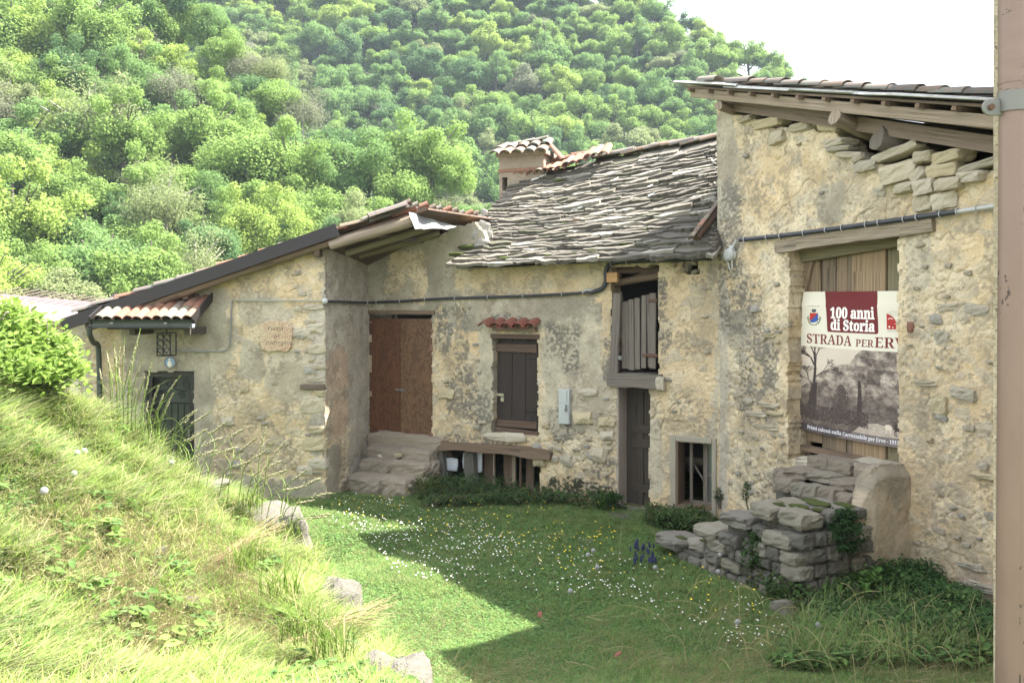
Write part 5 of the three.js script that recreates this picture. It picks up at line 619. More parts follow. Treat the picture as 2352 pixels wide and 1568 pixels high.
  for (let y = y0; y < h; y += 4) for (let x = 0; x < w; x += 4) {
    const X = x / w, Y = (y - y0) / (h - y0), ridge = lineAt([[0, 0.5], [0.12, 0.40], [0.22, 0.28], [0.36, 0.19], [0.48, 0.165], [0.56, 0.03], [0.7, -0.1], [1, -0.2]], X) + 0.02 * (fbm(X * 30, 3, 3, 11) - 0.5);
    let k; if (Y < ridge) k = 0.97 - 0.10 * fbm(X * 3, Y * 3, 3, 12) - 0.25 * smooth(0.25, 0, X) * smooth(0.1, 0.5, Y); else { const n = fbm(X * 14 + Y * 6, Y * 16 - X * 9, 5, 21), f = fbm(X * 50, Y * 50, 3, 25); k = 0.26 + 0.95 * (n - 0.25) + 0.45 * (f - 0.5); k *= lerp(1, 0.5, smooth(0.38, 0.7, Y)); if (X > 0.66 && Y > 0.2 && Y < 0.36 && fbm(X * 6, Y * 9, 3, 31) > 0.42) k *= 0.55; }
    const road = lineAt([[0, 1.2], [0.5, 0.93], [0.62, 0.80], [0.75, 0.77], [0.9, 0.82], [1, 0.83]], X); if (Y > road) k = 0.72 + 0.25 * fbm(X * 40, Y * 50, 3, 41) - 0.12;
    c.fillStyle = tone(clamp(k)); c.fillRect(x, y, 4, 4);
  }
  c.strokeStyle = tone(0.03); c.fillStyle = tone(0.06); const limb = (x, y, a, L, wd, d) => { if (d < 0) return; const x1 = x + Math.cos(a) * L, y1 = y + Math.sin(a) * L; c.lineWidth = wd; c.beginPath(); c.moveTo(x, y); c.lineTo(x1, y1); c.stroke(); for (let k = 0; k < 3; k++) limb(x1, y1, a + (R() - 0.5) * 1.7, L * (0.55 + 0.25 * R()), wd * 0.6, d - 1); if (d < 2) for (let k = 0; k < 5; k++) c.fillRect(x1 + 26 * (R() - 0.5), y1 + 20 * (R() - 0.5), 7, 5); };
  limb(165, 1330, -1.55, 380, 34, 0); limb(158, 960, -1.5, 170, 26, 4); limb(160, 1000, -2.3, 90, 9, 3); limb(160, 900, -0.7, 110, 9, 3);
  for (let k = 0; k < 520; k++) { const y = 960 + 380 * R(); c.fillRect(140 + 64 * (R() - 0.5) * (y - 900) / 200, y, 12, 14); }
  for (let k = 0; k < 420; k++) { const t = R(); c.fillRect(590 + 38 * (R() - 0.5) * (0.4 + t), 880 + 430 * t, 13, 15); }
  for (let k = 0; k < 900; k++) { const t = R(), r = 20 + 70 * Math.sin(Math.PI * Math.min(1, t * 1.5)); c.fillStyle = tone(0.04 + 0.2 * R()); c.fillRect(420 + (R() - 0.5) * 2 * r * R(), 940 + 380 * t, 9, 11); }
  for (let k = 0; k < 900; k++) { c.fillStyle = tone(0.02 + 0.16 * R()); c.fillRect(R() * 680, 1180 + 150 * R() + 0.02 * k * 0, 13, 12); }
  c.fillStyle = tone(0.03); c.fillRect(920, 1265, 86, 64); c.fillRect(930, 1325, 7, 50); c.fillRect(985, 1325, 7, 50); c.beginPath(); c.arc(945, 1350, 26, 0, 7); c.lineWidth = 6; c.stroke(); c.fillStyle = tone(0.95); c.beginPath(); c.ellipse(868, 1300, 34, 26, 0.2, 0, 7); c.fill(); c.fillRect(846, 1310, 9, 50); c.fillRect(880, 1310, 9, 50);
  c.fillStyle = 'rgba(60,52,60,0.55)'; c.fillRect(0, 1395, w, 85); c.restore();
  c.fillStyle = '#e8e6ea'; c.textAlign = 'center'; say('Primi calessi sulla Carrozzabile per Erve - 1913', 530, 1450, 50, 860, 'serif', 'bold ');
  const t = new THREE.CanvasTexture(cv); t.colorSpace = THREE.SRGBColorSpace; part('cloth', g, std([1, 1, 1], 0.75, { map: t }), bn);
}
// ================================================================== small things on the walls
{
  const p = MW.L(1298, 933, 0.03), a = MW.L(1286, 972, 0.03), b = MW.L(1311, 894, 0.03), w = b.x - a.x, h = b.y - a.y, m = thing('meter_box', 'pale grey metal meter box with a padlock on the wall', 'meter box', null, MW.at(p.x, a.y, 0.03)); m.rotation.y = MW.theta;
  part('case', new RoundedBoxGeometry(w, h, 0.09, 1, 0.006).translate(0, h / 2, 0), M.metalBox, m); part('door', new RoundedBoxGeometry(w - 0.025, h * 0.6, 0.012, 1, 0.004).translate(-0.003, h * 0.31, 0.05), M.metalBox, m); part('lid', new RoundedBoxGeometry(w * 0.72, h * 0.36, 0.016, 1, 0.004).translate(-0.015, h * 0.8, 0.052), M.metalBox, m);
  part('padlock', merge([box(0.04, 0.055, 0.02, 0.045, h * 0.42, 0.07, 0.005), new THREE.TorusGeometry(0.014, 0.004, 5, 10, Math.PI).translate(0.045, h * 0.45, 0.07), box(0.03, 0.05, 0.012, 0.045, h * 0.52, 0.06)]), M.boxDark, m);
}
{
  const c = LW.L(637, 771, 0.0), s = c.z, k = (x, y) => { const q = LW.L(x, y, 0); return new THREE.Vector2(q.x - c.x, q.y - c.y); }, pl = thing('stone_plaque', 'reddish weathered stone plaque with worn dark lettering', 'plaque', null, LW.at(c.x, c.y, 0.02)); pl.rotation.y = LW.theta; s;
  const sh = new THREE.Shape([[603, 748], [612, 739], [632, 737], [652, 741], [672, 752], [672, 772], [668, 798], [660, 806], [642, 803], [622, 806], [605, 801], [600, 778]].map((q) => k(...q)));
  const cv = document.createElement('canvas'); cv.width = 256; cv.height = 256; const x = cv.getContext('2d'), R = rng(15); x.fillStyle = '#b9a488'; x.fillRect(0, 0, 256, 256); for (let i = 0; i < 2600; i++) { const u = R(), v = R(), d = u * 0.8 + 0.2 * v; x.fillStyle = R() < d * 0.55 ? 'rgba(142,92,72,0.7)' : 'rgba(190,176,146,0.6)'; x.fillRect(u * 256, v * 256, 5 + 6 * R(), 3 + 4 * R()); }
  x.fillStyle = '#3b332c'; x.font = 'bold italic 40px serif'; x.fillText('Forno', 58, 84); x.font = 'bold italic 30px serif'; x.fillText('del', 104, 136); x.font = 'bold italic 36px serif'; x.fillText('Disgregato', 46, 192); for (let i = 0; i < 1800; i++) { x.fillStyle = R() < 0.3 ? 'rgba(150,104,82,0.7)' : 'rgba(182,166,136,0.8)'; x.fillRect(R() * 256, R() * 256, 6, 4); }
  const t = new THREE.CanvasTexture(cv); t.colorSpace = THREE.SRGBColorSpace; const g = new THREE.ExtrudeGeometry(sh, { depth: 0.035, bevelEnabled: true, bevelSize: 0.012, bevelThickness: 0.012, bevelSegments: 2 }), A = g.attributes.position, U = g.attributes.uv; for (let i = 0; i < A.count; i++) U.setXY(i, A.getX(i) / 0.52 + 0.5, A.getY(i) / 0.52 + 0.5); part('slab', g, std([1, 1, 1], 0.9, { map: t, bumpMap: stoneTex.bumpMap, bumpScale: 0.01 }), pl);
}
{
  const c = LW.L(390, 832, 0.02), m = thing('ceramic_medallion', 'small round blue ceramic medallion with white figure above gate', 'medallion', null, LW.at(c.x, c.y, 0.02)); m.rotation.y = LW.theta;
  part('disc', new THREE.CylinderGeometry(0.085, 0.085, 0.02, 24).rotateX(Math.PI / 2), std([0.22, 0.36, 0.55], 0.3), m); part('rim', new THREE.TorusGeometry(0.083, 0.013, 8, 28).translate(0, 0, 0.01), M.white, m);
  part('figure', merge([new THREE.SphereGeometry(0.022, 10, 8).translate(0, 0.04, 0.015), new THREE.SphereGeometry(0.04, 12, 10).scale(1, 1.25, 0.45).translate(0, -0.025, 0.012), new THREE.SphereGeometry(0.018, 8, 6).translate(0.02, -0.005, 0.025)]), std([0.72, 0.70, 0.60], 0.35), m);
}
{
  const c = LW.L(382, 790, 0.42), m = thing('lantern', 'black wrought-iron scrolled lantern hanging under tiled canopy', 'lantern', null, LW.at(c.x, c.y, 0.42)); m.rotation.y = LW.theta; const bar = [], H = 0.17;
  for (const [x, z] of [[-0.1, -0.1], [0.1, -0.1], [0.1, 0.1], [-0.1, 0.1]]) bar.push(box(0.014, 2 * H, 0.014, x, 0, z)); for (const y of [-H, H]) bar.push(box(0.21, 0.014, 0.014, 0, y, 0.1), box(0.21, 0.014, 0.014, 0, y, -0.1), box(0.014, 0.014, 0.21, 0.1, y, 0), box(0.014, 0.014, 0.21, -0.1, y, 0)); bar.push(box(0.014, 0.16, 0.014, 0, H + 0.08, 0), box(0.2, 0.01, 0.2, 0, H, 0)); part('cage', merge(bar), M.iron, m);
  for (const s of [-1, 1]) for (const y of [-0.09, 0.02, 0.11]) part('scroll', new THREE.TorusGeometry(0.04, 0.008, 6, 16, 5).translate(s * 0.05, y, 0.1), M.iron, m);
}
// conduits: thin round cable runs with clips
function clips(pts, n, parent, r) { const c = new THREE.CatmullRomCurve3(pts, false, 'catmullrom', 0.1); for (let i = 0; i < n; i++) { const t = (i + 0.5) / n, p = c.getPoint(t), d = c.getTangent(t), q = part('clip', new THREE.TorusGeometry(r * 1.15, 0.006, 5, 10), M.clip, parent); q.position.copy(p); q.quaternion.setFromUnitVectors(new V3(0, 0, 1), d); } }
{
  const m = (x, y, o = 0.05) => { const q = MW.L(x, y, o); return MW.at(q.x, q.y, o); }, s = (x, y) => { const q = SW.hit(x, y, 0.05); return SW.at(q[0], q[1], 0.05); };
  const pts = [s(752, 692), s(790, 693), s(832, 695), m(860, 694), m(920, 692), m(992, 687), m(1100, 683), m(1200, 680), m(1300, 675), m(1360, 671), m(1384, 662), m(1392, 645), m(1391, 625), m(1397, 610), m(1412, 603), m(1470, 599), m(1550, 596), m(1636, 592, 0.06)], o = thing('cable_conduit', 'black cable conduit running along the low house wall, bent upward beside the hatch', 'conduit', null, pts[0]), L = pts.map((p) => p.clone().sub(pts[0]));
  part('pipe', tube(L.slice(0, 10), 0.022, 60, 7), M.conduit, o); part('pipe', tube(L.slice(9), 0.034, 50, 8), M.conduit, o); clips(L.slice(2, 10), 9, o, 0.024); clips(L.slice(13), 4, o, 0.036);
  const pp = [m(1340, 669), m(1350, 665), m(1368, 668), m(1380, 662)].map((p) => p.sub(pts[0])); part('pale_sleeve', tube(pp, 0.022, 16, 7), M.conduitPale, o);
}
{
  const r = (x, y, o = 0.06) => { const q = RW.L(x, y, o); return RW.at(q.x, q.y, o); }, pts = [r(1700, 551), r(1790, 542), r(1900, 528), r(2000, 514), r(2100, 500), r(2200, 486), r(2300, 471), r(2400, 455)], o = thing('cable_conduit', 'dark clipped conduit slanting above the banner window lintel', 'conduit', null, pts[0]), L = pts.map((p) => p.clone().sub(pts[0])); part('pipe', tube(L.slice(0, 6), 0.03, 40, 8), M.conduit, o); part('pale_sleeve', tube(L.slice(5), 0.024, 20, 8), M.conduitPale, o); clips(L, 16, o, 0.032);
  const c = RW.L(1677, 585, 0.05), j = thing('junction_box', 'small grey junction box at the corner between both conduits', 'junction box', null, RW.at(c.x, c.y, 0.05)); j.rotation.y = RW.theta; part('case', new THREE.CylinderGeometry(0.085, 0.09, 0.07, 16).rotateX(Math.PI / 2), M.plasticGrey, j); part('lid', new THREE.CylinderGeometry(0.07, 0.075, 0.02, 16).rotateX(Math.PI / 2).translate(0, 0, 0.045), M.plasticGrey, j); part('outlet', box(0.07, 0.07, 0.06, 0.04, 0.09, -0.005, 0.01), M.plasticGrey, j); part('cable', tube([new V3(-0.14, -0.03, 0), new V3(-0.02, -0.1, 0.02), new V3(0.02, -0.2, 0.02), new V3(0.07, -0.18, 0.02), new V3(0.05, -0.08, 0.01)], 0.01, 20, 6), M.conduitPale, j); part('cable', tube([new V3(0.05, 0.08, 0), new V3(0.1, 0.14, 0), new V3(0.14, 0.19, 0)], 0.02, 10, 6), M.conduitPale, j);
}
{
  const r = (x, y, o = 0.045) => { const q = LW.L(x, y, o); return LW.at(q.x, q.y, o); }, pts = [r(744, 691), r(680, 690), r(600, 690), r(535, 689)], o = thing('cable_conduit', 'thin pale conduit across the wing wall, dropping towards the gate', 'conduit', null, pts[0]), L = (a) => a.map((p) => p.clone().sub(pts[0])); part('pipe', tube(L(pts), 0.012, 24, 6), std([0.33, 0.33, 0.28], 0.6), o); part('pipe', tube(L([r(532, 690), r(530, 740), r(528, 785), r(522, 802), r(505, 807), r(440, 807), r(350, 807)]), 0.014, 40, 6), std([0.22, 0.22, 0.21], 0.5), o); part('joint', new THREE.SphereGeometry(0.05, 10, 8).translate(...L([r(746, 691)])[0].toArray()), M.plasticGrey, o);
}
// ================================================================== neighbouring house at the right edge: drainpipe, plaster edge, eaves out of the picture
{
  const Z = 3.12, gy = groundY(1.8, 3.2), top = EYE + 1.9, h = thing('neighbour_house', 'pale rough plaster edge of the nearest house behind the drainpipe', 'house', null, new V3(1.8, gy, -3.3));
  const L = (x, y, z) => new V3(x - 1.8, y - gy, -z + 3.3);
  const t = tex2(256, 512, (s, q) => { const n = fbm(s * 20, q * 40, 4, 801), m = fbm(s * 60, q * 120, 2, 805), k = 0.75 + 0.5 * n; const c = mix3([0.60, 0.54, 0.43], [0.24, 0.19, 0.14], smooth(0.62, 0.74, m * 0.6 + n * 0.4)); return [c[0] * k, c[1] * k, c[2] * k, n * 0.5 + m * 0.5]; }), pm = std([1, 1, 1], 0.95, { map: t.map, bumpMap: t.bumpMap, bumpScale: 0.015 });
  // near wall: its left face follows a line that runs almost along the line of sight
  const nz = 40, ny = 70, pos = [], uv = [], id = [], edge = (y, z) => { const k = (EYE - y) / 1.35; return z * lineAt([[-1, 0.5790], [0.12, 0.5765], [0.3, 0.5725], [0.6, 0.5705], [0.95, 0.5712], [1.3, 0.5745]], k) + 0.006 * (noise(y * 30, z * 9, 3) - 0.5) + 0.004 * (noise(y * 90, z * 9, 4) - 0.5); };
  for (let j = 0; j <= ny; j++) for (let i = 0; i <= nz; i++) { const y = lerp(gy - 0.3, top, j / ny), z = lerp(3.2, 8.0, i / nz), p = L(edge(y, z) + 0.012 * (z - 3.2), y, z); pos.push(p.x, p.y, p.z); uv.push(z, y); }
  for (let j = 0; j < ny; j++) for (let i = 0; i < nz; i++) { const a = j * (nz + 1) + i; id.push(a, a + 1, a + nz + 2, a, a + nz + 2, a + nz + 1); }
  const g = new THREE.BufferGeometry(); g.setAttribute('position', new THREE.Float32BufferAttribute(pos, 3)); g.setAttribute('uv', new THREE.Float32BufferAttribute(uv, 2)); g.setIndex(id); g.computeVertexNormals(); part('side_wall', g, pm, h);
  const prism = (pts, y0, y1, m, nm) => { const c = pts.map(([x, z]) => new THREE.Vector2(x, z)), g2 = new THREE.ExtrudeGeometry(new THREE.Shape(c), { depth: y1 - y0, bevelEnabled: false }).rotateX(-Math.PI / 2).translate(-1.8, y0 - gy, 3.3); return part(nm, boxUV(g2), m, h); };
  prism([[3.16 * 0.582, 3.24], [7, 3.24], [8.5, 8.2], [8.2 * 0.585 + 0.1, 8.2]], -0.3, top, pm, 'body');
  prism([[5.9 * 0.59 + 0.15, 5.9], [8, 5.9], [9.5, 10], [8.0 * 0.59 + 0.2, 8.2], ], top + 0.005, EYE + 3.59, pm, 'upper_storey');
  prism([[4.0, 8.1], [4.9, 5.3], [9, 5.2], [10.2, 9.6], [5.9, 9.6], [5.05, 9.15]], EYE + 3.60, EYE + 3.72, TILE[3], 'unseen_shadow_roof');  // unseen roof, its outline shaped to throw the shadow edge across the lawn
  // drainpipe
  const dp = thing('drainpipe', 'mauve-brown metal drainpipe with a steel wall bracket at the right edge', 'drainpipe', null, P(2327, 1568, Z)), q = (x, y) => P(x, y, Z).sub(dp.position), pm2 = (() => { const t2 = tex2(256, 1024, (s, v) => { const n = fbm(s * 5, v * 20, 4, 821), sc = smooth(0.70, 0.73, fbm(s * 30, v * 130, 2, 823)) * smooth(0.55, 0.6, noise(s * 3, v * 9, 825)); const k = 0.92 + 0.16 * n; return [lerp(0.20, 0.05, sc) * k, lerp(0.132, 0.035, sc) * k, lerp(0.106, 0.03, sc) * k, 0.5 + 0.2 * (n - 0.5) - 0.3 * sc]; }); return std([1, 1, 1], 0.42, { map: t2.map, metalness: 0.15 }); })();
  const a = q(2331, -60), b = q(2331, 215), c = q(2322, 1720), cyl = (p0, p1, r, nm, m, open) => { const d = p1.clone().sub(p0), g2 = new THREE.CylinderGeometry(r, r, d.length(), 40, 1, open), o = part(nm, g2, m, dp); o.position.copy(p0).lerp(p1, 0.5); o.quaternion.setFromUnitVectors(new V3(0, -1, 0), d.clone().normalize()); return o; };
  cyl(a, b, 0.0535, 'upper_pipe', pm2, false); cyl(b.clone().lerp(c, -0.05), c, 0.0505, 'lower_pipe', pm2, false); cyl(q(2331, 185), q(2331, 193), 0.0555, 'collar', pm2, false);
  cyl(q(2330.5, 212), q(2330.5, 258), 0.0565, 'bracket_band', M.steel, true); { const e = q(2274, 247), sh = new THREE.Shape(); sh.absarc(0, 0, 0.028, Math.PI / 2, Math.PI * 1.5); sh.lineTo(0.06, -0.028); sh.lineTo(0.06, 0.028); const o = part('bracket_lug', new THREE.ExtrudeGeometry(sh, { depth: 0.006, bevelEnabled: true, bevelSize: 0.002, bevelThickness: 0.002, bevelSegments: 1 }), M.steel, dp); o.position.copy(e); const bo = part('bolt', new THREE.CylinderGeometry(0.012, 0.012, 0.016, 6).rotateX(Math.PI / 2), M.rust, dp); bo.position.copy(e).add(new V3(0, 0, 0.01)); }
}
// ================================================================== low shed with a pink metal roof behind the ivy
{
  const a = P(-120, 664, 24), b = P(236, 695, 24), c = P(196, 738, 18.5), d = P(-160, 738, 18.5), s = thing('shed', 'low shed roof of faded pink metal sheeting beyond the ivy', 'shed', null, new V3(c.x, 0.5, c.z)), R0 = [a, b, c, d].map((p) => p.clone().sub(s.position)), g = new THREE.BufferGeometry(); g.setAttribute('position', new THREE.Float32BufferAttribute([...R0, ...R0.map((p) => p.clone().add(new V3(0, -0.06, 0)))].flatMap((p) => p.toArray()), 3)); g.setIndex([0, 2, 1, 0, 3, 2, 3, 7, 6, 3, 6, 2, 2, 6, 5, 2, 5, 1]); const t = mottle(9, 0.85, 1.15, 841); t.map.repeat.set(0.3, 0.3); part('roof', boxUV(g), std([0.15, 0.10, 0.10], 0.75, { map: t.map }), s); s.children[0].geometry.computeVertexNormals();
  part('wall', box(4, 2.4, 0.3, -2.2, 0.9, -0.6), STONE[1], s); for (let k = 0; k < 14; k++) { const p = R0[0].clone().lerp(R0[1], (k + 0.5) / 14), q = R0[3].clone().lerp(R0[2], (k + 0.5) / 14), o = part('roof_seam', box(0.03, 0.02, p.distanceTo(q)), std([0.12, 0.08, 0.08], 0.75), s); orient(o, p.clone().lerp(q, 0.5).add(new V3(0, 0.01, 0)), new V3(1, 0, 0).applyAxisAngle(new V3(0, 1, 0), 0), p.clone().sub(q).cross(new V3(1, 0, 0)).negate()); }
}
// ================================================================== rocks
{
  const R = rng(91), ROCK = [stoneM([0.115, 0.105, 0.088]), stoneM([0.09, 0.083, 0.068]), stoneM([0.10, 0.085, 0.063])];
  const rock = (label, px, py, Z, w, h, d, seed, m = 0, turn = 0, sink = 0.35) => { const onG = [3004, 3005, 3011, 3012, 3013].includes(seed), p = onG ? onGround(px, py).add(new V3(0, 0.3 * h * Z / F, 0)) : P(px, py, Z), f = F / Z, o = new THREE.Mesh(chippedGeo(seed, 9, 5, 0.3, 0.014), ROCK[m]); o.name = numbered('rock'); o.castShadow = o.receiveShadow = true; o.position.copy(p).add(new V3(0, -0.28 * h / f, 0)); o.scale.set(w / f, h / f * 1.15, d); o.rotation.set(0.1 * (R() - 0.5), turn, 0.15 * (R() - 0.5)); scene.add(o); const A = (o.geometry = o.geometry.clone()).attributes.position; for (let i = 0; i < A.count; i++) { const x = A.getX(i), y = A.getY(i), z = A.getZ(i), k = 1 + 0.5 * (fbm(x * 3 + seed, y * 3 + z * 2, 3, seed) - 0.5); A.setXYZ(i, x * k, y * k, z * k); } o.geometry.computeVertexNormals(); return tag(o, label, 'rock'); };
  rock('long lichen-grey boulder on the bank edge above daisies', 636, 1206, 10.0, 140, 136, 0.6, 3001, 0, 0.3);
  rock('square pale stone block standing out of the bank grass', 778, 1376, 7.7, 96, 96, 0.4, 3002, 0, 0.2);
  rock('mossy grey-white rock at the bottom edge of the lawn', 900, 1556, 5.9, 160, 120, 0.5, 3003, 0, 0.1);
  rock('flat stone slab lying in straw on the mown bank', 400, 1392, 5.75, 120, 15, 0.3, 3004, 2, -0.2); rock('low stone half buried left of the flat slab', 262, 1422, 5.5, 90, 12, 0.22, 3005, 2, 0.1);
  rock('small stone on the bank crest before the iron gate', 300, 1010, 9.0, 44, 26, 0.3, 3006, 0); rock('sunlit stone on bank crest left of the gate stalks', 340, 1036, 9.1, 48, 26, 0.3, 3007, 0); rock('round stone on the bank crest under gate threshold', 376, 1060, 9.2, 44, 30, 0.3, 3008, 0);
  rock('pale flat stone on the crest below the wing wall', 472, 1114, 9.9, 84, 30, 0.4, 3009, 0); rock('worn stone at crest between flat stone and boulder', 545, 1170, 9.9, 80, 50, 0.4, 3010, 0);
  rock('small grey stone beside the bare patch on the bank', 350, 1282, 6.8, 44, 26, 0.2, 3011, 1); rock('flat grey stone embedded in the lawn by low door', 1432, 1192, 12.2, 70, 12, 0.3, 3012, 1); rock('tiny flat stone showing in mossy lawn', 1345, 1246, 10.8, 34, 10, 0.2, 3013, 1);
  { const q = part('moss_cushion', stoneGeo(3100, 4, 2.2, 0.08), mossM, scene); q.position.copy(P(852, 1548, 5.9)); q.scale.set(0.16, 0.07, 0.2); tag(q, 'yellow-green moss cushion on the bottom rock', 'moss'); }
}
// ================================================================== foliage
const leafM = (c, tr = 0.45) => phys(c, 1, { transmission: tr, thickness: 0, specularIntensity: 0.2 });
// a crown of unit radius: clumps of leaf-sized faces through its volume
function crownGeo(seed, clumps, per, size, squash = 1, open = 0) {
  const R = rng(seed), pos = [], nor = [], idx = [], v = new V3(), dir = () => { let x, y, z, l; do { x = R() * 2 - 1; y = R() * 2 - 1; z = R() * 2 - 1; l = x * x + y * y + z * z; } while (l > 1 || l < 0.02); return new V3(x, y, z).divideScalar(Math.sqrt(l)); };
  for (let c = 0; c < clumps; c++) {
    // boughs: flattened sprays reaching out and up from the middle, larger low down, smaller at the top
    const d = dir(); if (d.y < -0.35) d.y *= -0.5; const big = R() < 0.55, cr = (big ? 0.30 : 0.16) + 0.12 * R(), rad = big ? 0.30 + 0.35 * R() : 0.55 + 0.42 * R(), C = d.clone().multiplyScalar(rad); C.y = C.y * squash + 0.05 * (R() - 0.5); C.x *= 0.85 + 0.35 * noise(c, 3, seed); const flat = 0.68 + 0.3 * R(), lean = d.clone().multiplyScalar(0.35);
    for (let k = 0; k < per * (big ? 1.5 : 0.7); k++) {
      const e = dir(), rr = cr * Math.pow(R(), 0.38) * (R() < 0.06 ? 1.35 : 1), p = C.clone().add(v.set(e.x * rr, e.y * rr * flat, e.z * rr)).addScaledVector(lean, e.dot(d) > 0 ? rr * 0.6 : 0);
      const n = dir().multiplyScalar(0.7).addScaledVector(e, 0.45).add(v.set(0, 0.6, 0)).normalize(), t = dir().cross(n).normalize(), b = n.clone().cross(t), s = size * (0.6 + 0.8 * R()), o = pos.length / 3;
      for (const [i, j] of [[-1, 0], [-0.15, -0.55], [1, 0], [0.1, 0.6]]) { pos.push(p.x + (t.x * i + b.x * j) * s, p.y + (t.y * i + b.y * j) * s, p.z + (t.z * i + b.z * j) * s); nor.push(n.x, n.y, n.z); } idx.push(o, o + 1, o + 2, o, o + 2, o + 3);
    }
  }
  const g = new THREE.BufferGeometry(); g.setAttribute('position', new THREE.Float32BufferAttribute(pos, 3)); g.setAttribute('normal', new THREE.Float32BufferAttribute(nor, 3)); g.setIndex(idx); return g;
}
function trunkGeo(seed, limbs) { const R = rng(seed), L = [pole(new V3(0, -2.4, 0), new V3(0.05, 0.2, 0), 0.07, 0.045, seed, 5, 6, 0.6), pole(new V3(0.05, 0.2, 0), new V3(0.1, 0.8, 0.05), 0.045, 0.012, seed + 1, 4, 5, 0.5)]; for (let k = 0; k < limbs; k++) { const a = R() * 6.3, y = -0.6 + 0.9 * R(), l = 0.45 + 0.4 * R(); L.push(pole(new V3(0.03, y, 0), new V3(Math.cos(a) * l, y + 0.3 + 0.3 * R(), Math.sin(a) * l), 0.028, 0.008, seed + k + 5, 4, 4, 0.6)); } return merge(L); }
const NEARC = Array.from({ length: 6 }, (_, i) => crownGeo(4000 + i, 34, 620, 0.028, [1.15, 1.35, 1.0, 1.45, 1.1, 1.25][i])), OPENC = Array.from({ length: 3 }, (_, i) => crownGeo(4050 + i, 46, 150, 0.024, 1.3, 1)), FARC = Array.from({ length: 6 }, (_, i) => crownGeo(4100 + i, 24, 480, 0.037, [1, 1.2, 0.9, 1.25, 1.05, 1.3][i]));
const TRUNK = [trunkGeo(4200, 9), trunkGeo(4220, 9)], bark = std([0.10, 0.085, 0.07], 1), barkPale = std([0.26, 0.24, 0.20], 1);
const LEAF = { lime: leafM([0.27, 0.36, 0.085], 0.45), bright: leafM([0.205, 0.305, 0.08], 0.45), mid: leafM([0.155, 0.255, 0.08], 0.43), deep: leafM([0.105, 0.19, 0.07], 0.4), olive: leafM([0.22, 0.26, 0.115], 0.42), grey: leafM([0.20, 0.215, 0.135], 0.4) };
const treeProto = new Map();
function tree(name, label, group, center, R, tone, kind, k) {
  const key = [tone, kind, k].join();
  let t;
  if (treeProto.has(key)) { t = treeProto.get(key).clone(); t.name = numbered(name); scene.add(t); t.userData = {}; }
  else { t = thing(name); part('trunk', TRUNK[k % 2], kind === 'open' ? barkPale : bark, t); part('crown', (kind === 'far' ? FARC : kind === 'open' ? OPENC : NEARC)[k], LEAF[tone], t); treeProto.set(key, t); for (const c of t.children) c.position.y = kind === 'far' ? 1.3 : 2.0; }
  const r = rng(Math.round(center.x * 97 + center.z * 13)); t.position.copy(center).add(new V3(0, -(kind === 'far' ? 1.3 : 2.0) * R, 0)); t.scale.set(R * (0.85 + 0.35 * r()), R * (0.85 + 0.4 * r()), R * (0.85 + 0.35 * r())); t.rotation.y = r() * 6.28; return tag(t, label, 'tree', group);
}
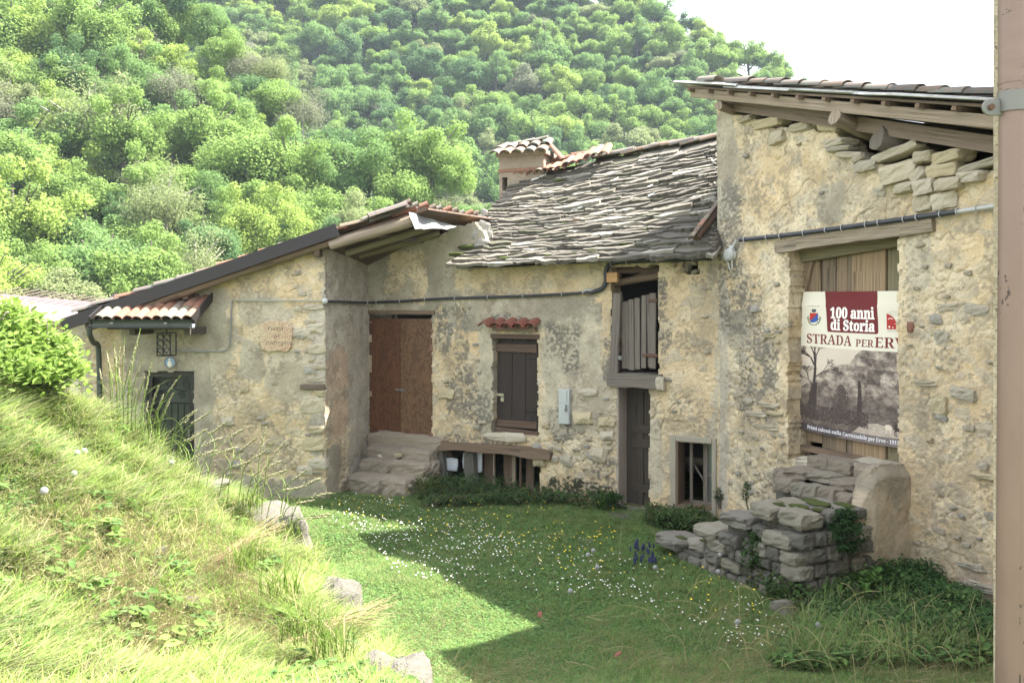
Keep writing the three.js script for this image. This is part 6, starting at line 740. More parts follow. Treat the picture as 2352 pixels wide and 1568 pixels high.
{
  const R = rng(404), placed = [];
  // the nearer wooded spur at the left: notable trees first (x, y, radius in the photograph, tone, kind, label)
  const edge = SPUR_EDGE, zAt = spurZ;
  const own = [[25, 95, 95, 'bright', 'near', 'big bright tree cut by the upper left edge'], [120, 45, 62, 'mid', 'near', 'tree standing back in the shaded gap at upper left'], [212, 130, 82, 'bright', 'near', 'tall yellow-green tree above a dark one at upper left'], [150, 205, 52, 'deep', 'near', 'deep green round tree below the tall yellow-green one'], [48, 218, 48, 'grey', 'open', 'bare greyish tree with few leaves at left edge'], [58, 335, 85, 'mid', 'near', 'dense mid-green tree at left edge above the lime tree'], [212, 345, 95, 'olive', 'open', 'tall pale olive tree with visible grey branches'], [45, 545, 118, 'lime', 'near', 'large glowing lime-green tree at the left edge'], [318, 145, 42, 'grey', 'open', 'thin greyish tree among green crowns on the spur'], [340, 415, 66, 'olive', 'open', 'loose olive tree right of the tall pale one'], [572, 315, 34, 'lime', 'near', 'small vivid lime tree in the middle of the spur'], [380, 555, 84, 'olive', 'open', 'sparse pale tree just above the dark roof verge'], [470, 300, 78, 'mid', 'near', 'broad blue-green tree at the spur centre'], [560, 430, 88, 'bright', 'near', 'wide layered yellow-green tree above the wing roof'], [680, 430, 84, 'bright', 'near', 'bright domed tree above the roof ridge'], [840, 420, 82, 'mid', 'near', 'broad shady tree behind the wing roof'], [985, 440, 76, 'bright', 'near', 'plump bright tree left of the chimney'], [285, 500, 40, 'deep', 'near', 'narrow blackish-green tree under the olive tree'], [130, 625, 60, 'bright', 'near', 'leafy bright tree just behind the pink roof']];
  for (const [x, y, r, tone, kind, label] of own) { const Z = zAt(x, y); placed.push([x, y, r * 0.8]); tree('tree', label, null, P(x, y, Z), r * Z / F * 1.32, tone, kind, Math.floor(R() * (kind === 'open' ? 3 : 6))); }
  const spurN = new Map(); let n = 0; for (let i = 0; i < 9000 && n < 130; i++) {
    const x = -80 + 1280 * R(), y = -70 + 780 * R(); if (y < lineAt(edge, x) + 34 || (y > 600 && x > 480)) continue; const Z = zAt(x, y), r = (1.9 + 1.1 * R()) * F / Z; if (placed.some((q) => Math.hypot(q[0] - x, (q[1] - y) * 1.15) < (q[2] + r) * 0.5)) continue;
    placed.push([x, y, r]); n++; const w = R(), tone = w < 0.42 ? 'bright' : w < 0.68 ? 'mid' : w < 0.78 ? 'olive' : w < 0.86 ? 'lime' : w < 0.97 ? 'deep' : 'grey', kind = tone === 'grey' || (tone === 'olive' && R() < 0.5) ? 'open' : 'near';
    const word = { bright: 'fresh yellow-green', mid: 'mid-green', olive: 'dull olive', lime: 'lime-green', deep: 'dark green', grey: 'greyish half-bare' }[tone];
    const q = own.reduce((a, b) => (Math.hypot(b[0] - x, b[1] - y) < Math.hypot(a[0] - x, a[1] - y) ? b : a)), dx = x - q[0], dy = y - q[1], where = Math.abs(dx) > Math.abs(dy) * 1.2 ? (dx < 0 ? 'left of' : 'right of') : dy < 0 ? 'above' : 'below', key = word + ' tree ' + where + ' the ' + q[5].split(/ (?:in the|by|at|with|above|below|among|just|behind|under|right of|left of|cut) ?/)[0], m = (spurN.get(key) ?? 0) + 1; spurN.set(key, m);
    tree('tree', ['', 'second ', 'third ', 'fourth ', 'fifth ', 'sixth '][Math.min(m, 6) - 1] + key, word + ' trees on the near spur', P(x, y, Z + 2 * R()), r * Z / F * 1.25, tone, kind, Math.floor(R() * (kind === 'open' ? 3 : 6)));
  }
  // the far slope
  const sky = FAR_EDGE, zF = (y) => farZ(0, y), far = [];
  n = 0; for (let i = 0; i < 30000 && n < 295; i++) {
    const x = 330 + 1760 * R(), y = -70 + 640 * R(); if (y < lineAt(sky, x) + 16 || y > lineAt(edge, x) + 40 || (y > 420 && x > 1700) || (x > 1660 && y > 240 + (x - 1660) * 0.1)) continue; const Z = zF(y), r = (2.1 + 1.3 * R()) * F / Z; if (far.some((q) => Math.hypot(q[0] - x, (q[1] - y) * 1.2) < (q[2] + r) * 0.66)) continue;
    n++; const w = R(), tone = w < 0.36 ? 'bright' : w < 0.74 ? 'mid' : w < 0.80 ? 'lime' : w < 0.88 ? 'olive' : w < 0.985 ? 'deep' : 'grey';
    const word = { bright: 'fresh yellow-green', mid: 'mid-green', olive: 'dull olive', lime: 'lime-green', deep: 'dark green', grey: 'greyish half-bare' }[tone];
    far.push([x, y, r, Z, tone, word, Math.floor(R() * 6)]);
  }
  // the 190 that show largest are trees of their own, the rest is one wood
  far.sort((a, b) => b[2] - a[2]); const rest = [];
  far.forEach(([x, y, r, Z, tone, word, k], i) => { if (i < 190) tree('tree', word + ' rounded tree in the dense wood on the far hillside', word + ' trees on the far hillside', P(x, y, Z), r * Z / F * 1.42, tone, 'far', k); else rest.push([P(x, y, Z), r * Z / F * 1.42, LEAF[tone].color]); });
  const wood = new THREE.InstancedMesh(FARC[1], leafM([1, 1, 1], 0.5), rest.length), m4 = new THREE.Matrix4(), rq = rng(12); rest.forEach(([p, r, c], i) => { m4.compose(p, new THREE.Quaternion().setFromAxisAngle(new V3(0, 1, 0), rq() * 6.28), new V3(r * (0.85 + 0.35 * rq()), r * (0.8 + 0.4 * rq()), r * (0.85 + 0.35 * rq()))); wood.setMatrixAt(i, m4); wood.setColorAt(i, c); }); wood.name = 'distant_wood'; wood.castShadow = wood.receiveShadow = true; scene.add(wood); tag(wood, 'smallest, farthest crowns of the wood high on the hillside', 'wood', null, 'stuff');
  console.log('far trees', n, 'near', placed.length);
}
// ================================================================== grass and flowers
function tuftGeo(seed, n, h, spread, width, droop) {
  const R = rng(seed), pos = [], idx = [];
  for (let k = 0; k < n; k++) { const a = R() * 6.28, r = spread * Math.sqrt(R()), x = Math.cos(a) * r, z = Math.sin(a) * r, b = R() * 6.28, H = h * (0.55 + 0.6 * R()), D = droop * H * (0.3 + R()), w = width * (0.6 + 0.6 * R()), sx = -Math.sin(b), sz = Math.cos(b), o = pos.length / 3, S = 3;
    for (let i = 0; i <= S; i++) { const t = i / S, px = x + Math.cos(b) * D * t * t, pz = z + Math.sin(b) * D * t * t, y = H * (t - 0.28 * droop * t * t), ww = w * (1 - 0.85 * t * t) * 0.5; pos.push(px - sx * ww, y - 0.01, pz - sz * ww, px + sx * ww, y - 0.01, pz + sz * ww); }
    for (let i = 0; i < S; i++) { const q = o + i * 2; idx.push(q, q + 1, q + 3, q, q + 3, q + 2); } }
  const g = new THREE.BufferGeometry(); g.setAttribute('position', new THREE.Float32BufferAttribute(pos, 3)); g.setIndex(idx); g.computeVertexNormals(); return g;
}
function leafGeo(seed, n, h, spread, size, pts) {          // sprigs of broad leaves
  const R = rng(seed), pos = [], idx = [];
  for (let k = 0; k < n; k++) { const a = R() * 6.28, r = spread * Math.sqrt(R()), c = new V3(Math.cos(a) * r, h * (0.25 + 0.75 * R()), Math.sin(a) * r), t = new V3(R() - 0.5, 0.15 * R() - 0.2, R() - 0.5).normalize(), nn = new V3(0.7 * (R() - 0.5), 1, 0.7 * (R() - 0.5)).normalize(), b = nn.clone().cross(t).normalize(), s = size * (0.6 + 0.7 * R()), o = pos.length / 3;
    for (const [i, j, d] of pts) { const p = c.clone().addScaledVector(t, i * s).addScaledVector(b, j * s).addScaledVector(nn, d * s); pos.push(p.x, p.y, p.z); } for (let i = 1; i + 1 < pts.length; i++) idx.push(o, o + i, o + i + 1); }
  const g = new THREE.BufferGeometry(); g.setAttribute('position', new THREE.Float32BufferAttribute(pos, 3)); g.setIndex(idx); g.computeVertexNormals(); return g;
}
const OVAL = [[-1, 0, 0], [-0.4, -0.45, 0.1], [0.3, -0.42, 0.1], [1, 0, -0.15], [0.3, 0.42, 0.1], [-0.4, 0.45, 0.1]], ROUND = [[-0.8, 0, 0], [-0.3, -0.6, 0.05], [0.5, -0.6, 0.1], [0.9, 0, 0], [0.5, 0.6, 0.1], [-0.3, 0.6, 0.05]];
const bankX = (Z) => lineAt([[3, -0.35], [5, -0.6], [6, -0.75], [7.8, -1.55], [9, -2.1], [10, -2.55], [10.8, -3.1], [12, -4.3], [12.8, -6.5]], Z);
function scatter(name, label, category, geo, mat, list, cols) { const o = new THREE.InstancedMesh(geo, mat, list.length), m = new THREE.Matrix4(), q = new THREE.Quaternion(), e = new THREE.Euler(), c = new THREE.Color(), R = rng(name.length * 31 + list.length); list.forEach(([x, y, z, s, tx = 0, tz = 0, sy = 1], i) => { e.set(tx, R() * 6.28, tz); q.setFromEuler(e); m.compose(new V3(x, y, z), q, new V3(s, s * sy, s)); o.setMatrixAt(i, m); const k = cols[Math.floor(R() * cols.length)], f = 0.75 + 0.5 * R(); o.setColorAt(i, c.setRGB(k[0] * f, k[1] * f, k[2] * f)); }); o.name = numbered(name); o.castShadow = o.receiveShadow = true; scene.add(o); return tag(o, label, category, null, 'stuff'); }
const blocked = (x, Z) => { const p = new V3(x, 0, -Z); for (const [w, pad] of [[LW, 0.03], [MW, 0.03], [RW, 0.02]]) { const d = p.clone().sub(w.A), u = d.dot(w.U), n = d.dot(w.N); if (u > -0.1 && u < w.len + 0.1 && n < pad) return true; } const d = p.clone().sub(RW.A), u = d.dot(RW.U), n = d.dot(RW.N); if (u > 1.0 && u < 3.05 && n < 1.55 && n > 0) return true; const m = p.clone().sub(MW.A), mu = m.dot(MW.U), mn = m.dot(MW.N); if (mu < 1.3 && mn < 1.1) return true; return x > 0.56 * Z + 0.3; };
const inView = (x, Z) => Math.abs(x) < 0.64 * Z + 0.4 && Z > 3;
{
  const R = rng(808), lawn = [], lush = [], bank = [], mown = [], straw = [], clover = [], dw = (Z) => Math.min(1, Math.pow(6.5 / Z, 1.0));
  // the mown, straw-littered part of the bank
  const bare = (x, Z) => { const px = CX + x / Z * F, py = HY - (groundY(x, Z) - EYE) / Z * F, d = Math.hypot((px - 330) / 390, (py - 1370) / 215) + 1.3 * (fbm(x * 2.2 + 2, Z * 2.2, 3, 71) - 0.5); return smooth(1.05, 0.75, d); };
  for (let i = 0; i < 450000; i++) {
    const Z = 3.1 + 10.9 * R(), x = (R() * 2 - 1) * (0.64 * Z + 0.4); if (R() > dw(Z) || !inView(x, Z) || blocked(x, Z)) continue;
    const isBank = x < bankX(Z) + 0.18 * (noise(x * 4, Z * 4, 3) - 0.5), y = groundY(x, Z), n = fbm(x * 1.4, Z * 1.4, 3, 55), r = R();
    if (isBank) { const b = bare(x, Z); const cl = fbm(x * 3.1, Z * 3.1, 3, 57); if (r < 0.34 * (1 - 0.9 * b) * smooth(0.25, 0.5, cl)) bank.push([x, y, -Z, (0.35 + 1.5 * Math.max(0, cl - 0.3) + 0.4 * n) * (1 - 0.25 * smooth(7, 6, Z)), 0.5 * (R() - 0.5), 0.5 * (R() - 0.5)]); else if (r < 0.62) mown.push([x, y, -Z, 0.7 + 0.5 * R()]); else if (r < 0.62 + 0.05 + 0.30 * b) straw.push([x, y + 0.015, -Z, 0.6 + 0.7 * R(), 1.2 + 0.5 * R(), 0.4 * R()]); else if (r < 0.86) clover.push([x, y, -Z, 0.6 + 0.6 * R()]); }
    else { const far = smooth(7.2, 9.5, Z); const cl = fbm(x * 3.3, Z * 3.3, 3, 59); if (r < 0.46) lawn.push([x, y, -Z, (0.4 + 0.5 * R() + 0.4 * far * n) * (0.55 + 1.1 * cl)]); else if (r < 0.50 && cl > 0.45) lush.push([x, y, -Z, 0.35 + 0.9 * R() * (cl - 0.2) + 0.3 * far, 0.4 * (R() - 0.5), 0.4 * (R() - 0.5)]); else if (r < 0.50 + 0.12 * far + (x > 0.9 && Z < 9 ? 0.16 * n : 0)) lush.push([x, y, -Z, 0.5 + 0.5 * n]); else if (r < 0.80) clover.push([x, y, -Z, 0.55 + 0.5 * R() + 0.3 * far]); else if (r < 0.92 && Z < 9.2 && fbm(x * 1.3 + 5, Z * 1.3, 3, 63) > 0.47) mown.push([x, y, -Z, 0.5 + 0.5 * R()]); else if (r < 0.935 && Z < 8.2) straw.push([x, y + 0.015, -Z, 0.5 + 0.5 * R(), 1.2 + 0.5 * R(), 0.3]); }
  }
  console.log('grass', lawn.length, lush.length, bank.length, mown.length, straw.length, clover.length);
  const gm = (tr = 0.4) => leafM([1, 1, 1], tr), G = gm(), GREENS = [[0.155, 0.25, 0.07], [0.18, 0.27, 0.075], [0.13, 0.225, 0.065], [0.23, 0.28, 0.09], [0.26, 0.255, 0.12]], BANKG = [[0.22, 0.32, 0.06], [0.17, 0.28, 0.05], [0.28, 0.35, 0.085], [0.30, 0.30, 0.13], [0.36, 0.33, 0.19], [0.32, 0.34, 0.14], [0.11, 0.2, 0.04]];
  scatter('lawn_grass', 'short green lawn grass covering the yard before the houses', 'grass', tuftGeo(1, 10, 0.075, 0.06, 0.0055, 0.9), G, lawn, GREENS);
  scatter('meadow_grass', 'longer lush grass among the daisies near the walls', 'grass', tuftGeo(2, 9, 0.15, 0.06, 0.007, 0.8), G, lush, GREENS);
  scatter('bank_grass', 'long sunlit grass over the bank at the left', 'grass', tuftGeo(3, 11, 0.28, 0.08, 0.0105, 1.15), G, bank, BANKG);
  scatter('mown_grass', 'short yellowish mown grass on the bank', 'grass', tuftGeo(4, 9, 0.07, 0.06, 0.006, 1.0), G, mown, [...BANKG, [0.24, 0.21, 0.09]]);
  scatter('straw_litter', 'dry pale straw littering the mown bank', 'straw', tuftGeo(5, 4, 0.24, 0.10, 0.0032, 0.5), gm(0.15), straw, [[0.40, 0.33, 0.19], [0.33, 0.27, 0.15], [0.27, 0.24, 0.12]]);
  scatter('clover', 'small clover leaves spread through the lawn', 'clover', leafGeo(6, 10, 0.05, 0.07, 0.016, ROUND), G, clover, [[0.12, 0.215, 0.065], [0.145, 0.245, 0.07], [0.10, 0.19, 0.055]]);
  const broad = []; for (let i = 0; i < 9000; i++) { const Z = 3.3 + 8.5 * R(), x = (R() * 2 - 1) * (0.64 * Z + 0.4); if (!inView(x, Z) || x > bankX(Z) - 0.05 || R() > dw(Z) || fbm(x * 1.7 + 4, Z * 1.7, 3, 97) < 0.5 || R() < 0.5 * bare(x, Z)) continue; broad.push([x, groundY(x, Z), -Z, 0.6 + 0.7 * R(), 0.4 * (R() - 0.5), 0.4 * (R() - 0.5)]); }
  scatter('broad_leaves', 'broad weed leaves growing through the bank grass', 'weeds', leafGeo(8, 7, 0.16, 0.10, 0.05, OVAL), G, broad, [[0.12, 0.21, 0.05], [0.16, 0.26, 0.06], [0.09, 0.17, 0.045]]);
  // daisies and buttercups
  const petals = (r, n, lift) => { const pos = [0, 0.004, 0], idx = []; for (let i = 0; i < n; i++) { const a = i / n * 6.283, k = i % 2 ? 0.7 : 1; pos.push(Math.cos(a) * r * k, lift, Math.sin(a) * r * k); idx.push(0, 1 + (i + 1) % n, 1 + i); } const g = new THREE.BufferGeometry(); g.setAttribute('position', new THREE.Float32BufferAttribute(pos, 3)); g.setIndex(idx); g.computeVertexNormals(); return g; };
  const daisy = [], eye = [], yel = [], blue = [];
  const drop = (list, n, poly, hgt, tilt, s0, s1, clump) => { for (let k = 0, t = 0; k < n && t < n * 40; t++) { const xs = poly.map((p) => p[0]), ys = poly.map((p) => p[1]), px = lerp(Math.min(...xs), Math.max(...xs), R()), py = lerp(Math.min(...ys), Math.max(...ys), R()); if (!inPoly(poly, px, py)) continue; const g = GP(px, py, 0.03), Z = -g.z; if (clump && fbm(g.x * 2.2, Z * 2.2, 3, 91) < clump * R() + 0.18) continue; if (blocked(g.x, Z)) continue; list.push([g.x, groundY(g.x, Z) + hgt * (0.7 + 0.6 * R()), g.z, s0 + (s1 - s0) * R(), tilt * (0.3 + R() * 0.7), tilt * (R() - 0.5)]); k++; } };
  drop(daisy, 360, [[700, 1165], [820, 1135], [1000, 1170], [1180, 1215], [1200, 1290], [1000, 1290], [760, 1215]], 0.09, 0.55, 0.8, 1.2, 0.5);
  drop(daisy, 170, [[1000, 1260], [1300, 1230], [1480, 1290], [1500, 1390], [1240, 1370], [1080, 1330]], 0.08, 0.55, 0.8, 1.2, 0.5); drop(daisy, 120, [[1480, 1300], [1700, 1340], [1900, 1480], [1750, 1540], [1500, 1440]], 0.08, 0.55, 0.7, 1.1, 0.5); drop(daisy, 90, [[860, 1240], [1080, 1290], [1120, 1350], [900, 1330]], 0.08, 0.5, 0.9, 1.3, 0.5);
  for (const d of daisy) eye.push([d[0], d[1] + 0.0065, d[2], d[3], d[4], d[5]]);
  drop(yel, 150, [[720, 1160], [1000, 1130], [1420, 1170], [1420, 1260], [1000, 1240], [760, 1200]], 0.13, 0.6, 0.8, 1.2, 0.5); drop(yel, 60, [[1100, 1230], [1420, 1240], [1460, 1340], [1200, 1320]], 0.12, 0.6, 0.8, 1.2, 0.5); drop(yel, 22, [[1480, 1280], [1700, 1330], [1800, 1440], [1560, 1420]], 0.14, 0.6, 0.8, 1.2);
  scatter('daisies', 'white daisies scattered thickly through the yard grass', 'daisies', petals(0.0088, 16, 0.004), std([0.8, 0.8, 0.8], 0.7), daisy, [[1, 1, 1]]); scatter('daisy_centres', 'tiny yellow centres of the lawn daisies', 'daisies', petals(0.0034, 8, 0), std([0.7, 0.45, 0.03], 0.7), eye, [[1, 1, 1]]);
  scatter('buttercups', 'yellow buttercups among the daisies near the walls', 'buttercups', petals(0.0098, 10, 0.005), std([0.75, 0.55, 0.02], 0.5), yel, [[1, 1, 1]]);
  const stems = [...yel, ...daisy].map(([x, y, z]) => [x, groundY(x, -z), z, (y - groundY(x, -z)) / 0.1]); scatter('flower_stems', 'thin green stems under the daisies and buttercups', 'stems', new THREE.CylinderGeometry(0.0015, 0.0015, 0.1, 4).translate(0, 0.05, 0), G, stems, [[0.10, 0.16, 0.04]]);
}
// weeds along the walls
{
  const R = rng(909), G = leafM([1, 1, 1], 0.35), region = (n, poly, hgt, f) => { const out = []; for (let k = 0, t = 0; k < n && t < n * 40; t++) { const xs = poly.map((p) => p[0]), ys = poly.map((p) => p[1]), px = lerp(Math.min(...xs), Math.max(...xs), R()), py = lerp(Math.min(...ys), Math.max(...ys), R()); if (!inPoly(poly, px, py)) continue; const g = GP(px, py, 0.02), Z = -g.z, d = g.clone().sub(RW.A), w = d.dot(RW.N), m = g.clone().sub(MW.A).dot(MW.N); if (w < 0.03 || (g.x < 2.8 && m < 0.03)) continue; const q = f ? f(px, py, w, m) : 1; if (q <= 0) continue; for (let j = 0; j < 2; j++) out.push([g.x + 0.1 * (R() - 0.5), groundY(g.x, Z) + hgt * q * R() * (0.35 + 1.3 * fbm(g.x * 2.3, Z * 2.3, 2, 33)), g.z + 0.1 * (R() - 0.5), 0.7 + 0.6 * R()]); k++; } return out; };
  const sprig = leafGeo(21, 18, 0.12, 0.10, 0.022, OVAL), big = leafGeo(22, 9, 0.10, 0.12, 0.034, OVAL), small = leafGeo(23, 20, 0.10, 0.09, 0.02, ROUND);
  scatter('undergrowth', 'dark leafy undergrowth at the foot of the taller house', 'undergrowth', sprig, G, [...region(1300, [[1880, 1390], [1960, 1330], [2050, 1340], [2230, 1440], [2330, 1500], [2330, 1560], [2050, 1500], [1870, 1430]], 0.17, (x, y, w) => 1 - smooth(0.9, 1.9, w) * 0.8), ...region(500, [[1960, 1310], [2010, 1300], [2240, 1420], [2240, 1470], [1980, 1360]], 0.30)], [[0.06, 0.125, 0.038], [0.08, 0.155, 0.045], [0.045, 0.10, 0.03], [0.12, 0.19, 0.06]]);
  scatter('ground_leaves', 'low broad leaves spreading over the shaded foreground grass', 'undergrowth', big, G, region(420, [[1850, 1440], [2300, 1530], [2320, 1600], [1800, 1590]], 0.07), [[0.09, 0.17, 0.05], [0.12, 0.20, 0.055]]);
  scatter('wall_weeds', 'dark weeds and moss along the foot of the low house wall', 'weeds', small, G, [...region(300, [[960, 1150], [1000, 1120], [1240, 1125], [1420, 1150], [1440, 1175], [1240, 1165], [1000, 1170]], 0.10), ...region(420, [[1490, 1190], [1600, 1200], [1640, 1215], [1600, 1235], [1500, 1215]], 0.16), ...region(260, [[1660, 1260], [1760, 1300], [1860, 1400], [1840, 1420], [1690, 1330]], 0.25)], [[0.055, 0.10, 0.03], [0.075, 0.135, 0.04], [0.09, 0.10, 0.04]]);
  const tiny = small.clone().scale(0.5, 0.5, 0.5), tall = tuftGeo(61, 9, 0.34, 0.09, 0.007, 0.7); scatter('tall_weed_grass', 'tall loose grass standing among the undergrowth at lower right', 'grass', tall, G, region(260, [[1840, 1420], [1980, 1350], [2230, 1450], [2320, 1520], [2320, 1600], [1780, 1590]], 0.0).map((q) => [q[0], q[1], q[2], 0.6 + 0.7 * R()]), [[0.15, 0.24, 0.07], [0.20, 0.27, 0.085], [0.27, 0.27, 0.13]]); const shrub = (name, label, cat, px, py, Z, w, h, d, n, geo, cols, seed, tr) => { const o = thing(name, label, cat, null, P(px, py, Z)), r = rng(seed), gs = [], f = F / Z; for (let k = 0; k < n; k++) { const a = r() * 6.28, e = Math.pow(r(), 0.45), y = r(), g = geo.clone().rotateY(r() * 6.28).rotateX((r() - 0.5) * 1.2).scale(1 - 0.3 * r(), 1, 1).translate(Math.cos(a) * e * w / f / 2 * Math.sqrt(1.02 - y * y * 0.9), y * h / f, Math.sin(a) * e * d / 2 * Math.sqrt(1.02 - y * y * 0.9)); gs.push(g); } const all = mergeGeometries(gs.map((g) => { const q = g.toNonIndexed(); return q; })); part('foliage', all, leafM(cols, tr ?? 0.35), o); part('stem', merge(Array.from({ length: 7 }, (_, k) => pole(new V3(0, -0.1, 0), new V3((r() - 0.5) * w / f * 0.7, h / f * (0.4 + 0.4 * r()), (r() - 0.5) * d * 0.6), 0.012, 0.004, seed + k, 4, 5, 1))), bark, o); return o; };
  shrub('bush', 'dark low bush half covering the cellar opening', 'bush', 1085, 1148, 13.0, 270, 46, 0.7, 76, small, [0.05, 0.09, 0.028], 31); shrub('bush', 'small dark weedy bush left of the cellar under the steps', 'bush', 985, 1148, 13.1, 90, 46, 0.4, 50, small, [0.09, 0.11, 0.03], 32);
  shrub('fern', 'small dark fern rooted in the wall beside the glazed window', 'fern', 1654, 1150, 11.8, 26, 24, 0.06, 30, tiny, [0.035, 0.075, 0.025], 33); shrub('ivy', 'ivy tuft on the wall above the lowest stair stones', 'ivy', 1722, 1156, 11.3, 34, 44, 0.08, 50, tiny, [0.04, 0.09, 0.025], 34); shrub('ivy', 'ivy spilling over the near side of the stair landing', 'ivy', 1945, 1270, 8.5, 70, 80, 0.35, 70, small, [0.03, 0.07, 0.02], 35); shrub('ivy', 'small leaves growing from joints in the stair front', 'ivy', 1745, 1300, 8.95, 90, 60, 0.2, 60, small, [0.04, 0.085, 0.022], 36); shrub('seedling', 'bright broad-leaved seedling below the plaster buttress', 'seedling', 1992, 1378, 8.3, 90, 56, 0.4, 16, big, [0.10, 0.19, 0.045], 37); shrub('weed', 'bushy weed at the foot of the low door step', 'weed', 1405, 1185, 12.3, 60, 40, 0.3, 46, small, [0.04, 0.085, 0.02], 38);
  shrub('bush', 'leafy dark shrub against the foot of the taller house wall', 'bush', 2110, 1400, 8.7, 160, 88, 0.6, 80, sprig, [0.06, 0.13, 0.042], 39); shrub('bush', 'low green shrub between buttress and taller shrub', 'bush', 2010, 1370, 8.95, 100, 66, 0.5, 44, sprig, [0.07, 0.145, 0.045], 40);
  // ivy mound at the left
  const ivyLeaf = leafGeo(24, 9, 0.14, 0.16, 0.046, OVAL), mound = thing('ivy_mound', 'bright leafy ivy mound overgrowing the bank top at left', 'ivy', null, P(60, 900, 8.2)), gs = [], r = rng(45);
  for (let k = 0; k < 380; k++) { const t = r(), px = -60 + 235 * t, topY = lineAt([[-60, 690], [20, 704], [70, 726], [110, 752], [150, 790], [180, 840], [205, 890]], px), py = lerp(topY, 868 + 10 * r(), Math.pow(r(), 1.1)), Z = 8.3 - 1.0 * smooth(0, 1, (py - topY) / 200) + 0.5 * (r() - 0.5); const p = P(px + 26 * (r() - 0.5), py + 14 * (r() - 0.5), Z).sub(mound.position); gs.push(ivyLeaf.clone().rotateX((r() - 0.2) * 1.4).rotateY(r() * 6.28).translate(p.x, p.y - 0.06, p.z)); }
  part('foliage', mergeGeometries(gs), leafM([0.20, 0.30, 0.06], 0.5), mound); part('stem', merge(Array.from({ length: 9 }, (_, k) => pole(new V3((r() - 0.5) * 0.8, -0.2, 0), new V3((r() - 0.5) * 1.0, 0.5 + 0.3 * r(), -0.2 + 0.3 * r()), 0.015, 0.006, 60 + k, 4, 5, 1))), bark, mound);
  { const core = part('earth', stoneGeo(4600, 5, 2.4, 0.05), std([0.05, 0.05, 0.03], 1), mound); core.position.set(-0.28, 0.15, -0.35); core.scale.set(1.0, 0.9, 0.7); }
}
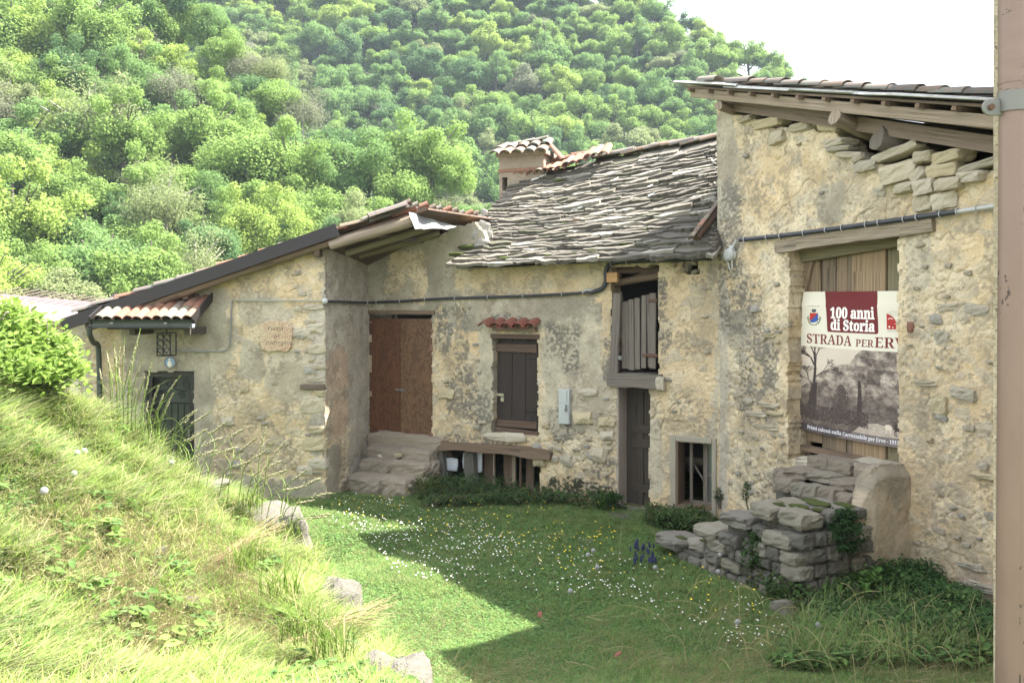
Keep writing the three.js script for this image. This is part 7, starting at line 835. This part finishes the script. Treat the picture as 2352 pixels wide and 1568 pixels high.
// grass stalks with seed heads, dandelion clocks, dry stalks, hyacinths, dead leaves
{
  const R = rng(1001), gStem = leafM([0.17, 0.24, 0.06], 0.3), gHead = leafM([0.46, 0.42, 0.28], 0.35), spike = (seed, len, loose) => { const r = rng(seed), gs = []; for (let k = 0; k < 26; k++) { const t = k / 26, q = new THREE.SphereGeometry(0.0065, 4, 3).scale(0.8, 2.1, 0.8); q.rotateZ((r() - 0.5) * (loose ? 1.6 : 0.5)); const a = r() * 6.28, rr = loose ? 0.03 * r() * (1.2 - t) : 0.008 * (1 - t * 0.6); gs.push(q.translate(Math.cos(a) * rr, t * len, Math.sin(a) * rr)); } return merge(gs); };
  const SP = [spike(1, 0.15), spike(2, 0.19), spike(3, 0.2, true), spike(4, 0.24, true)];
  const stalk = (label, group, bx, by, tx, ty, Z, loose) => { const a = P(bx, by, Z), b = P(tx, ty, Z - 0.1 + 0.3 * (R() - 0.5)), o = thing('grass_stalk', label, 'grass stalk', group, a), e = b.clone().sub(a), mid = e.clone().multiplyScalar(0.55).add(new V3(-e.x * 0.25, Math.abs(e.x) * 0.12, 0)), c = new THREE.CatmullRomCurve3([new V3(0, -0.15, 0), mid.clone().multiplyScalar(0.5), mid, e]); part('stem', new THREE.TubeGeometry(c, 14, 0.005, 4), gStem, o); const h = part('seed_head', SP[loose ? 2 + Math.floor(R() * 2) : Math.floor(R() * 2)], gHead, o), d = c.getTangent(1); h.position.copy(c.getPoint(loose ? 0.80 : 0.84)); h.quaternion.setFromUnitVectors(new V3(0, 1, 0), d); for (let k = 0; k < 3; k++) { const t = 0.25 + 0.2 * k, p = c.getPoint(t), l = part('blade', tuftGeo(50 + k, 1, 0.3, 0.001, 0.008, 1.2), gStem, o); l.position.copy(p); l.rotation.y = R() * 6.28; l.rotation.z = (R() - 0.5) * 0.8; } return o; };
  for (const [tx, ty, bx, by] of [[243, 804, 262, 990], [261, 786, 275, 990], [285, 776, 285, 1000], [265, 810, 270, 1000], [275, 795, 268, 990], [322, 753, 290, 1000], [309, 793, 292, 1010], [326, 822, 300, 1010], [349, 828, 322, 1040], [341, 868, 318, 1030], [364, 888, 340, 1050], [356, 905, 338, 1045], [414, 862, 350, 1050], [384, 934, 356, 1060], [331, 869, 310, 1030], [300, 830, 285, 1000], [250, 830, 258, 980], [228, 850, 245, 985], [272, 845, 275, 995], [296, 862, 290, 1005], [312, 905, 305, 1020], [338, 930, 325, 1040], [372, 915, 345, 1055], [400, 900, 355, 1055]]) stalk('upright green stalk with bottlebrush seed head before the iron gate', 'tall seed stalks at the bank edge before the gate', bx, by, tx, ty, 8.9);
  for (const [tx, ty, bx, by, Z] of [[449, 945, 385, 1065, 8.9], [485, 945, 400, 1075, 9.0], [470, 990, 410, 1080, 9.0], [500, 1010, 420, 1085, 9.2], [560, 985, 470, 1110, 9.4], [610, 980, 590, 1150, 9.6], [640, 1062, 560, 1150, 9.5], [660, 1080, 570, 1160, 9.6], [705, 1080, 640, 1180, 9.8], [735, 1100, 640, 1190, 9.8], [770, 1132, 660, 1200, 9.7], [762, 1182, 660, 1230, 9.7], [745, 1188, 650, 1230, 9.6], [540, 1030, 450, 1100, 9.2], [655, 1015, 600, 1150, 9.6], [590, 1005, 520, 1130, 9.4], [620, 1030, 545, 1140, 9.4], [520, 970, 440, 1095, 9.1], [455, 1000, 400, 1070, 8.9], [690, 1120, 610, 1170, 9.7], [720, 1150, 640, 1200, 9.7], [480, 1040, 420, 1085, 9.1], [575, 1060, 500, 1130, 9.4]]) stalk('arching grass stalk with loose oat-like head at the bank edge', 'arching seed stalks along the bank edge', bx, by, tx, ty, Z, true);
  // blades of the tall clump
  for (const [x, y, Z, s, l] of [[300, 1015, 8.9, 1, 'tall bright grass clump at the bank edge before gate'], [345, 1055, 8.9, 1, 'tangled grass clump hanging over the gate stones'], [420, 1095, 9.2, 0.8, 'loose grass clump below the gate corner'], [570, 1165, 9.6, 0.8, 'grass clump beside the long boulder'], [660, 1240, 9.6, 0.8, 'pale grass clump drooping toward the daisies'], [560, 1300, 7.2, 0.9, 'thick grass clump in the middle of the bank'], [640, 1360, 6.9, 1, 'dense green grass clump left of square stone'], [760, 1500, 5.9, 1, 'thick grass clump beside the mossy bottom rock'], [690, 1460, 6.0, 0.9, 'long grass clump spilling over the bank foot'], [420, 1180, 8.2, 0.9, 'sunlit grass clump on upper bank slope']]) { const o = thing('grass_clump', l, 'grass clump', null, P(x, y, Z)), g = tuftGeo(Math.round(x), 70, 0.44 * s, 0.16, 0.008, 0.85); part('blades', g, leafM([0.13, 0.20, 0.035], 0.45), o); part('dry_blades', tuftGeo(Math.round(x) + 7, 14, 0.38 * s, 0.16, 0.006, 1.1), leafM([0.40, 0.34, 0.18], 0.3), o); }
  // sheaves of cut straw
  for (const [x, y, Z, a, l] of [[560, 1270, 7.6, 0.5, 'sheaf of cut pale straw lying on the bank'], [790, 1450, 6.4, 0.25, 'long straw sheaf drooping from the bank onto the lawn']]) { const o = thing('straw_sheaf', l, 'straw', null, P(x, y, Z)); const gs = []; for (let k = 0; k < 26; k++) { const s = (R() - 0.5) * 0.16, L = 0.4 + 0.5 * R(); gs.push(tube([new V3(-L / 2, 0.03 + s * 0.3, s), new V3(0, 0.07 + 0.04 * R(), s * 1.3), new V3(L / 2, 0.06 + 0.2 * (R() - 0.4), s * 3.4)], 0.0024, 8, 4)); } part('straws', merge(gs), leafM([0.36, 0.29, 0.16], 0.15), o); o.rotation.z = a * 0.6; o.rotation.y = a; }
  // dandelion clocks
  const fluff = (() => { const r = rng(5), gs = []; for (let k = 0; k < 150; k++) { const y = 1 - 2 * (k + 0.5) / 150, q = Math.sqrt(1 - y * y), a = k * 2.39996, d = new V3(Math.cos(a) * q, y, Math.sin(a) * q); const c = new THREE.CircleGeometry(0.0055, 5); c.lookAt(d); c.translate(d.x * 0.024, d.y * 0.024, d.z * 0.024); gs.push(c); } r; return merge(gs); })(), flM = phys([0.42, 0.42, 0.40], 1, { transmission: 0.5, thickness: 0 });
  const clock = (label, group, px, py, Z, s = 1) => { const p = P(px, py, Z), gy = groundY(p.x, Z), o = thing('dandelion_clock', label, 'dandelion', group, new V3(p.x + 0.02, gy, p.z)), h = p.y - gy; part('stem', tube([new V3(0, 0, 0), new V3(0.01, h * 0.5, 0.01), new V3(-0.02, h, 0)], 0.003, 8, 5), leafM([0.28, 0.27, 0.12], 0.2), o); const f = part('seed_head', fluff, flM, o); f.position.set(-0.02, h, 0); f.scale.setScalar(s); part('heart', new THREE.SphereGeometry(0.006, 8, 6).translate(-0.02, h, 0), M.brownWood, o); };
  const solve = (px, py) => { const g = onGround(px, py + 60); return -g.z; };
  for (const [x, y, l] of [[168, 1088, 'white dandelion clock in the middle of the bank'], [100, 1127, 'white dandelion clock lowest on the left bank'], [175, 1040, 'white dandelion clock highest on the left bank'], [445, 1064, 'white dandelion clock on the crest before the gate sill'], [392, 1062, 'dandelion clock just left of the crest one'], [192, 1036, 'smaller dandelion clock touching the highest one']]) clock(l, null, x, y, solve(x, y), 1.15);
  for (const [x, y] of [[1351, 1274], [1363, 1264], [1372, 1303], [1505, 1303], [1654, 1274], [1650, 1313], [1310, 1357], [1880, 1435], [1695, 1428]]) clock('grey dandelion clock on a thin stem in the shaded lawn', 'dandelion clocks in the shaded lawn', x, y, -GP(x, y + 75, 0.0).z);
  // pale dry stalks bent over the shaded foreground
  const dry = leafM([0.36, 0.33, 0.15], 0.2), DRY = Array.from({ length: 6 }, (_, k) => { const r = rng(70 + k), h = 0.28 + 0.22 * r(), d = 0.15 + 0.4 * r(); return new THREE.TubeGeometry(new THREE.QuadraticBezierCurve3(new V3(0, -0.03, 0), new V3(d * 0.25, h, 0.02), new V3(d, h * (1.0 - 0.5 * r()), 0.05)), 14, 0.0026, 4); });
  const proto = thing('dry_stalk'); part('stem', DRY[0], dry, proto); { let first = true; for (const [x, y] of [[1560, 1420], [1600, 1480], [1660, 1440], [1700, 1480], [1745, 1400], [1760, 1500], [1800, 1540], [1850, 1520], [1880, 1560], [1905, 1500], [1950, 1560], [1980, 1470], [2010, 1500], [2040, 1560], [2070, 1480], [2100, 1520], [2130, 1560], [2165, 1500], [2190, 1470], [2215, 1530], [2250, 1560], [2270, 1480], [2150, 1440], [2060, 1420], [1640, 1560], [1580, 1540], [1515, 1380], [1420, 1300], [1690, 1400], [1830, 1450], [1930, 1600], [2080, 1610], [2200, 1600], ...Array.from({ length: 34 }, () => [1480 + 810 * R(), 1400 + 200 * R()])]) { const g = onGround(x, y), o = first ? proto : proto.clone(); if (!first) { o.name = numbered('dry_stalk'); scene.add(o); o.children[0].geometry = DRY[Math.floor(R() * 6)]; } first = false; o.position.copy(g); o.rotation.set(0.3 * (R() - 0.5), R() * 6.28, 0.5 * (R() - 0.5)); tag(o, 'pale dry stalk bent over the shaded foreground grass', 'dry stalk', 'dry stalks in the shaded foreground'); } }
  // grape hyacinths
  const hy = thing('grape_hyacinth'); part('stem', new THREE.CylinderGeometry(0.003, 0.004, 0.13, 5).translate(0, 0.065, 0), gStem, hy); part('flower_spike', merge(Array.from({ length: 22 }, (_, k) => new THREE.SphereGeometry(0.009, 6, 5).translate(Math.cos(k * 2.4) * 0.012 * (1 - k / 30), 0.12 + k * 0.0035, Math.sin(k * 2.4) * 0.012 * (1 - k / 30)))), std([0.03, 0.032, 0.09], 0.8), hy);
  for (let k = 0; k < 24; k++) { const g = onGround(1445 + 70 * R() + 10 * (R() - 0.5), 1272 + 45 * R()), o = k ? hy.clone() : hy; if (k) { o.name = numbered('grape_hyacinth'); scene.add(o); } o.position.copy(g); o.rotation.set(0.2 * (R() - 0.5), R() * 6, 0.2 * (R() - 0.5)); o.scale.setScalar(0.6 + 0.4 * R()); tag(o, 'dark blue grape hyacinth in the clump left of the stair', 'grape hyacinth', 'grape hyacinths beside the stair'); }
  // dead leaves
  const LG = new THREE.SphereGeometry(0.05, 8, 4, 0, 6.28, 0, 0.9).scale(1, 0.35, 0.6), lm = [std([0.28, 0.13, 0.05], 0.8), std([0.40, 0.25, 0.13], 0.8), std([0.20, 0.06, 0.04], 0.8)];
  for (const [x, y, l, m] of [[460, 1430, 'curled brown leaf left of the mown patch', 0], [585, 1440, 'red-brown dead leaf under the grass clump', 0], [530, 1455, 'small brown dead leaf below the stone slab', 0], [412, 1235, 'fawn dead leaf near the small grey stone', 1], [640, 1425, 'rusty dead leaf by the bank foot', 0], [885, 1545, 'brown leaf lying on lawn beside bottom rock', 1], [1240, 1425, 'reddish leaf on the shaded lawn', 2], [1420, 1520, 'dull red leaf at the bottom of the lawn', 2], [350, 1235, 'tan leaf in the bare patch of the bank', 1]]) { const g = onGround(x, y), o = part('dead_leaf', LG, lm[m], scene); o.position.copy(g).add(new V3(0, 0.05, 0)); o.rotation.set(R() - 0.5, R() * 6, R() - 0.5); tag(o, l, 'leaf'); }
}
renderer.render(scene, camera);
